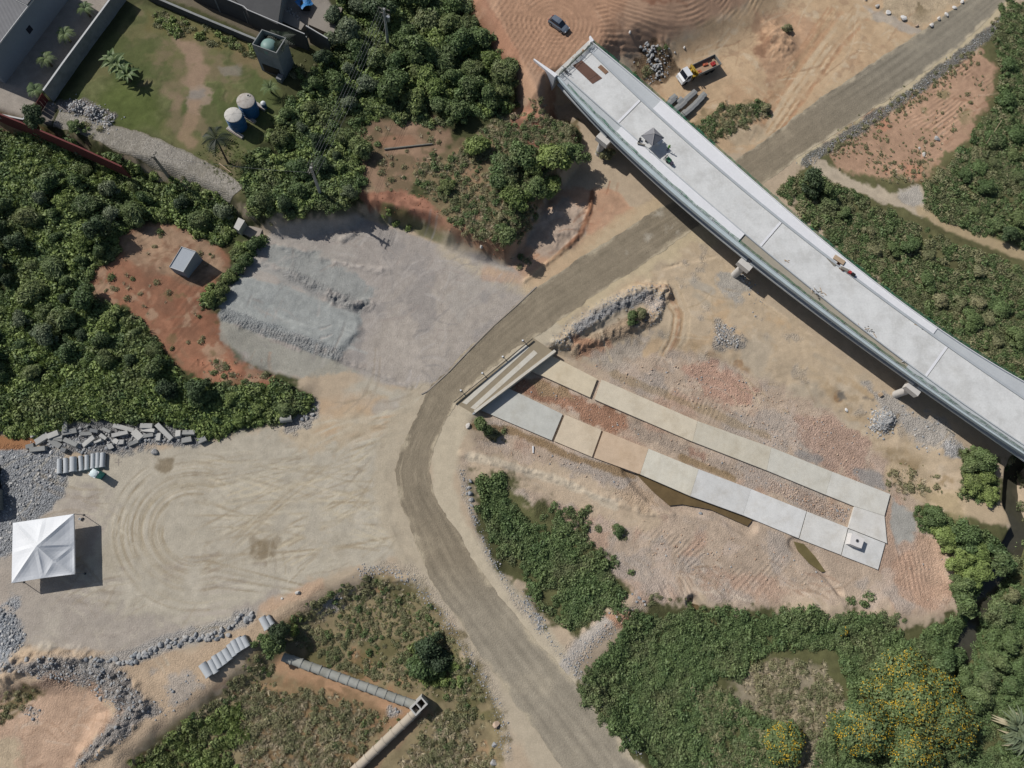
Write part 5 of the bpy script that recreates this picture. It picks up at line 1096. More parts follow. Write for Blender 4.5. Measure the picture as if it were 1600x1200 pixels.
for i in range(8):
    p, q = tc_[ring[i]], tc_[ring[(i+1) % 8]]; b = MB(); n = 10; vs = []
    for k_ in range(n+1): xx, yy = between(p, q, k_/n); vs += [(xx, yy, HT+.01), (xx, yy, HT-.28-.06*(k_ % 2))]
    b.add(vs, [(2*k_, 2*k_+2, 2*k_+3, 2*k_+1) for k_ in range(n)]); b.build('valance', M_TENT, wt, world=True)
for k_ in ('A', 'B', 'D', 'H'): p = tc_[k_]; g = float(gz(*p)); b = MB(); b.cyl((p[0], p[1], g-.02), (p[0], p[1], HT-.02), .05, n=8); b.build('leg', M_STEEL, wt, world=True); b = MB(); b.box((p[0], p[1], g+.02), (.3, .3, .04)); b.build('foot_plate', M_DARK, wt, world=True)
t = thing('bucket', 'small white bucket on the sand by the marquee corner', 'bucket', G(126, 811)); b = MB(); b.lathe([(.15, 0), (.2, .36), (.17, .36), (.14, .04)], n=14); b.build('body', M_WHITE, t); b = MB(); b.cyl((.35, .1, .0), (.35, .1, .2), .13, n=10); b.build('lid', M_BLK, t)

# ------------------------------------------------------------------ houses, walls, tanks
HZ = 4.0
M_ROOF = None
def roof_material():
    m, nt, N, L, B = nodes('grey_roof_sheet'); tc = N.new('ShaderNodeTexCoord').outputs['Object']
    w_ = N.new('ShaderNodeTexWave'); w_.inputs['Scale'].default_value = 1.6; w_.bands_direction = 'X'; L.new(tc, w_.inputs['Vector'])
    L.new(scalecol(nt, C(118, 118, 120), mathn(nt, 'ADD', mathn(nt, 'MULTIPLY', noisen(nt, .8, 5, .6, tc), .5), .75)), B.inputs['Base Color']); B.inputs['Roughness'].default_value = .7; bump(nt, w_.outputs['Fac'], .4, .06, B); return m
M_ROOF = roof_material(); M_WALLB = plain('blue_grey_plaster', C(150, 158, 166), .9, .12, .5, .05); M_WALLG = plain('old_block_wall', C(150, 152, 150), .9, .3, .8, .15, dirt=C(110, 112, 108)); M_REDW = plain('red_wall_paint', C(112, 56, 54), .85, .2, .8, .1); M_CAP = plain('white_cap', C(206, 206, 204), .8, .1, 1); M_DKROOF = plain('dark_slab', C(84, 84, 84), .9, .25, .6, .1); M_PAVE = plain('pale_paving', C(170, 160, 148), .9, .15, .5, .1)
R_ = 10.0
e0, e1 = np.array(P(-8, 73, R_)), np.array(P(66, -23, R_)); du = (e1-e0)/np.linalg.norm(e1-e0); dn = np.array([-du[1], du[0]])
hs = thing('house', 'house with a grey sheet roof at the upper left corner', 'house', (e0[0], e0[1], HZ))
ext = 9.0
b = MB(); b.prism([tuple(e0-du*3-dn*-.3), tuple(e1+du*4+dn*.3), tuple(e1+du*4+dn*ext), tuple(e0-du*3+dn*ext)], HZ-.5, R_-.35); b.build('wall', M_WALLB, hs, world=True)
k0 = np.array(P(45, 9, R_)); s0 = float((k0-e0)@du)
zr = lambda x_, y_: R_-.3+.12*max(0, float((np.array((x_, y_))-e0)@dn))
zr2 = lambda x_, y_: zr(x_, y_)+.1
b = MB(); b.prism([tuple(e0-du*3), tuple(e0+du*s0), tuple(e0+du*s0+dn*ext), tuple(e0-du*3+dn*ext)], zr, zr2); b.build('roof', M_ROOF, hs, world=True)
zu = lambda x_, y_: zr(x_, y_)+.35
b = MB(); b.prism([tuple(e0+du*(s0+.02)), tuple(e1+du*4), tuple(e1+du*4+dn*ext), tuple(e0+du*(s0+.02)+dn*ext)], lambda a, c: zu(a, c)-.1, zu); b.build('roof', M_ROOF, hs, world=True)
b = MB(); b.prism([tuple(e0-du*3-dn*.12), tuple(e1+du*4-dn*.12), tuple(e1+du*4-dn*.01), tuple(e0-du*3-dn*.01)], R_-.4, R_-.16); b.build('gutter', M_CAP, hs, world=True)
b = MB(); p0 = e0+du*s0; b.prism([tuple(p0-du*.1), tuple(p0-du*.0), tuple(p0+dn*5), tuple(p0-du*.1+dn*5)], lambda a, c: zr2(a, c)+.005, lambda a, c: zr2(a, c)+.12); b.build('roof_trim', M_CAP, hs, world=True)
wv = P(31, 44, HZ+3.2)
b = MB(); q = np.array(P(33, 43, HZ+2)); q = e0+du*float((q-e0)@du)+dn*.27; b.box((q[0], q[1], HZ+2.6), (.06, 1.1, 1.1), rz=math.atan2(du[1], du[0])+math.pi/2); b.build('window', M_GLASS, hs, world=True)
def wall_line(name, label, pts, z0, z1, th, mat, cap=None, cat='wall', capname='coping'):
    w = [P(a, c, z1) for a, c in pts]; r = thing(name, label, cat, (w[0][0], w[0][1], z0))
    for i in range(len(w)-1):
        a, c = np.array(w[i]), np.array(w[i+1]); d = (c-a)/np.linalg.norm(c-a); n_ = np.array([-d[1], d[0]])*th/2; e = .004*i
        b = MB(); b.prism([tuple(a-n_), tuple(c-n_), tuple(c+n_), tuple(a+n_)], z0-e, z1-.08-e); b.build('wall_run', mat, r, world=True)
        if cap is not None: b = MB(); n2 = n_*1.35; b.prism([tuple(a-n2), tuple(c-n2), tuple(c+n2), tuple(a+n2)], z1-.079-e, z1-e); b.build(capname, cap, r, world=True)
    return r
wall_line('garden_wall', 'tall block wall with a white coping between courtyard and lawn', [(185, -20), (168, 3), (97, 99), (67, 141)], HZ-.5, HZ+3.0, .22, M_WALLG, M_CAP)
wall_line('boundary_wall', 'long dark red boundary wall at the left edge above the woods', [(-40, 162), (40, 194), (122, 229), (190, 260)], 1.5, HZ+1.25, .2, M_REDW, M_REDW)
wall_line('courtyard_wall', 'pale low wall closing the courtyard beside the red gate', [(-30, 172), (36, 186), (52, 164)], HZ-.5, HZ+.9, .2, M_PAVE, M_CAP)
gt2 = thing('gate', 'dark red metal gate between the courtyard and the setts path', 'gate', P(58, 172, HZ+2)+(HZ,)); a, c = P(53, 166, HZ+2.0), P(66, 145, HZ+2.0)
for i in range(4):
    p, q = between(a, c, i/4+.01), between(a, c, (i+1)/4-.01); d = np.array(q)-np.array(p); n_ = np.array([-d[1], d[0]]); n_ = n_/np.linalg.norm(n_)*.03; b = MB(); b.prism([tuple(np.array(p)-n_), tuple(np.array(q)-n_), tuple(np.array(q)+n_), tuple(np.array(p)+n_)], HZ+.05, HZ+2.0); b.build('panel', M_REDW, gt2, world=True)
wall_line('retaining_wall', 'concrete wall along the upper edge of the lawn, its shade painted in', [(225, -12), (300, 20), (402, 62)], HZ-.5, HZ+1.7, .3, M_DKROOF, M_WALLG)  # wall runs coloured dark, shade of the face put into the colour
lb = thing('low_building', 'low concrete building with a pale gutter line at the top edge', 'building', P(440, 30, HZ)+(HZ,))
M_CONC = plain('yard_concrete', C(150, 142, 132), .9, .2, .4, .1)
b = MB(); b.prism([P(*q, HZ+4) for q in ((330, -40), (382, 12), (432, 36), (447, -60), (360, -60))], HZ-.3, HZ+4); b.build('wall', M_WALLG, lb, world=True)
b = MB(); b.prism([P(*q, HZ+4.15) for q in ((326, -42), (381, 13), (434, 38), (449, -60), (360, -62))], HZ+4.01, HZ+4.15); b.build('roof', M_DKROOF, lb, world=True)
for q0, q1 in (((290, -28), (381, 10)), ((381, 10), (386, 15)), ((386, 15), (476, 53)), ((478, 40), (512, 60))):
    p, q = P(*q0, HZ+4.2), P(*q1, HZ+4.2); b = MB(); b.cyl(p+(HZ+4.2,), q+(HZ+4.2,), .09, n=8); b.build('gutter', M_CAP, lb, world=True)
    b = MB(); d = np.array(q)-np.array(p); n_ = np.array([-d[1], d[0]])/np.linalg.norm(d)*.12; b.prism([tuple(np.array(p)-n_), tuple(np.array(q)-n_), tuple(np.array(q)+n_), tuple(np.array(p)+n_)], HZ-.4, HZ+4.05-.004*q0[0]/300); b.build('wall', M_DKROOF, lb, world=True)
for px, py in ((379, 14), (334, -4), (450, 44), (464, 50), (476, 54)): p = P(px, py, HZ+3); b = MB(); b.box((p[0]+.25, p[1]-.35, HZ+1.4), (.25, .25, 3.0)); b.build('column', M_WALLG, lb, world=True)
b = MB(); b.prism([P(*q, HZ+1.2) for q in ((434, 8), (476, 38), (470, 47), (425, 26))], HZ-.2, HZ+1.2); b.build('floor_slab', M_CONC, lb, world=True)
b = MB(); b.prism([P(*q, HZ+1.0) for q in ((500, 5), (535, 12), (520, 55), (482, 38))], HZ-.2, HZ+1.0); b.build('floor_slab', M_CONC, lb, world=True)
M_BLUE = plain('blue_tarp', C(60, 130, 190), .5, .15, 1.5); t = thing('tarpaulin', 'bright blue tarpaulin over goods at the top edge', 'tarpaulin', P(476, 4, HZ+1.3)+(HZ,)); b = MB()
vs = []; a, c = P(467, 8, HZ+1.6), P(484, -3, HZ+1.6); ux_ = np.array(c)-np.array(a); n_ = np.array([-ux_[1], ux_[0]])*.9
for i in range(7):
    for j in range(7): p = np.array(a)+ux_*i/6+n_*(j/6-.4); vs.append((p[0], p[1], HZ+1.3+.35*math.sin(i*.9)*math.cos(j*.8)))
b.add(vs, [(i*7+j, i*7+j+7, i*7+j+8, i*7+j+1) for i in range(6) for j in range(6)]); b.build('sheet', M_BLUE, t, world=True)
b = MB(); p = np.array(a)+ux_*.5; b.box((p[0], p[1], HZ+.5), (1.6, 1.2, 1.3)); b.build('covered_goods', M_DARK, t, world=True)
# water tower
RT = 10.6
q = [P(a, c, RT) for a, c in ((393.5, 69), (409, 45.5), (447, 59), (432, 83))]
wtw = thing('water_tower', 'concrete water tower with a green domed tank on top', 'tower', (q[0][0], q[0][1], HZ)); ctr_ = np.mean(np.array(q), 0)
inn = [tuple(ctr_+(np.array(p)-ctr_)*.93) for p in q]
b = MB(); b.prism(q, HZ-.5, RT-1.5); b.build('tower_body', plain('tower_concrete', C(140, 144, 148), .9, .3, .5, .12, dirt=C(108, 112, 116)), wtw, world=True)
for i in range(4): b = MB(); b.prism([q[i], q[(i+1) % 4], inn[(i+1) % 4], inn[i]], RT-1.498, RT-.004*(i % 2)); b.build('parapet', M_WALLG, wtw, world=True)
tk = P(419, 68, RT-.2); b = MB(); b.lathe([(1.35, RT-1.49), (1.42, RT-.7), (1.2, RT-.35), (.8, RT-.1), (.35, RT), (.12, RT+.02)], (tk[0], tk[1], 0), 28); b.build('tank', plain('green_fibreglass', C(128, 158, 150), .5, .12, 1), wtw, world=True, smooth=True)
ds = (np.array(q[3])-np.array(q[0])); ds /= np.linalg.norm(ds); nn_ = np.array([ds[1], -ds[0]]); L_ = math.dist(q[0], q[3]); g0 = np.array(q[0])
b = MB(); b.prism([tuple(g0+ds*.6+nn_*.02), tuple(g0+ds*(L_-.7)+nn_*.02), tuple(g0+ds*(L_-.7)+nn_*.06), tuple(g0+ds*.6+nn_*.06)], HZ+.2, HZ+2.1); b.build('doorway', M_BLK, wtw, world=True)
b = MB(); b.prism([tuple(g0+ds*(L_-1.1)+nn_*.1), tuple(g0+ds*(L_-.1)+nn_*.1), tuple(g0+ds*(L_-.1)+nn_*1.2), tuple(g0+ds*(L_-1.1)+nn_*1.2)], HZ-.2, HZ+1.0); b.build('pump_box', M_BLOCKD, wtw, world=True)
# blue tanks
M_BT = plain('blue_fibreglass', C(52, 102, 148), .45, .15, .8, dirt=C(44, 84, 120)); M_TL = plain('pale_lid', C(186, 180, 172), .8, .2, 1.5, .1, dirt=C(150, 130, 116)); M_TL2 = plain('white_lid', C(206, 202, 194), .8, .15, 1.5, .1)
def tank(px, py, r_, h, label, lidm, ribs, hole=False):
    x, y = P(px, py, HZ+h); t = thing('water_tank', label, 'water tank', (x, y, HZ)); g = float(gz(x, y))-HZ
    b = MB(); b.lathe([(r_*.96, g-.1), (r_, .8), (r_*1.02, h*.5), (r_, h-.15), (r_*.9, h)], n=32); b.build('shell', M_BT, t, smooth=True)
    for zz in (h*.3, h*.55, h*.8): b = MB(); b.lathe([(r_*.99, zz-.06), (r_*1.04, zz-.04), (r_*1.04, zz+.04), (r_*.99, zz+.06)], n=32); b.build('hoop', M_BT, t)
    b = MB(); b.lathe([(r_*1.0, h-.05), (r_*1.03, h+.0), (r_*.95, h+.06), (r_*.5, h+.22), (.1, h+.3)], n=32); b.build('lid', lidm, t, smooth=True)
    for i in range(ribs): a = 2*math.pi*i/ribs+.3; b = MB(); b.cyl((.1, 0, h+.3), (r_*.95*1, 0, h+.08), .035, n=5); o = b.build('lid_rib', lidm, t); o.rotation_euler = (0, 0, a)
    if hole: b = MB(); b.cyl((.25*r_, .6*r_, h+.1), (.25*r_, .6*r_, h+.25), .3, n=16); b.build('hatch', M_TL2, t); b = MB(); b.cyl((.25*r_, .6*r_, h+.25), (.25*r_, .6*r_, h+.26), .2, n=16); b.build('hatch_opening', M_BLK, t)
    return t
tank(384, 157.5, 1.55, 3.3, 'upper blue water tank with a stained lid and an open hatch', M_TL, 4, True); tank(364.5, 179.5, 1.5, 3.3, 'lower blue water tank with a ribbed whitish lid', M_TL2, 8); tank(411, 161, .45, 1.3, 'small blue drum with a white lid beside the large tanks', M_WHITE, 0)
# plinths of the tanks
for i, (p0, p1, lab) in enumerate((((355, 199), (379, 214), 'rust stained concrete plinth below the lower tank'), ((378, 178), (398, 190), 'pale concrete plinth between the two blue tanks'), ((399, 161), (414, 170), 'pale concrete plinth beside the small drum'))):
    a, c = P(*p0, HZ+.4), P(*p1, HZ+.4); t = thing('plinth', lab, 'plinth', ((a[0]+c[0])/2, (a[1]+c[1])/2, HZ-.2), math.atan2(c[1]-a[1], c[0]-a[0])); b = MB(); b.box((0, 0, .3), (math.dist(a, c), .7, .6)); b.build('slab', M_TL, t); b = MB(); b.box((0, -.25, .63), (math.dist(a, c)*.9, .08, .06)); b.build('edge_pipe', M_RUST, t)
# shed in the clearing
GS = float(gz(*G2(284, 420))); ST = GS+2.7
q = [P(a, c, ST) for a, c in ((283.5, 385), (306, 392.5), (286, 425), (264, 417))]; shc = np.mean(np.array(q), 0)
sh = thing('shed', 'small grey flat roofed shed on the red clearing', 'shed', (shc[0], shc[1], GS)); b = MB(); b.prism(q, GS-1, ST-.2); b.build('wall', M_WALLB, sh, world=True)
inn = [tuple(shc+(np.array(p)-shc)*.96) for p in q]; b = MB(); b.prism(inn, ST-.199, ST-.12); b.build('roof', plain('pale_roof', C(176, 182, 188), .8, .08, .5), sh, world=True)
for i in range(4): b = MB(); b.prism([q[i], q[(i+1) % 4], inn[(i+1) % 4], inn[i]], ST-.197, ST+.02 if i in (0, 3) else ST-.04); b.build('parapet', M_CAP, sh, world=True)
GH = float(gz(*G2(388, 372))); HT_ = GH+2.2
q = [P(a, c, HT_) for a, c in ((372.5, 340.5), (382, 345), (373, 360), (365.5, 355))]
hb = thing('pump_house', 'tiny cream concrete hut with a paved pad above the gravel yard', 'hut', (q[0][0], q[0][1], GH)); b = MB(); b.prism(q, GH-1, HT_-.1); b.build('wall', plain('cream_plaster', C(178, 176, 164), .9, .12, 1), hb, world=True); b = MB(); c0 = np.mean(np.array(q), 0); b.prism([tuple(c0+(np.array(p)-c0)*1.06) for p in q], HT_-.098, HT_+.02); b.build('roof', M_TL2, hb, world=True)
gg = float(gz(*P(392, 360, 2.5)))
b = MB(); w = [P(a, c, GH+.35) for a, c in ((382, 345), (410, 358), (402, 376), (374, 362))]; b.prism(w, GH-2, GH+.35); b.build('pad', M_PAVE, hb, world=True)

# ------------------------------------------------------------------ utility poles and cables
M_POLE = plain('pole_concrete', C(172, 172, 168), .85, .12, 1, .1)
POLES = []
def upole(px, py, top, arms, label, transformer=False, mat=None):
    x, y, z = G(px, py); t = thing('utility_pole', label, 'utility pole', (x, y, z-.3)); h = top-z+.3; b = MB(); b.cyl((0, 0, 0), (0, 0, h), .3, .2, n=10); b.build('shaft', mat or M_POLE, t)
    for a, hh, L in arms:
        b = MB(); b.box((0, .16, h-hh), (L, .12, .14)); o = b.build('cross_arm', M_GREYW, t); o.rotation_euler = (0, 0, math.radians(a))
        for k_ in (-.45, -.15, .15, .45): bb = MB(); bb.lathe([(.05, 0), (.07, .06), (.04, .12), (.05, .2)], (k_*L, .16, h-hh+.07), 8); bb.build('insulator', M_DARK, o)
    if transformer: b = MB(); b.cyl((.55, .1, h-2.9), (.55, .1, h-1.9), .32, n=14); b.build('transformer', M_STEEL, t); b = MB(); b.box((.3, .1, h-2.3), (.5, .1, .1)); b.build('bracket', M_DARK, t)
    POLES.append((x, y, top)); return t
upole(501, 304, 12.6, [(70, .2, 2.0), (70, 1.0, 1.6), (110, 1.6, 1.2)], 'pale utility pole among the trees above the gravel yard')
upole(607, 73, 13.2, [(-15, .3, 2.2), (-15, 1.3, 2.0)], 'tall utility pole with a transformer at the top of the woods', True)
upole(264, 277, 8.6, [(55, .2, 1.8), (140, .9, 1.0)], 'dark utility pole beside the setts path', False, M_GREYW)
def cable(a, c, sag, label, r_=.018, group=None):
    b = MB(); n = 16; pts = [(a[0]+(c[0]-a[0])*i/n, a[1]+(c[1]-a[1])*i/n, a[2]+(c[2]-a[2])*i/n-sag*4*(i/n)*(1-i/n)) for i in range(n+1)]
    for i in range(n): b.cyl(pts[i], pts[i+1], r_, n=5, caps=False)
    o = b.build('power_cable', plain('cable_grey', C(120, 122, 124), .6)); tag(o, label, 'cable', group)
p1, p2, p3 = POLES
for i, (dx, dz_, lab) in enumerate(((-.75, .15, 'left upper power cable between the two pole tops in the woods'), (-.2, .15, 'middle upper power cable between the two pole tops in the woods'), (.35, .15, 'right upper power cable between the two pole tops in the woods'), (.0, -1.9, 'left lower cable of the power line through the woods'), (.5, -2.5, 'right lower cable of the power line through the woods'))):
    cable((p2[0]+dx, p2[1]+.16, p2[2]+dz_), (p1[0]+dx*.8, p1[1]+.1, p1[2]+dz_), .5+.1*i, lab)
cable((p3[0], p3[1], p3[2]-.1), (p1[0], p1[1], p1[2]-1.6), .6, 'cable from the path pole to the pale pole in the woods')
# long pole on the ground, fallen trunk etc.
def logt(px0, px1, r_, label, mat, name='pole_log', cat='log', lift=.0):
    a, c = G(*px0), G(*px1); t = thing(name, label, cat, a); d = (c[0]-a[0], c[1]-a[1], c[2]-a[2]); b = MB(); b.cyl((0, 0, r_+lift), (d[0], d[1], d[2]+r_+lift), r_, r_*.75, n=10); b.build('stem', mat, t); b = MB(); b.cyl((d[0]*.995, d[1]*.995, d[2]*.995+r_+lift), (d[0], d[1], d[2]+r_+lift), r_*.8, n=10); b.build('cut_end', M_WOOD, t)
logt((601, 234.5), (676, 226), .17, 'long grey pole lying on the bare patch in the woods', M_GREYW)
logt((1524, 922), (1541, 931), .12, 'upper pale bare pole across the dark stream', M_GREYW); logt((1518, 956), (1538, 967), .12, 'lower pale bare pole across the dark stream', M_GREYW)
logt((343, 256), (362, 271), .1, 'pale thin branch at the lawn edge by the palm', M_WOOD)
logt((1478, 670), (1491, 679), .12, 'pale pole lying in the edge of the viaduct shadow', M_GREYW)
logt((1556, 195), (1532, 232), .05, 'thin bare reed leaning over the bushes right of the field', M_WOOD, lift=1.5)
logt((833, 697), (833, 708), .14, 'short white post lying on the rubble below the culvert', M_WHITE, 'post', 'post')
# pallet by the woods
x, y, z = G(802, 184); t = thing('pallet', 'pale timber pallet at the edge of the woods near the fill', 'pallet', (x, y, z), .4)
for i in range(6): b = MB(); b.box((0, -.6+.24*i, .12), (1.3, .14, .03)); b.build('slat', M_WOOD, t)
for i in (-.5, 0, .5): b = MB(); b.box((i, 0, .05), (.1, 1.3, .1)); b.build('bearer', M_GREYW, t)
kb_ = [G2(*q) for q in ((838, 448), (806, 478), (772, 508), (735, 545), (700, 582), (668, 611), (658, 616))]; b = MB()
for i in range(len(kb_)-1):
    a, c = np.array(kb_[i]), np.array(kb_[i+1]); d = (c-a)/np.linalg.norm(c-a); n_ = np.array([-d[1], d[0]])*.1; z_ = float(gz(*a)); b.prism([tuple(a-n_), tuple(c-n_-d*.02), tuple(c+n_-d*.02), tuple(a+n_)], z_-.1, z_+.12+.003*i)
tag(b.build('kerb', M_PAVE), kind='structure')
sm = thing('survey_mark', 'white painted survey cross on the sand right of the pipes', 'survey mark', G(185, 722), .1)
for rz_ in (0, math.pi/2): b = MB(); b.box((0, 0, .03+.004*(rz_ > 0)), (1.1, .12, .02), rz=rz_); b.build('bar', M_PAVE, sm)
# unseen bulk at the left edge
for px, py, lab in ((-8, 737, 'upper of two dark round drums at the left edge'), (-8, 758, 'lower of two dark round drums at the left edge')):
    x, y, z = G(px, py); t = thing('drum', lab, 'drum', (x, y, z)); b = MB(); b.lathe([(1.0, 0), (1.05, .7), (1.05, 1.2), (.9, 1.5)], n=20); b.build('shell', M_BLK, t); b = MB(); b.lathe([(.95, 1.5), (.3, 1.62)], n=20); b.build('lid', M_GREENB, t)
x, y, z = G(-16, 785); t = thing('container', 'dark container corner at the left edge by the gravel', 'container', (x, y, z), .2); b = MB(); b.box((0, 0, 1.2), (4, 3.2, 2.4)); b.build('box', M_SIDE, t); b = MB(); b.box((0, 0, 2.43), (4.1, 3.3, .06)); b.build('roof', M_DKROOF, t)

# ------------------------------------------------------------------ rocks
def rock_mesh(seed, mat, n_cut=9):
    r = np.random.default_rng(seed); bm_v = []; t = (1+5**.5)/2
    V_ = np.array([(-1, t, 0), (1, t, 0), (-1, -t, 0), (1, -t, 0), (0, -1, t), (0, 1, t), (0, -1, -t), (0, 1, -t), (t, 0, -1), (t, 0, 1), (-t, 0, -1), (-t, 0, 1)], float); V_ /= np.linalg.norm(V_[0])
    F_ = [(0, 11, 5), (0, 5, 1), (0, 1, 7), (0, 7, 10), (0, 10, 11), (1, 5, 9), (5, 11, 4), (11, 10, 2), (10, 7, 6), (7, 1, 8), (3, 9, 4), (3, 4, 2), (3, 2, 6), (3, 6, 8), (3, 8, 9), (4, 9, 5), (2, 4, 11), (6, 2, 10), (8, 6, 7), (9, 8, 1)]
    V_ = list(map(tuple, V_)); cache = {}; F2 = []
    def mid(a, b_):
        k_ = (min(a, b_), max(a, b_))
        if k_ not in cache: p = np.array(V_[a])+np.array(V_[b_]); V_.append(tuple(p/np.linalg.norm(p))); cache[k_] = len(V_)-1
        return cache[k_]
    for a, b_, c in F_: ab, bc, ca = mid(a, b_), mid(b_, c), mid(c, a); F2 += [(a, ab, ca), (b_, bc, ab), (c, ca, bc), (ab, bc, ca)]
    V_ = np.array(V_)
    for _ in range(n_cut):                        # flat broken faces
        n = r.normal(size=3); n /= np.linalg.norm(n); d = r.uniform(.5, .82); h = V_@n; V_ = V_-np.clip(h-d, 0, None)[:, None]*n
    V_ *= np.array([1, r.uniform(.6, .9), r.uniform(.5, .75)]); V_ *= .5/np.abs(V_[:, 0]).max(); V_[:, 2] += .16
    me = bpy.data.meshes.new('rock'); me.from_pydata(V_.tolist(), [], F2); me.materials.append(mat); return me
def stone_material(name, c1, c2):
    m, nt, N, L, B = nodes(name); oi = N.new('ShaderNodeObjectInfo'); tc = N.new('ShaderNodeTexCoord').outputs['Object']
    c = mixcol(nt, c1, c2, oi.outputs['Random']); L.new(scalecol(nt, c, mathn(nt, 'ADD', mathn(nt, 'MULTIPLY', noisen(nt, 4, 5, .65, tc), .7), .65)), B.inputs['Base Color'])
    B.inputs['Roughness'].default_value = .9; bump(nt, noisen(nt, 9, 3, .6, tc), .4, .05, B); return m
M_ST = stone_material('grey_stone', C(148, 152, 156), C(186, 184, 180)); M_STP = stone_material('pale_stone', C(206, 200, 192), C(224, 222, 218)); M_STT = stone_material('tan_stone', C(184, 152, 128), C(206, 186, 164))
ROCKS = [rock_mesh(100+i, M_ST) for i in range(7)]; ROCKSP = [rock_mesh(200+i, M_STP) for i in range(5)]; ROCKST = [rock_mesh(300+i, M_STT) for i in range(4)]
def boulder(px, py, s, label, group, pool=None, name='boulder', lift=0.0):
    x, y, z = G(px, py); o = link(name, random.choice(pool or ROCKS)); o.location = (x, y, z-.03+lift); o.scale = (s*random.uniform(.85, 1.15), s*random.uniform(.8, 1.1), s*random.uniform(.8, 1.2)); o.rotation_euler = (random.uniform(-.2, .2), random.uniform(-.2, .2), random.uniform(0, 6.28))
    return tag(o, label, 'rock', group)
L_ = [(1352, -1, 1.0, 'far left in the bend'), (1370, 10, 1.2, 'second from the left in the bend'), (1387, 20, 1.4, 'long one third in the bend'), (1411, 30, 1.6, 'largest, left of the bend'), (1432, 41, 1.1, 'tan one at the bottom of the bend'), (1455, 40, 1.3, 'first along the road edge'), (1466, 30, 1.1, 'second along the road edge'), (1478, 23, 1.3, 'third along the road edge'), (1491, 13, 1.2, 'fourth along the road edge'), (1503, 3, 1.2, 'last one at the top edge')]
for px, py, s, lab in L_: boulder(px, py, s, 'pale boulder by the upper road bend: '+lab, 'boulders along the upper road bend', ROCKST if 'tan' in lab else ROCKSP)
for px, py, s, lab in ((775, 1133, 1.35, 'tan boulder beside the road shoulder, topmost of three at the bottom'), (773, 1163, 1.1, 'grey round boulder, middle of three beside the road at the bottom'), (770, 1191, 1.7, 'large grey boulder, lowest of three beside the road at the bottom')): boulder(px, py, s, lab, 'three boulders by the lower road', ROCKST if 'tan' in lab else ROCKS)
for px, py, s, lab in ((735, 751, .9, 'top boulder of the short column beside the road bend'), (733, 762, .8, 'second boulder of the column beside the road bend'), (735, 771, 1.1, 'third boulder of the column beside the road bend'), (736, 781, 1.0, 'fourth boulder of the column beside the road bend'), (737, 790, .7, 'lowest boulder of the column beside the road bend')): boulder(px, py, s, lab, 'column of boulders at the bend', ROCKS)
for px, py, s, lab in ((731, 666, 1.1, 'pale boulder beside the road by the culvert corner'), (741, 646, .8, 'grey boulder under the lower culvert corner'), (157, 1091, .9, 'single round boulder on the pit floor at the lower left'), (17, 1048, .9, 'dark boulder on the gravel bank at the left edge'), (42, 1031, 1.0, 'dark boulder at the top of the gravel bank'), (241, 706, 1.4, 'low grey boulder between the rubble and the sandy yard'), (465, 926, 1.0, 'pale boulder on the yard edge above the brush'), (441, 935, .5, 'small stone on the yard edge left of the pale boulder'), (984, 51, .7, 'small pale rock on the red fill by the viaduct end'), (1069, 74, .6, 'small pale rock on the sand above the truck'), (1054, 82, .6, 'small dark rock on the sand left of the truck'), (752, 386, .9, 'pale rock in the weeds below the shrubs'), (1322, 641, .9, 'flat pale rock left of the stone heap under the viaduct'), (1443, 242, 1.0, 'pale boulder at the foot of the bushes right of the field'), (1436, 232, .7, 'small pale rock above the field path'), (1463, 217, 1.4, 'grey boulder half hidden in the bushes right of the field'), (1298, 1128, 1.0, 'unused'), (80, 707, .8, 'white rock on the gravel right of the drums'), (79, 757, .45, 'small white rock on the gravel left of the sandy yard'), (1095, 802, 1.0, 'dark rock on the pond bank below the lower culvert')):
    if lab != 'unused': boulder(px, py, s, lab, None, ROCKSP if 'pale' in lab or 'white' in lab else ROCKS)
# heap by the viaduct, border rocks of the yard
for i in range(64):
    t = random.random(); px, py = 1013+random.gauss(0, 1)*6+t*18, 70+t*48+random.gauss(0, 5)
    boulder(px, py, random.uniform(.4, .95), 'grey broken rock in the heap between the viaduct and the truck', 'rocks heaped by the truck', ROCKSP if random.random() < .12 else ROCKS, lift=random.uniform(0, .3))
def border(line, n, s0, s1, label, group, spread=3.0):
    w = np.array(line, float); d = np.r_[0, np.cumsum(np.hypot(*np.diff(w, axis=0).T))]
    for i in range(n):
        q = (i+random.random())/n*d[-1]; px, py = np.interp(q, d, w[:, 0])+random.gauss(0, spread*.6), np.interp(q, d, w[:, 1])+random.gauss(0, spread); boulder(px, py, random.uniform(s0, s1), label, group)
border([(215, 1024), (245, 1017)], 6, .5, .9, 'grey rock in the border between yard and pits, middle stretch', 'rocks bordering the sandy yard')
border([(130, 1028), (170, 1032), (188, 1036)], 11, .5, 1.0, 'grey rock in the border of the yard above the gravel bank', 'rocks bordering the sandy yard', 2)
border([(180, 1038), (205, 1030), (225, 1022), (250, 1008)], 34, .5, 1.15, 'grey rock in the dense border of the sandy yard', 'rocks bordering the sandy yard', 3.4)
border([(258, 1006), (290, 1000), (325, 1000), (342, 992), (355, 985)], 38, .5, 1.1, 'grey rock in the border of the yard above the nine pipes', 'rocks bordering the sandy yard', 3.2)
border([(355, 982), (372, 968), (378, 958)], 12, .4, .9, 'grey rock at the thin right end of the yard border', 'rocks bordering the sandy yard', 1.6)
border([(384, 967), (395, 962)], 5, .7, 1.2, 'grey rock of the small cluster right of the yard border', 'rocks bordering the sandy yard', 2)
border([(1152, 428), (1166, 443), (1178, 447)], 16, .35, .75, 'pale rock in the small heap at the foot of the middle pier', 'rocks at the middle pier', 3)
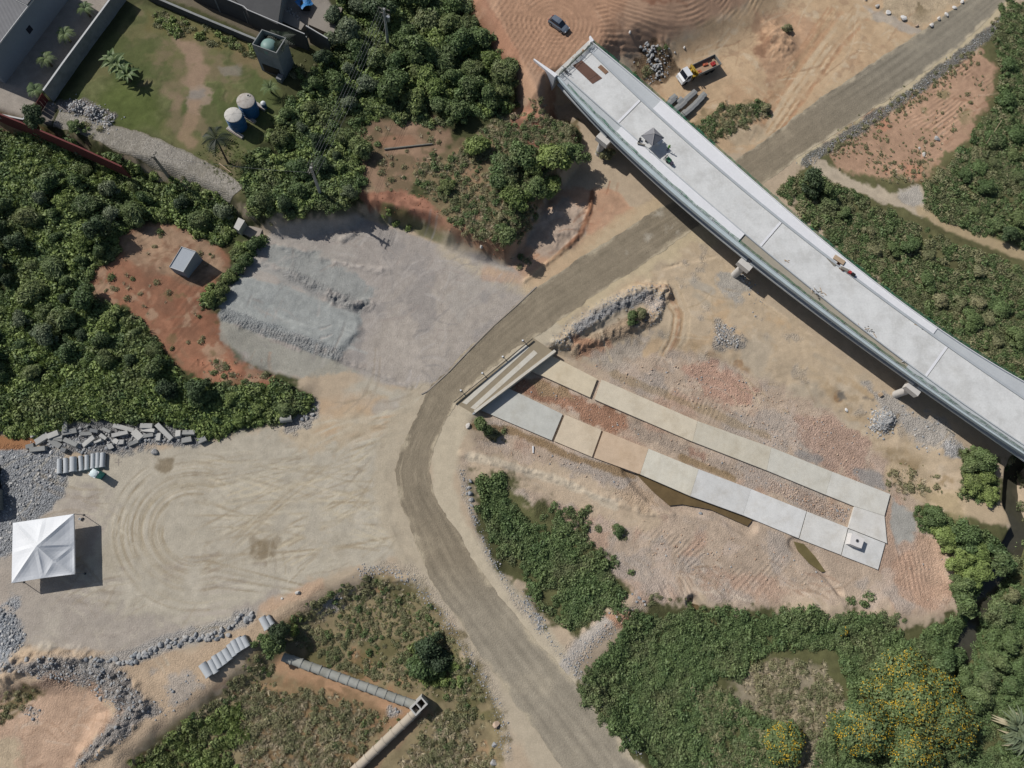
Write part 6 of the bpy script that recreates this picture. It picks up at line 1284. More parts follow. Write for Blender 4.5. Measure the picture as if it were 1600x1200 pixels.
border([(472, 655), (492, 640)], 10, .5, .9, 'pale rock in the small heap at the weeds above the yard', 'rocks at the weeds', 4)
border([(985, 930), (1010, 945)], 6, .4, .8, 'tan rock at the ford below the culverts', 'rocks at the ford', 4)
# rubble heap: broken concrete blocks, each an object
RB = [(103.5, 664, 24, 7, -85, 'upright grey block at the top left of the rubble heap'), (110, 675, 24, 9, 14, 'grey block with worn face behind the rubble heap'), (57, 681, 13, 5, 20, 'short pale block at the left tip of the rubble heap'), (68, 686, 22, 10, 38, 'long pale block at the left end of the rubble heap'), (86, 680, 20, 9, 24, 'grey slab behind the long pale block in the rubble'), (94, 684, 14, 6, 5, 'small grey block in the left middle of the rubble'), (87, 692, 22, 10, -32, 'grey stepped block in front of the left rubble'), (113, 692, 26, 8, -24, 'long grey beam lying forward in the rubble heap'), (93, 687, 16, 5, -10, 'thin grey slab between the two front blocks of rubble'), (62, 702, 26, 8, 8, 'flat grey slab at the lower left of the rubble heap'), (48, 697, 12, 7, 20, 'grey broken corner at the left foot of the rubble heap'), (137, 678, 18, 6, 3, 'grey block lying level behind the middle of the rubble'), (150, 674, 14, 6, -8, 'dark grey block behind the middle of the rubble'), (141, 690, 24, 8, 40, 'long pale block tilted in the middle of the rubble heap'), (156, 690, 14, 4, 22, 'thin pale bar right of the tilted block in the rubble'), (138, 667, 6, 4, 60, 'small upright chunk at the top of the rubble'), (168, 673, 16, 6, -20, 'grey chunk right of the rubble middle'), (190, 679, 26, 6, 14, 'white painted bar across the right rubble heap'), (195, 669, 34, 7, -14, 'long dark grey slab behind the white bar in the rubble'), (216, 680, 20, 12, -40, 'wide grey slab right of the white bar in the rubble'), (231, 666, 20, 8, 2, 'pale tan block at the top right of the rubble heap'), (234, 673, 24, 7, -6, 'grey block below the pale tan block in the rubble'), (259, 675, 36, 8, -43, 'long pale beam sloping at the right of the rubble heap'), (249, 683, 7, 14, 5, 'upright small block left of the long pale beam'), (232, 681, 18, 6, 10, 'low grey slab under the block at the right rubble'), (280, 678, 9, 12, 10, 'rounded grey block right of the long pale beam'), (297, 677, 22, 8, 2, 'flat grey slab in the right tail of the rubble'), (293, 688, 16, 9, 12, 'low grey slab in the right tail of the rubble, in front'), (318, 688, 14, 9, 25, 'last rough block at the right end of the rubble'), (183, 690, 10, 8, -30, 'pale cube with broken edge in the rubble'), (190, 691, 10, 8, 5, 'grey cube under the white bar in the rubble'), (174, 698, 8, 9, 30, 'small pale block at the lower rubble edge'), (210, 692, 16, 6, 28, 'low grey slab at the front right of the rubble'), (102, 704, 9, 7, -20, 'small dark block in front of the rubble by the pipes'), (164, 683, 12, 6, -35, 'broken grey piece behind the pale bar in the rubble')]
for i, (px, py, L, W_, a, lab) in enumerate(RB):
    x, y, z = G(px, py); s = .098; t = thing('rubble_block', lab, 'concrete block', (x, y, z-.08), math.radians(a), 'broken concrete blocks of the rubble heap')
    h = random.uniform(.45, .8) if W_ < 10 else random.uniform(.35, .6); m = M_BLOCKL if 'pale' in lab or 'white' in lab else (M_BLOCKD if 'dark' in lab else M_BLOCK)
    b = MB(); b.box((0, 0, h/2+.12), (L*s, W_*s, h), rx=random.uniform(-.15, .15), ry=random.uniform(-.14, .14), taper=random.uniform(.9, .98)); V_ = b.v
    b.v = [(p[0]+random.uniform(-.06, .06), p[1]+random.uniform(-.05, .05), p[2]+random.uniform(-.04, .04)) for p in V_]; b.build('block', m, t)
    b = MB(); sgn = random.choice((-1, 1)); b.box((sgn*L*s*.5, 0, h*.3), (.16, W_*s*.7, h*.4), rz=random.uniform(-.3, .3)); b.build('broken_end', M_BLOCKD, t)

# ------------------------------------------------------------------ scattering (stuff)
def rand_in(pts, per_m2, edge=0.0):
    w = [G2(a, b_) for a, b_ in pts]; xs = [p[0] for p in w]; ys = [p[1] for p in w]; A = (max(xs)-min(xs))*(max(ys)-min(ys)); n = int(A*per_m2)
    q = np.stack([RNG.uniform(min(xs), max(xs), n), RNG.uniform(min(ys), max(ys), n)], 1); d = sdf(w, q[:, 0], q[:, 1])+edge*(fbm(q[:, 0], q[:, 1], 6, 55, 3)*2.2)
    p_ = np.clip(-d/(edge*1.6+.05)+.1, 0, 1)*np.clip(.9+fbm(q[:, 0], q[:, 1], 5, 57, 3)*1.3*min(edge*2, 1), .15, 1)
    return q[(d < 0) & (RNG.random(n) < p_)]
def on_line(pts, n, spread):
    w = np.array([G2(a, b_) for a, b_ in pts]); d = np.r_[0, np.cumsum(np.hypot(*np.diff(w, axis=0).T))]; q = RNG.uniform(0, d[-1], n)
    return np.stack([np.interp(q, d, w[:, 0])+RNG.normal(0, spread, n), np.interp(q, d, w[:, 1])+RNG.normal(0, spread, n)], 1)
def scatter(name, pts, meshes, smin, smax, lift=0.0, kindlabel=None, tilt=.3, power=1.0):
    pts = np.concatenate(pts) if isinstance(pts, list) else pts; n = len(pts); z = gz(pts[:, 0], pts[:, 1])+lift
    per = RNG.integers(0, len(meshes), n); root_me = bpy.data.meshes.new(name); me = root_me
    me.vertices.add(n); me.vertices.foreach_set('co', np.stack([pts[:, 0], pts[:, 1], z], 1).astype(np.float32).ravel())
    def att(nm, typ, f, dat): a = me.attributes.new(nm, typ, 'POINT'); a.data.foreach_set(f, np.ascontiguousarray(dat).ravel())
    att('rot', 'FLOAT_VECTOR', 'vector', np.stack([RNG.uniform(-tilt, tilt, n), RNG.uniform(-tilt, tilt, n), RNG.uniform(0, 6.283, n)], 1).astype(np.float32))
    sc = smin+(smax-smin)*RNG.random(n)**power; att('scl', 'FLOAT_VECTOR', 'vector', (sc[:, None]*RNG.uniform(.8, 1.2, (n, 3))).astype(np.float32)); att('pick', 'INT', 'value', per.astype(np.int32))
    o = link(name, me); src = bpy.data.collections.new(name+'_source')
    for i, m in enumerate(meshes): so = bpy.data.objects.new('%s_piece' % name, m); src.objects.link(so)
    ng = bpy.data.node_groups.new(name, 'GeometryNodeTree'); ng.interface.new_socket('Geometry', in_out='INPUT', socket_type='NodeSocketGeometry'); ng.interface.new_socket('Geometry', in_out='OUTPUT', socket_type='NodeSocketGeometry')
    N = ng.nodes; L = ng.links; gi = N.new('NodeGroupInput'); go = N.new('NodeGroupOutput'); ip = N.new('GeometryNodeInstanceOnPoints'); ci = N.new('GeometryNodeCollectionInfo'); ci.inputs['Collection'].default_value = src; ci.inputs['Separate Children'].default_value = True; ci.inputs['Reset Children'].default_value = True
    def na(nm, ty): a = N.new('GeometryNodeInputNamedAttribute'); a.data_type = ty; a.inputs['Name'].default_value = nm; return a.outputs['Attribute']
    L.new(gi.outputs[0], ip.inputs['Points']); L.new(ci.outputs[0], ip.inputs['Instance']); ip.inputs['Pick Instance'].default_value = True; L.new(na('pick', 'INT'), ip.inputs['Instance Index'])
    e2r = N.new('FunctionNodeEulerToRotation'); L.new(na('rot', 'FLOAT_VECTOR'), e2r.inputs[0]); L.new(e2r.outputs[0], ip.inputs['Rotation']); L.new(na('scl', 'FLOAT_VECTOR'), ip.inputs['Scale']); L.new(ip.outputs[0], go.inputs[0])
    md = o.modifiers.new('scatter', 'NODES'); md.node_group = ng; return tag(o, kind='stuff')
PEB = [rock_mesh(400+i, M_ST, 5) for i in range(4)]; PEBP = [rock_mesh(420+i, M_STP, 5) for i in range(3)]; PEBT = [rock_mesh(440+i, M_STT, 5) for i in range(4)]
scatter('gravel', [rand_in([(-40, 700), (95, 702), (108, 735), (90, 775), (55, 815), (25, 860), (-40, 890)], 5, 1), rand_in([(-40, 945), (20, 948), (38, 1000), (18, 1042), (-40, 1055)], 9, .5), rand_in([(0, 938), (30, 934), (28, 950), (0, 954)], 5, .5)], PEB+PEBP[:1], .12, .5, power=2)
scatter('rubble_gravel', [rand_in([(45, 692), (95, 668), (200, 662), (300, 675), (300, 688), (240, 698), (130, 708)], 11, .5)], PEB, .15, .6, power=2)
scatter('village_rubble', [on_line([(105, 168), (122, 166), (150, 180), (172, 190)], 420, .9), on_line([(440, 16), (462, 28)], 160, .5)], PEB+PEBP, .12, .45, power=1.6)
scatter('bank_gravel', [rand_in([(8, 1048), (60, 1026), (130, 1030), (190, 1052), (243, 1110), (200, 1145), (130, 1200), (105, 1205), (180, 1112), (140, 1080), (60, 1064)], 6, .5), rand_in([(35, 1102), (66, 1105), (58, 1128), (35, 1116)], 5), rand_in([(220, 1110), (300, 1050), (320, 1070), (250, 1130)], 1.5), rand_in([(480, 945), (530, 925), (545, 950), (500, 965)], 4, .5), rand_in([(604, 1102), (628, 1110), (620, 1122), (606, 1120)], 8)], PEB, .12, .5, power=2.2)
scatter('shoulder_gravel', [on_line([(722, 735), (737, 800), (762, 860), (802, 930), (852, 990), (892, 1040), (942, 1095), (1002, 1180)], 650, .3), on_line([(640, 905), (690, 960), (740, 1040), (775, 1095), (790, 1180)], 450, .5), on_line([(560, 895), (600, 888), (640, 905)], 250, .6), on_line([(865, 545), (900, 512), (950, 478), (1005, 455), (1038, 458)], 900, .8), on_line([(1255, 255), (1310, 220), (1412, 155), (1510, 80), (1570, 30)], 900, .6), on_line([(1010, 470), (1030, 475), (1015, 500)], 150, .7), on_line([(820, 930), (850, 985)], 260, .5), on_line([(898, 1050), (920, 1010), (960, 980)], 220, .6)], PEB, .08, .32, power=2.6)
scatter('heap_gravel', [on_line([(1381, 657), (1382, 657)], 700, .95), rand_in([(1355, 600), (1400, 620), (1480, 665), (1515, 705), (1490, 722), (1430, 690), (1370, 640)], 2, 1), rand_in([(1112, 505), (1150, 512), (1160, 540), (1118, 545)], 6, .5), rand_in([(1165, 445), (1190, 455), (1200, 490), (1175, 500)], 1.8, .5), rand_in([(985, 95), (1045, 70), (1055, 110), (1015, 140)], 2.5, .5)], PEB+PEBP[:1], .18, .45, power=1.6)
scatter('works_rubble', [rand_in([(880, 530), (960, 590), (1010, 545), (1100, 560), (1200, 605), (1300, 645), (1370, 700), (1345, 755), (1100, 650), (960, 590)], 2.2, 1), rand_in([(1000, 810), (1150, 830), (1290, 890), (1310, 940), (1100, 930), (1010, 900)], 1.6, 1), rand_in([(800, 595), (900, 620), (1050, 685), (1200, 742), (1330, 796), (1322, 818), (1200, 768), (1050, 702), (900, 650)], 2.0), rand_in([(1210, 748), (1330, 797), (1322, 820), (1240, 785)], 6), rand_in([(1400, 870), (1480, 850), (1490, 950), (1410, 940)], 1.0, 1), rand_in([(735, 690), (860, 700), (990, 750), (960, 775), (800, 725)], 1.2, 1), rand_in([(940, 950), (1010, 945), (990, 985), (930, 990)], 3, .5), rand_in([(1260, 650), (1340, 665), (1355, 720), (1300, 700)], 4, 1)], PEBT+PEB[:1], .1, .42, power=2.2)
scatter('clods', [rand_in([(290, 560), (350, 555), (440, 610), (340, 600)], 4, .5), rand_in([(572, 302), (690, 305), (690, 345), (600, 333)], 3), rand_in([(800, 170), (860, 170), (900, 210), (850, 240)], 3, .5), rand_in([(690, 345), (800, 400), (790, 410), (700, 375)], 2)], [rock_mesh(460+i, stone_material('red_clod', C(168, 106, 78), C(196, 140, 108)), 4) for i in range(3)], .08, .3, power=2.5)

# ------------------------------------------------------------------ vegetation
def leaf_material(name, c1, c2, c3, trans=.28):
    c1, c2, c3 = [np.asarray(q)*.83+float(np.mean(q))*.17 for q in (c1, c2, c3)]
    m, nt, N, L, B = nodes(name); oi = N.new('ShaderNodeObjectInfo'); at = N.new('ShaderNodeAttribute'); at.attribute_name = 'leaf'; pos = geo_pos(nt)
    c = mixcol(nt, c1, c2, oi.outputs['Random']); big = mathn(nt, 'MULTIPLY', mathn(nt, 'SUBTRACT', noisen(nt, .16, 3, .6, pos), .47), 5, True); c = mixcol(nt, c, c3, mathn(nt, 'MULTIPLY', big, .75))
    c = scalecol(nt, c, mathn(nt, 'ADD', mathn(nt, 'MULTIPLY', at.outputs['Fac'], .9), .55)); L.new(c, B.inputs['Base Color']); B.inputs['Roughness'].default_value = .55; B.inputs['Specular IOR Level'].default_value = .25
    tl = N.new('ShaderNodeBsdfTranslucent'); L.new(c, tl.inputs[0]); mx = N.new('ShaderNodeMixShader'); mx.inputs[0].default_value = trans; L.new(B.outputs[0], mx.inputs[1]); L.new(tl.outputs[0], mx.inputs[2]); L.new(mx.outputs[0], N['Material Output'].inputs[0]); return m
LK = 1.22
M_LEAF_D = leaf_material('dark_leaf', C(62, 78, 54, LK), C(80, 98, 62, LK), C(92, 108, 68, LK))
M_LEAF_M = leaf_material('mid_leaf', C(82, 104, 60, LK), C(102, 120, 68, LK), C(114, 126, 76, LK))
M_LEAF_B = leaf_material('bright_leaf', C(108, 128, 62, LK), C(128, 144, 72, LK), C(108, 116, 70, LK))
M_VINE = leaf_material('vine_leaf', C(90, 112, 64, LK), C(106, 126, 72, LK), C(116, 118, 80, LK))
M_OLIVE = leaf_material('olive_brush', C(118, 120, 80, LK), C(142, 136, 98, LK), C(102, 110, 70, LK))
M_DRY = leaf_material('dry_grass', C(160, 148, 118, LK), C(184, 170, 140, LK), C(138, 132, 96, LK))
M_FEATH = leaf_material('feathery_leaf', C(92, 110, 66, LK), C(116, 128, 74, LK), C(112, 116, 72, LK))
M_PALE = leaf_material('grey_green_leaf', C(98, 112, 84, LK), C(118, 128, 96, LK), C(108, 118, 82, LK))
M_GRASS = leaf_material('grass_blade', C(104, 118, 58, LK), C(122, 130, 68, LK), C(128, 122, 78, LK))
M_YFLOWER = plain('yellow_petal', C(232, 190, 54), .6, .15, 1); M_BARK = plain('bark', C(96, 82, 68), .95, .3, 2, .2)
def quads(P_, Nn, size, r, aspect=1.7):
    n = len(P_); a = r.normal(size=(n, 3)); u = np.cross(Nn, a); u /= np.linalg.norm(u, axis=1)[:, None]+1e-9; w = np.cross(Nn, u)
    s = (size*r.uniform(.6, 1.3, n))[:, None]; L_ = u*s*aspect*.5; W_ = w*s*.5; droop = Nn*s*.18
    Vq = np.stack([P_-L_-droop, P_-W_*1.0+droop*.3, P_+L_-droop, P_+W_*1.0+droop*.3], 1); return Vq.reshape(-1, 3)
def cloud(name, lobes, n, size, mat, seed, up=.35, aspect=1.7, inner=.25, cluster=None):
    """crown of separate leaf faces over overlapping lobes (cx,cy,cz,rx,rz)"""
    r = np.random.default_rng(seed); lb = np.array(lobes, float); w = lb[:, 3]**2; k_ = r.choice(len(lb), n, p=w/w.sum()); d = r.normal(size=(n, 3)); d[:, 2] = np.abs(d[:, 2])*1.0-.25; d /= np.linalg.norm(d, axis=1)[:, None]
    rad = np.where(r.random(n) < inner, r.uniform(.45, .9, n), np.clip(r.normal(.98, .2, n), .5, 1.6))[:, None]; sc = np.stack([lb[k_, 3], lb[k_, 3], lb[k_, 4]], 1); P_ = lb[k_, :3]+d*sc*rad
    inside = np.zeros(n, bool)
    for j in range(len(lb)):
        q = (P_-lb[j, :3])/np.array([lb[j, 3], lb[j, 3], lb[j, 4]]); inside |= (np.linalg.norm(q, axis=1) < .7) & (k_ != j)
    keep = ~inside | (r.random(n) < .2)
    if cluster is not None: keep &= (np.sin(P_[:, 0]*3.1+seed)+np.sin(P_[:, 1]*2.7+2)+np.sin(P_[:, 2]*3.3+1)+np.sin(P_[:, 0]*1.3-P_[:, 1]*1.7)) > cluster+r.normal(0, .5, n)
    P_ = P_[keep]; d = d[keep]; k_ = k_[keep]
    Nn = d+r.normal(size=P_.shape)*.5+np.array([0, 0, up]); Nn /= np.linalg.norm(Nn, axis=1)[:, None]; Vq = quads(P_, Nn, size, r, aspect); m = len(P_); lv = np.clip(r.normal(.5, .2, m)+(r.random(len(lb))[k_]-.5)*.35, 0, 1)
    return np_mesh(name, Vq, np.arange(m*4).reshape(m, 4), mat, [('leaf', 'FLOAT', np.repeat(lv, 4))])
def lobes(r, R_, n, H, flat=.75):
    out = []
    for i in range(n*2+3):
        a = r.uniform(0, 6.28); q = R_*min(.95, abs(r.gauss(.42, .26))); q_ = r.uniform(.16, .42)*(1.15-q/R_*.5); h = H*(.86-.5*(q/R_)**1.6)*r.uniform(.72, 1.08)
        out.append((q*math.cos(a), q*math.sin(a), h, R_*q_, R_*q_*flat))
    return out
rr = random.Random(5)
def crown_set(mat, n, R_, H, leaves, size, seed, **kw): return [cloud('crown', lobes(rr, R_, rr.randint(5, 8), H), leaves, size, mat, seed+i, **kw) for i in range(n)]
CROWN = {'dark': crown_set(M_LEAF_D, 5, 2.6, 3.6, 4600, .23, 500), 'mid': crown_set(M_LEAF_M, 5, 2.7, 3.0, 4800, .22, 520, aspect=2.2), 'bright': crown_set(M_LEAF_B, 4, 2.5, 2.2, 4200, .21, 540, aspect=2.6), 'olive': crown_set(M_OLIVE, 3, 1.8, 1.8, 2400, .2, 560, aspect=2.6), 'vine': crown_set(M_VINE, 4, 2.8, 1.9, 4200, .22, 580), 'feather': crown_set(M_FEATH, 4, 2.4, 2.4, 4200, .2, 600, aspect=4.5), 'pale': crown_set(M_PALE, 3, 2.4, 2.8, 4200, .21, 620, aspect=2)}
def trunk_mesh():
    b = MB(); b.cyl((0, 0, -.3), (.08, .03, 1.2), .17, .12, 8); b.cyl((.08, .03, 1.2), (-.1, .1, 2.4), .12, .06, 8)
    for a in (.4, 2.4, 4.5): b.cyl((.05, .04, 1.1), (.9*math.cos(a), .9*math.sin(a), 2.1), .07, .03, 6)
    me = bpy.data.meshes.new('trunk'); me.from_pydata(b.v, [], b.f); me.materials.append(M_BARK); return me
TRUNK = trunk_mesh(); TREES = []
def tree(x, y, s, kind, label, group, name='tree', cat='tree', sz=None):
    z = float(gz(x, y)); t = thing(name, label, cat, (x, y, z), random.uniform(0, 6.28), group); c = link('crown', random.choice(CROWN[kind]), t); q = s*(sz or random.uniform(.85, 1.2)); c.scale = (s, s*random.uniform(.88, 1.1), q); k_ = link('trunk', TRUNK, t); k_.scale = (s, s, q*.9)
    TREES.append((x, y, s*2.2)); return t
CLEARED = [(G2(500, 300), 3.2), (G2(497, 285), 2.6), (G2(607, 73), 2.6), (G2(606, 50), 3.0), (G2(264, 277), 2.5), (G2(385, 355), 3.2), (G2(1572, 1142), 6.0), (G2(443, 95), 2.5), (G2(345, 235), 3)]
NTH = ['nearest', 'second nearest', 'third nearest', 'fourth nearest', 'fifth nearest', 'sixth nearest', 'seventh nearest', 'eighth nearest', 'ninth nearest']
WHERE = {'trees of the left woods': 'in the left woods', 'bushes above the sandy yard': 'above the yard', 'hedge by the gravel yard': 'in the narrow hedge', 'trees around the pale utility pole': 'in the middle woods', 'trees of the upper woods': 'in the upper woods', 'trees left of the red fill': 'left of the fill', 'big bushes by the first pier': 'by the viaduct', 'shrubs on the slope': 'on the slope', 'trees on the near stream bank': 'on the near bank', 'clump below the viaduct shadow': 'in the streamside clump', 'trees on the far stream bank': 'on the far bank', 'trees of the right thicket': 'in the right thicket', 'bushes along the viaduct': 'along the viaduct', 'trees above the yellow tree': 'by the stream'}
ADJ = {'feather': 'feathery green', 'pale': 'grey green', 'dark': 'dark green', 'mid': 'mid green', 'bright': 'light green', 'olive': 'dull olive', 'vine': 'vine covered'}
def woods(pts, dist, kinds, s0, s1, label, group, name='tree', cat='tree', inset=0.6, sz=None, keep=1.0, marks=(), gaps=None):
    q = rand_in(pts, 4); w = [G2(a, b_) for a, b_ in pts]; d = sdf(w, q[:, 0], q[:, 1]); q = q[d < -inset]; out = []
    for p in q:
        if all((p[0]-o[0])**2+(p[1]-o[1])**2 > dist*dist for o in out): out.append(p)
    made = []
    for p in out:
        if gaps and float(fbm(np.array([p[0]]), np.array([p[1]]), 11, 33, 2)[0]) < gaps: continue
        if random.random() > keep or any(math.dist(p, CLEARED[i][0]) < CLEARED[i][1] for i in range(len(CLEARED))): continue
        k_ = random.choice(kinds); made.append((p, k_, tree(p[0], p[1], random.uniform(s0, s1), k_, label[k_] if isinstance(label, dict) else label, group, name, cat, sz)))
    if marks:
        mk = [(G2(*m[1]), m[0]) for m in marks]; byl = {}
        for p, k_, t in made: i = min(range(len(mk)), key=lambda q: math.dist(mk[q][0], p)); byl.setdefault(i, []).append((math.dist(mk[i][0], p), k_, t))
        for i, lst in byl.items():
            for r, (_, k_, t) in enumerate(sorted(lst, key=lambda q: q[0])[:9]): t['label'] = '%s %s %s, %s %s' % (ADJ[k_], cat, WHERE[group], NTH[r], mk[i][1])
W1 = [(-25, 205), (60, 208), (128, 230), (200, 258), (260, 285), (330, 318), (362, 332), (348, 352), (318, 362), (280, 345), (235, 338), (190, 362), (172, 405), (140, 425), (132, 460), (180, 488), (245, 540), (285, 590), (330, 610), (300, 640), (230, 610), (180, 570), (90, 585), (55, 620), (50, 655), (-25, 655)]
woods(W1, 3.3, ['dark', 'mid', 'mid', 'bright', 'feather', 'feather', 'pale'], .4, 1.15, {'dark': 'dark green round tree in the dense woods at the left edge', 'mid': 'mid green tree in the dense woods at the left edge', 'bright': 'light green leafy tree in the dense woods at the left edge', 'feather': 'feathery green tree in the dense woods at the left edge', 'pale': 'grey green tree in the dense woods at the left edge'}, 'trees of the left woods', gaps=-.16, marks=[('the red boundary wall', (110, 228)), ('the pole by the setts path', (264, 277)), ('the cream hut', (365, 352)), ('the top of the red clearing', (240, 345)), ('the west tip of the clearing', (140, 440)), ('the south bend of the clearing', (245, 535)), ('the rubble heap', (180, 662)), ('the lower left corner of the woods', (5, 660)), ('the left photo edge at mid height', (2, 450)), ('the upper left end of the woods', (5, 225)), ('the heart of the woods', (90, 330)), ('the thick lower part of the woods', (120, 560))])
woods([(290, 595), (400, 620), (470, 620), (488, 640), (440, 652), (340, 672), (290, 655)], 3.4, ['mid', 'feather', 'bright'], .4, .75, {'feather': 'feathery green bush above the sandy yard, right of the rubble', 'dark': 'dark green bush above the sandy yard, right of the rubble', 'mid': 'mid green bush above the sandy yard, right of the rubble', 'bright': 'light green bush above the sandy yard, right of the rubble'}, 'bushes above the sandy yard', 'bush', 'bush', marks=[('the lone pipe end', (447, 655)), ('the right end of the rubble', (310, 685)), ('the red soil edge', (380, 605))])
woods([(320, 468), (345, 440), (378, 392), (406, 372), (414, 378), (382, 420), (345, 468), (325, 480)], 1.8, ['bright', 'mid'], .55, .7, {'mid': 'mid green bush of the narrow hedge by the gravel yard', 'bright': 'light green bush of the narrow hedge by the gravel yard'}, 'hedge by the gravel yard', 'bush', 'bush', .2, marks=[('the cream hut pad', (392, 362)), ('the grey shed', (300, 420)), ('the lower end of the hedge', (325, 475))])
W2 = [(385, 255), (425, 215), (455, 165), (475, 150), (505, 175), (560, 190), (575, 215), (566, 300), (540, 328), (500, 338), (430, 348), (395, 330), (375, 290)]
woods(W2, 3.3, ['dark', 'mid', 'feather', 'pale'], .4, .95, {'feather': 'feathery green tree in the woods between the lawn and the bare patch', 'pale': 'grey green tree in the woods between the lawn and the bare patch', 'dark': 'dark green tree in the woods between the lawn and the bare patch', 'mid': 'mid green tree in the woods between the lawn and the bare patch'}, 'trees around the pale utility pole', gaps=-.12, marks=[('the pale utility pole', (500, 303)), ('the blue tanks', (400, 200)), ('the end of the setts path', (385, 300)), ('the bare patch', (575, 230)), ('the cream hut', (395, 345))])
woods([(510, 60), (520, -15), (700, -15), (640, 25), (610, 70), (600, 130), (560, 180), (480, 150), (470, 120)], 3.6, ['dark', 'mid', 'pale', 'mid'], .7, 1.4, {'pale': 'tall grey green tree in the upper woods by the transformer pole', 'dark': 'tall dark green tree in the upper woods by the transformer pole', 'mid': 'tall mid green tree in the upper woods by the transformer pole'}, 'trees of the upper woods', marks=[('the transformer pole', (607, 73)), ('the water tower', (445, 115)), ('the top photo edge', (600, -5)), ('the floor slabs by the tarpaulin', (520, 30)), ('the cables midway', (555, 160))])
woods([(640, 25), (700, 0), (735, 20), (765, 70), (800, 105), (800, 150), (785, 175), (700, 200), (650, 170), (610, 150), (618, 80)], 3.4, ['mid', 'bright', 'mid', 'feather', 'vine'], .8, 1.4, {'feather': 'feathery green tree in the dense clump left of the red fill', 'vine': 'vine covered tree in the dense clump left of the red fill', 'dark': 'dark green tree in the dense clump left of the red fill', 'mid': 'leafy mid green tree in the dense clump left of the red fill', 'bright': 'light green tree in the dense clump left of the red fill'}, 'trees left of the red fill', marks=[('the transformer pole', (612, 70)), ('the pallet', (800, 180)), ('the top photo edge', (700, 0)), ('the edge of the red fill', (795, 90)), ('the bare patch', (650, 185))])
woods([(775, 265), (800, 240), (860, 228), (905, 238), (885, 285), (840, 325), (800, 335), (770, 310)], 3.3, ['bright', 'mid', 'vine'], .8, 1.3, {'vine': 'big vine covered bush left of the first viaduct pier', 'mid': 'big mid green bush left of the first viaduct pier', 'bright': 'big light green bush left of the first viaduct pier'}, 'big bushes by the first pier', 'bush', 'bush', marks=[('the first pier', (935, 240)), ('the slope shrubs', (760, 280))])
woods([(650, 260), (740, 215), (760, 250), (750, 330), (820, 365), (790, 392), (720, 360), (690, 320)], 3.4, ['olive', 'mid', 'bright', 'olive'], .6, 1.0, {'mid': 'mid green shrub on the slope above the gravel yard', 'bright': 'light green shrub on the slope above the gravel yard', 'olive': 'olive dry shrub on the slope above the gravel yard'}, 'shrubs on the slope', 'shrub', 'shrub', keep=.5, marks=[('the red cut', (690, 330)), ('the gravel yard', (780, 392)), ('the lying pole', (676, 228))])
for px, py, s, k_, lab in ((945, 245, 1.1, 'olive', 'olive green shrub under the viaduct at the first pier'), (1000, 492, .8, 'olive', 'olive shrub on the gravel bank beside the road'), (985, 500, .6, 'mid', 'small green shrub on the gravel bank beside the road'), (752, 668, .75, 'mid', 'green shrub at the lower corner of the culvert crossing'), (768, 680, .7, 'olive', 'olive shrub below the lower culvert corner'), (1195, 172, .6, 'olive', 'olive shrub at the right of the weeds below the truck'), (1228, 48, .7, 'olive', 'small olive shrub on the pale mound at the top'), (672, 1010, 1.0, 'dark', 'dark feathery bush above the manhole box'), (660, 1040, 1.0, 'mid', 'mid green bush right above the manhole box'), (685, 1030, .8, 'dark', 'dark green bush on the road side of the hollow'), (425, 1005, .9, 'mid', 'green bush right of the two pipes'), (440, 985, .8, 'dark', 'dark bush on the slope right of the two pipes'), (965, 830, .45, 'mid', 'small green tuft alone on the pink soil'), (880, 245, .9, 'mid', 'green bush beside the viaduct beam'), (1262, 290, 1.1, 'dark', 'dark green bush beside the viaduct right of the road'), (1285, 305, .8, 'mid', 'mid green bush beside the viaduct right of the road'), (1568, 372, .7, 'dark', 'single dark bush by the thin path at the right edge'), (65, 190, .8, 'dark', 'dark round tree by the red gate'), (122, 204, .6, 'mid', 'small green bush at the lower edge of the setts path'), (108, 68, .55, 'bright', 'unused')):
    if lab != 'unused': x, y = G2(px, py); tree(x, y, s, k_, lab, None, 'shrub' if 'shrub' in lab or 'tuft' in lab else ('tree' if 'tree' in lab else 'bush'), 'shrub' if 'shrub' in lab else 'bush')
woods([(1440, 800), (1465, 790), (1550, 850), (1560, 880), (1520, 900), (1500, 960), (1475, 930), (1480, 860), (1450, 820)], 3.0, ['mid', 'bright', 'vine'], .8, 1.2, {'mid': 'mid green tree on the near bank of the dark stream', 'bright': 'light green tree on the near bank of the dark stream', 'vine': 'vine covered tree on the near bank of the dark stream'}, 'trees on the near stream bank', marks=[('the path to the stream', (1445, 775)), ('the dark water', (1530, 900)), ('the pink soil edge', (1485, 900))])
woods([(1500, 705), (1530, 715), (1555, 735), (1555, 790), (1510, 778), (1498, 740)], 2.8, ['bright', 'mid'], .7, 1.0, {'mid': 'mid green bush in the clump below the viaduct shadow', 'bright': 'light green bush in the clump below the viaduct shadow'}, 'clump below the viaduct shadow', 'bush', 'bush', marks=[('the viaduct shadow', (1500, 700)), ('the dark water', (1560, 770))])
woods([(1560, 870), (1620, 830), (1640, 1200), (1540, 1200), (1500, 1100), (1530, 1000), (1550, 930)], 3.6, ['vine', 'mid', 'olive', 'vine'], .7, 1.2, {'mid': 'mid green tree on the far bank of the dark stream', 'olive': 'dull olive tree on the far bank of the dark stream', 'vine': 'vine covered tree on the far bank of the dark stream'}, 'trees on the far stream bank', marks=[('the right photo edge', (1600, 900)), ('the strap leaved plants', (1575, 1140)), ('the poles across the stream', (1540, 945)), ('the yellow tree', (1500, 1090))])
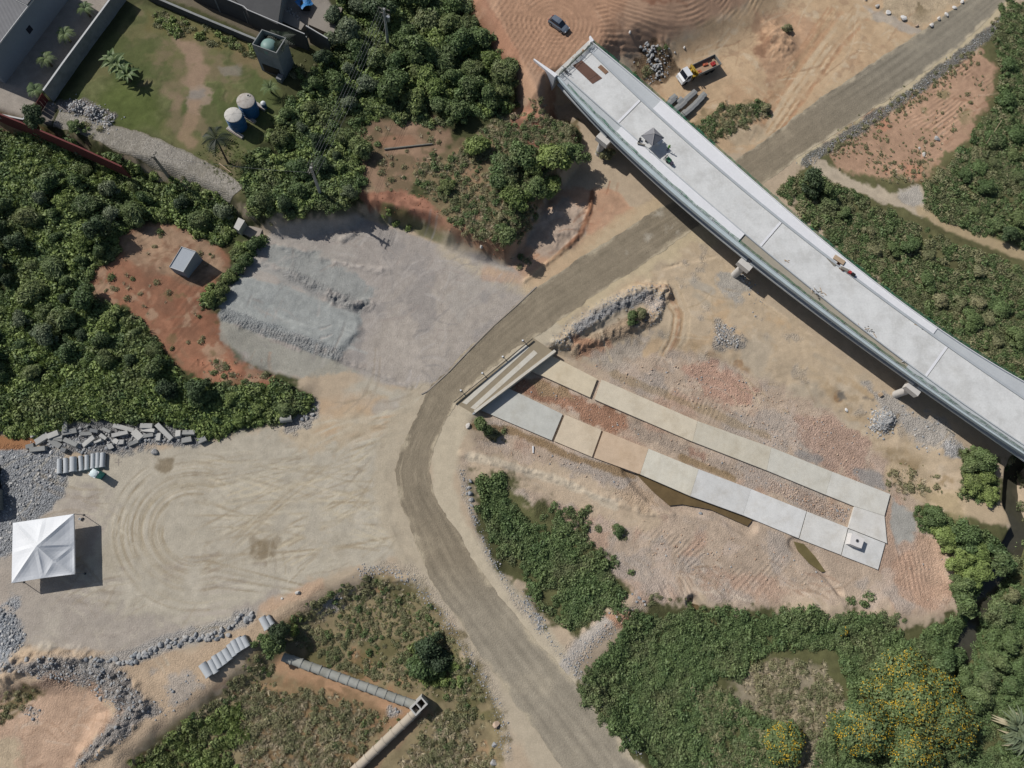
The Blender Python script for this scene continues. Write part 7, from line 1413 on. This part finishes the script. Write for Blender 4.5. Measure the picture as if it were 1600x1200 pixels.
woods([(1460, 1000), (1500, 1010), (1515, 1050), (1490, 1080), (1450, 1050)], 3.0, ['mid'], .9, 1.1, 'grey green round tree between the stream and the yellow tree', 'trees above the yellow tree', marks=[('the yellow tree', (1450, 1050)), ('the stream', (1505, 1020))])
woods([(1560, 60), (1625, 20), (1635, 330), (1600, 390), (1500, 330), (1480, 290), (1530, 230), (1560, 160)], 3.6, ['vine', 'vine', 'mid', 'feather'], .5, 1.0, {'feather': 'feathery green tree in the thicket at the right edge', 'mid': 'mid green tree in the thicket at the right edge', 'vine': 'vine covered tree in the thicket at the right edge', 'dark': 'dark green tree in the thicket at the right edge'}, 'trees of the right thicket', sz=.8, keep=.55, marks=[('the top right corner', (1600, 20)), ('the field above the path', (1530, 180)), ('the grey half hidden boulder', (1463, 225)), ('the right photo edge', (1600, 250)), ('the thin path', (1560, 370))])
woods([(1260, 300), (1340, 335), (1440, 390), (1560, 430), (1620, 450), (1620, 590), (1540, 530), (1440, 460), (1340, 380)], 3.8, ['vine', 'olive', 'mid', 'olive'], .6, 1.1, {'mid': 'mid green bush in the thicket along the viaduct', 'olive': 'brownish olive bush in the thicket along the viaduct', 'vine': 'vine covered bush in the thicket along the viaduct'}, 'bushes along the viaduct', 'bush', 'bush', sz=.7, keep=.7, marks=[('the field path', (1330, 310)), ('the right photo edge', (1600, 500)), ('the red machine on the deck', (1400, 420)), ('the thin path', (1520, 390))])
# flowering trees
def flowering(px, py, s, label):
    x, y = G2(px, py); z = float(gz(x, y)); r = np.random.default_rng(int(px)); s *= 1.12; lb = lobes(rr, 2.9*s, 16, 3.0*s); t = thing('flowering_tree', label, 'tree', (x, y, z)); n = int(4200*s*s*.9)
    link('crown', cloud('crown', lb, n, .3, M_LEAF_M, int(px), inner=.2), t); link('blossom', cloud('blossom', [(a, b_, c+.08, d*1.02, e*1.06) for a, b_, c, d, e in lb], int(n*.8), .14, M_YFLOWER, int(px)+1, up=.8, aspect=1.2, inner=0, cluster=.1), t); k_ = link('trunk', TRUNK, t); k_.scale = (s, s, s)
for px, py, s, lab in ((1335, 1130, 1.7, 'yellow flowering tree, left part of the big group at the bottom'), (1400, 1085, 2.0, 'yellow flowering tree, top of the big group at the bottom'), (1450, 1120, 1.8, 'yellow flowering tree, right part of the big group at the bottom'), (1395, 1165, 1.9, 'yellow flowering tree, lowest in the big group at the bottom'), (1450, 1070, 1.2, 'yellow flowering tree at the upper right of the big group'), (1217, 1155, 1.1, 'small yellow flowering tree alone left of the big group'), (1394, 1025, .55, 'tiny yellow flowering bush above the big group'), (1312, 985, .35, 'single yellow tuft in the green thicket')): flowering(px, py, s, lab)
# palms and broad leaved plants: every frond is a part
def frond_mesh(L, W_, n, drop, mat, split=True, name='frond'):
    V_ = []; F_ = []
    mids = [(L*i/n, 0, L*.35*math.sin(min(1, i/n*1.2)*math.pi*.6)-drop*L*(i/n)**2) for i in range(n+1)]
    if split:
        for i in range(1, n+1):
            x, _, z = mids[i]; w_ = W_*math.sin(math.pi*min(.97, .12+.85*i/n))
            for s in (-1, 1):
                o = len(V_); V_ += [(x-.35*L/n, 0, z+.02), (x+.6*L/n, 0, z+.02), (x+.9*L/n+w_*.35, s*w_, z-w_*.3)]; F_.append((o, o+1, o+2))
        for i in range(n): o = len(V_); a, c = mids[i], mids[i+1]; V_ += [(a[0], -.03, a[2]), (a[0], .03, a[2]), (c[0], .02, c[2]), (c[0], -.02, c[2])]; F_.append((o, o+1, o+2, o+3))
    else:
        for i in range(n):
            a, c = mids[i], mids[i+1]; wa, wb = W_*math.sin(math.pi*(.08+.9*i/n)), W_*math.sin(math.pi*(.08+.9*(i+1)/n))
            for s in (-1, 1): o = len(V_); V_ += [(a[0], 0, a[2]), (c[0], 0, c[2]), (c[0], s*wb, c[2]+wb*.35), (a[0], s*wa, a[2]+wa*.35)]; F_.append((o, o+1, o+2, o+3))
    me = bpy.data.meshes.new(name); me.from_pydata(V_, [], F_); me.materials.append(mat); a = me.attributes.new('leaf', 'FLOAT', 'POINT'); a.data.foreach_set('value', np.random.default_rng(3).uniform(.3, .7, len(V_)).astype(np.float32)); return me
M_PALM = leaf_material('dark_palm_leaf', C(40, 54, 38), C(48, 62, 42), C(44, 58, 40))
FR = frond_mesh(2.9, 1.05, 12, .4, M_PALM); FRS = frond_mesh(1.7, .6, 12, .5, M_LEAF_M); FRB = frond_mesh(2.4, .42, 8, .5, M_LEAF_M, False, 'leaf'); FRA = frond_mesh(3.4, .24, 6, .4, M_PALE, False, 'leaf'); FRD = frond_mesh(3.0, .2, 6, .7, M_DRY, False, 'leaf')
def palm(bx, by, hgt, crown_px, n, me, label, name='palm', part='frond', th=.16, tilt=0):
    x, y, z = G(bx, by); t = thing(name, label, 'palm', (x, y, z-.1)); cx, cy = P(*crown_px, z+hgt) if crown_px else (x, y)
    b = MB(); pr = (0, 0, 0)
    for i in range(1, 6): k_ = i/5; q = ((cx-x)*k_**1.3, (cy-y)*k_**1.3, (hgt+.1)*k_); b.cyl(pr, q, th*(1.25-.5*(i-1)/5), th*(1.25-.5*k_), 8); pr = q
    b.build('trunk', M_BARK, t)
    for i in range(n): o = link(part, me, t); o.location = pr; o.rotation_euler = (random.uniform(-.2, .2), random.uniform(-.35, .25)+tilt, 2*math.pi*i/n+random.uniform(-.2, .2)); s = random.uniform(.8, 1.1); o.scale = (s, s, s)
    return t
palm(357, 256, 4.6, (338, 217), 9, FR, 'tall dark palm below the blue water tanks'); palm(443, 92, 5.6, (437, 64), 12, FR, 'palm leaning beside the concrete water tower'); palm(424, 145, 1.6, (422, 138), 9, FRS, 'small pale palm between the tower and the tanks')
palm(142, 27, 1.9, None, 14, FRS, 'topmost of the four small palms along the courtyard wall'); palm(111, 66, 1.9, None, 14, FRS, 'second small palm from the top along the courtyard wall'); palm(82, 104, 1.9, None, 14, FRS, 'third small palm from the top along the courtyard wall'); palm(66, 152, 1.9, None, 14, FRS, 'lowest small palm, at the end of the courtyard wall')
for i, (px, py) in enumerate(((183, 106), (190, 112), (197, 118), (205, 128))):
    palm(px, py, 1.3, None, 9, FRB, ['leftmost', 'second from left', 'third from left', 'rightmost'][i]+' of the banana plants standing on the lawn', 'banana_plant', 'leaf', .12, -.35)
x, y, z = G(1572, 1142)
for i, (px, py) in enumerate(((1568, 1130), (1578, 1148), (1590, 1132))):
    t = palm(px, py, 2.4, None, 34, FRA, ['left', 'lower', 'right'][i]+' plant of the strap leaved clump at the lower right corner', 'dracaena', 'leaf', .14, -.3)
    for k_ in range(6): o = link('dry_leaf', FRD, t); o.location = (0, 0, 2.3); o.rotation_euler = (0, .2, random.uniform(0, 6.28))
# undergrowth, vines, brush and grass: uncountable
def clump(mat, seed, n, R_, H, size, aspect): return cloud('clump', [(0, 0, H*.3, R_, H), (R_*.4, R_*.2, H*.2, R_*.6, H*.7), (-R_*.4, -R_*.3, H*.25, R_*.55, H*.8)], n, size, mat, seed, aspect=aspect, inner=.3)
def tuft(mat, seed, n, R_, H, w_):
    r = np.random.default_rng(seed); a = r.uniform(0, 6.28, n); q = r.uniform(0, R_*.35, n); out = r.uniform(.3, 1, n)*R_; b0 = np.stack([q*np.cos(a), q*np.sin(a), np.zeros(n)], 1); tip = np.stack([(q+out)*np.cos(a), (q+out)*np.sin(a), H*r.uniform(.5, 1.1, n)], 1); s = np.stack([-np.sin(a), np.cos(a), 0*a], 1)*w_
    Vq = np.stack([b0-s, b0+s, tip+s*.3, tip-s*.3], 1).reshape(-1, 3); return np_mesh('tuft', Vq, np.arange(n*4).reshape(n, 4), mat, [('leaf', 'FLOAT', np.repeat(r.uniform(.2, .8, n), 4))])
CL_M = [clump(M_LEAF_M, 700+i, 160, .62, .42, .17, 1.7) for i in range(3)]; CL_D = [clump(M_LEAF_D, 710+i, 150, .62, .6, .22, 1.7) for i in range(2)]; CL_V = [clump(M_VINE, 720+i, 190, .62, .26, .15, 1.5) for i in range(4)]; CL_O = [clump(M_OLIVE, 730+i, 130, .6, .32, .12, 3) for i in range(3)]; CL_B = [clump(M_LEAF_B, 740+i, 150, .6, .5, .2, 1.8) for i in range(2)]
TU_G = [tuft(M_GRASS, 800+i, 26, .35, .3, .035) for i in range(3)]; TU_D = [tuft(M_DRY, 810+i, 34, .5, .45, .035) for i in range(3)]; TU_B = [tuft(M_LEAF_B, 820+i, 40, .6, .9, .05) for i in range(2)]
WL = [(-30, 200), (60, 205), (130, 228), (210, 258), (300, 292), (375, 335), (352, 382), (318, 376), (275, 352), (235, 342), (190, 366), (180, 405), (145, 430), (138, 462), (210, 492), (250, 540), (285, 585), (340, 602), (440, 602), (485, 618), (492, 640), (440, 656), (330, 684), (290, 664), (200, 654), (100, 658), (50, 682), (-30, 684)]
scatter('undergrowth', [rand_in(WL, 2.6, .6), rand_in([(385, 258), (440, 180), (470, 140), (505, 90), (530, -20), (720, -20), (770, 70), (805, 110), (802, 172), (700, 203), (600, 188), (572, 212), (568, 300), (540, 333), (430, 352), (390, 330)], 2.4, .8), rand_in([(320, 470), (345, 435), (380, 385), (410, 366), (415, 378), (385, 422), (345, 472), (325, 482)], 3, .3)], CL_M+CL_B+CL_V[:3], .7, 1.7)
scatter('bright_weeds', [rand_in([(190, 1230), (225, 1175), (300, 1115), (380, 1100), (390, 1150), (370, 1230)], 3.5, 1), rand_in([(420, 990), (480, 950), (470, 1010), (430, 1015)], 2.5, .6), rand_in([(640, 1000), (700, 1010), (720, 1060), (660, 1090)], 2, 1), rand_in(WL, 2.2, .5), rand_in([(40, 600), (90, 560), (180, 555), (240, 600), (340, 620), (420, 640), (330, 680), (200, 656), (60, 678), (40, 640)], 3.2, .8), rand_in([(100, 395), (150, 400), (150, 470), (100, 440)], 1.2, .8), rand_in([(590, 330), (650, 352), (700, 378), (690, 384), (600, 342)], 3, .4), rand_in([(570, 160), (610, 150), (600, 190), (570, 195)], 1.5)], TU_B+CL_B, .6, 1.2)
scatter('wall_weeds', [rand_in([(232, 8), (330, 36), (402, 74), (398, 100), (310, 68), (238, 48)], 5, .6), rand_in([(130, 190), (165, 205), (140, 220), (120, 208)], 1.5), rand_in([(150, 178), (172, 180), (165, 192)], 2), rand_in([(445, 80), (510, 95), (500, 140), (450, 130)], 1.6, .8), rand_in([(400, 340), (430, 350), (420, 360)], 2), rand_in([(270, 262), (370, 318), (380, 335), (300, 300)], 1.2, .5)], CL_O+CL_B+TU_G, .5, 1.1)
scatter('slope_brush', [rand_in([(640, 270), (740, 212), (800, 178), (890, 195), (905, 230), (850, 290), (830, 355), (792, 396), (700, 365)], 4.2, 1.2), rand_in([(690, 345), (790, 395), (830, 360), (850, 300), (780, 330)], 2, .8), rand_in([(800, 160), (860, 168), (905, 210), (880, 250), (830, 230)], 2, 1), rand_in([(565, 198), (700, 198), (690, 255), (640, 310), (570, 300)], .35, 1), rand_in([(795, 395), (830, 400), (840, 420), (800, 418)], 1.5), rand_in([(988, 98), (1045, 68), (1010, 140), (985, 128)], 1.2, .8), rand_in([(1068, 200), (1130, 158), (1204, 162), (1204, 188), (1150, 210), (1090, 228)], 5, .7), rand_in([(955, 490), (1018, 480), (1005, 510), (965, 518)], 1.6, .6), rand_in([(735, 655), (790, 665), (800, 690), (740, 690)], 1.6, .6), rand_in([(290, 575), (345, 545), (440, 600), (480, 620), (430, 625), (340, 605)], 1.2, 1), rand_in(CLEAR, .12, 1)], CL_O+CL_M[:1]+TU_D, .4, 1.1)
VINES = [rand_in([(905, 1085), (930, 1040), (1010, 958), (1040, 950), (1090, 948), (1180, 980), (1250, 955), (1320, 955), (1420, 985), (1500, 955), (1485, 870), (1430, 805), (1445, 782), (1560, 850), (1640, 820), (1640, 1260), (1030, 1260), (1000, 1195)], 5.5, 1.2), rand_in([(735, 745), (790, 742), (815, 775), (835, 800), (905, 835), (980, 930), (905, 978), (850, 955), (790, 880), (742, 808)], 5.5, 1.6), rand_in([(800, 770), (910, 800), (990, 930), (900, 985), (850, 900)], 1.6, 2), rand_in([(960, 955), (1100, 935), (1200, 970), (1330, 950), (1480, 955), (1400, 985), (1000, 985)], 2.2, 1.5), rand_in([(1500, 702), (1535, 715), (1558, 740), (1556, 790), (1500, 778)], 2.5, .4), rand_in([(1310, 920), (1360, 925), (1400, 960), (1330, 955)], 1.5, 1)]
DRYP = [G2(a, c) for a, c in ((1125, 1070), (1190, 1012), (1305, 1022), (1335, 1095), (1290, 1140), (1270, 1230), (1235, 1230), (1230, 1130), (1150, 1110))]
VINES = [q[(sdf(DRYP, q[:, 0], q[:, 1])+vnoise(q[:, 0], q[:, 1], 4, 8)*3 > 0)] for q in VINES]
scatter('vine_cover', VINES, CL_V+CL_M[:1], .6, 1.5, tilt=.3, power=1.5)
scatter('right_thicket', [rand_in([(1575, 715), (1660, 690), (1660, 850), (1600, 830), (1590, 770)], 4, .5), rand_in([(1240, 272), (1300, 285), (1400, 330), (1480, 372), (1640, 440), (1640, 680), (1540, 590), (1420, 490), (1310, 400), (1210, 300)], 4.2, .8), rand_in([(1560, 60), (1640, 0), (1640, 400), (1560, 380), (1450, 335), (1440, 295), (1500, 235), (1550, 160)], 4, 1), rand_in([(1540, 30), (1600, -20), (1640, 60), (1560, 110)], 2, 1)], CL_V[:3]+CL_O+CL_M[:1], .6, 1.5, power=1.4)
scatter('field_weeds', [rand_in([(1285, 225), (1330, 200), (1400, 260), (1440, 285), (1390, 285), (1300, 265)], 1.2, 1.5), rand_in([(1290, 215), (1530, 80), (1545, 150), (1440, 285), (1310, 265)], .5, 1), on_line([(1290, 240), (1412, 165), (1530, 75)], 260, 1.0), rand_in([(1370, 280), (1440, 215), (1480, 240), (1440, 295)], 1.6, 1), rand_in([(1360, 690), (1500, 745), (1490, 795), (1390, 770)], .7, 1.5), rand_in([(945, 820), (975, 825), (985, 850), (955, 842)], 3), rand_in([(875, 785), (905, 810), (890, 825)], 1.5), rand_in([(985, 925), (1090, 935), (1010, 950)], .8)], CL_O+TU_D+TU_G, .3, .8)
scatter('olive_brush', [rand_in([(1080, 1095), (1150, 1060), (1160, 1110), (1230, 1130), (1235, 1235), (1090, 1235)], 4, 1.5), rand_in([(1170, 1050), (1230, 1035), (1290, 1050), (1270, 1080), (1190, 1080)], .8, 1), rand_in([(400, 1060), (600, 1120), (500, 1190), (380, 1150)], .8, 1)], CL_O, .6, 1.4)
scatter('dry_grass', [rand_in([(1150, 1060), (1210, 1030), (1290, 1040), (1320, 1100), (1290, 1140), (1270, 1230), (1235, 1230), (1230, 1130), (1150, 1110)], 5, 1), rand_in([(1410, 1000), (1450, 1010), (1440, 1040), (1405, 1030)], 4, 1), rand_in([(1380, 715), (1480, 760), (1470, 790), (1400, 765)], 2, 1), rand_in([(370, 1075), (520, 1085), (600, 1130), (540, 1230), (350, 1230)], 3.5, 1), rand_in([(690, 1100), (760, 1120), (785, 1230), (640, 1230), (600, 1200)], 3, 1)], TU_D+CL_O[:1], .6, 1.3)
scatter('hollow_brush', [rand_in([(425, 985), (500, 925), (590, 895), (645, 915), (715, 1000), (760, 1090), (740, 1120), (690, 1095), (650, 1085), (560, 1060), (440, 1015)], 4.6, .6), rand_in([(190, 1230), (220, 1175), (320, 1095), (400, 1020), (440, 1040), (370, 1100), (370, 1160), (330, 1230)], 4, .6), rand_in([(390, 1030), (640, 1120), (560, 1200), (480, 1130), (400, 1080)], 1.0, .8), rand_in([(650, 1120), (700, 1100), (790, 1200), (640, 1230)], 1.0, .6), rand_in([(0, 1085), (50, 1070), (65, 1082), (20, 1122), (-10, 1130)], 2.5, .5)], CL_O+CL_M[:1]+TU_D+TU_G+CL_O, .35, .9)
pipe_lines = None
scatter('lawn_grass', [rand_in([(310, 225), (370, 215), (395, 262), (370, 300), (310, 250)], 4, .5)], TU_G, .35, .8)
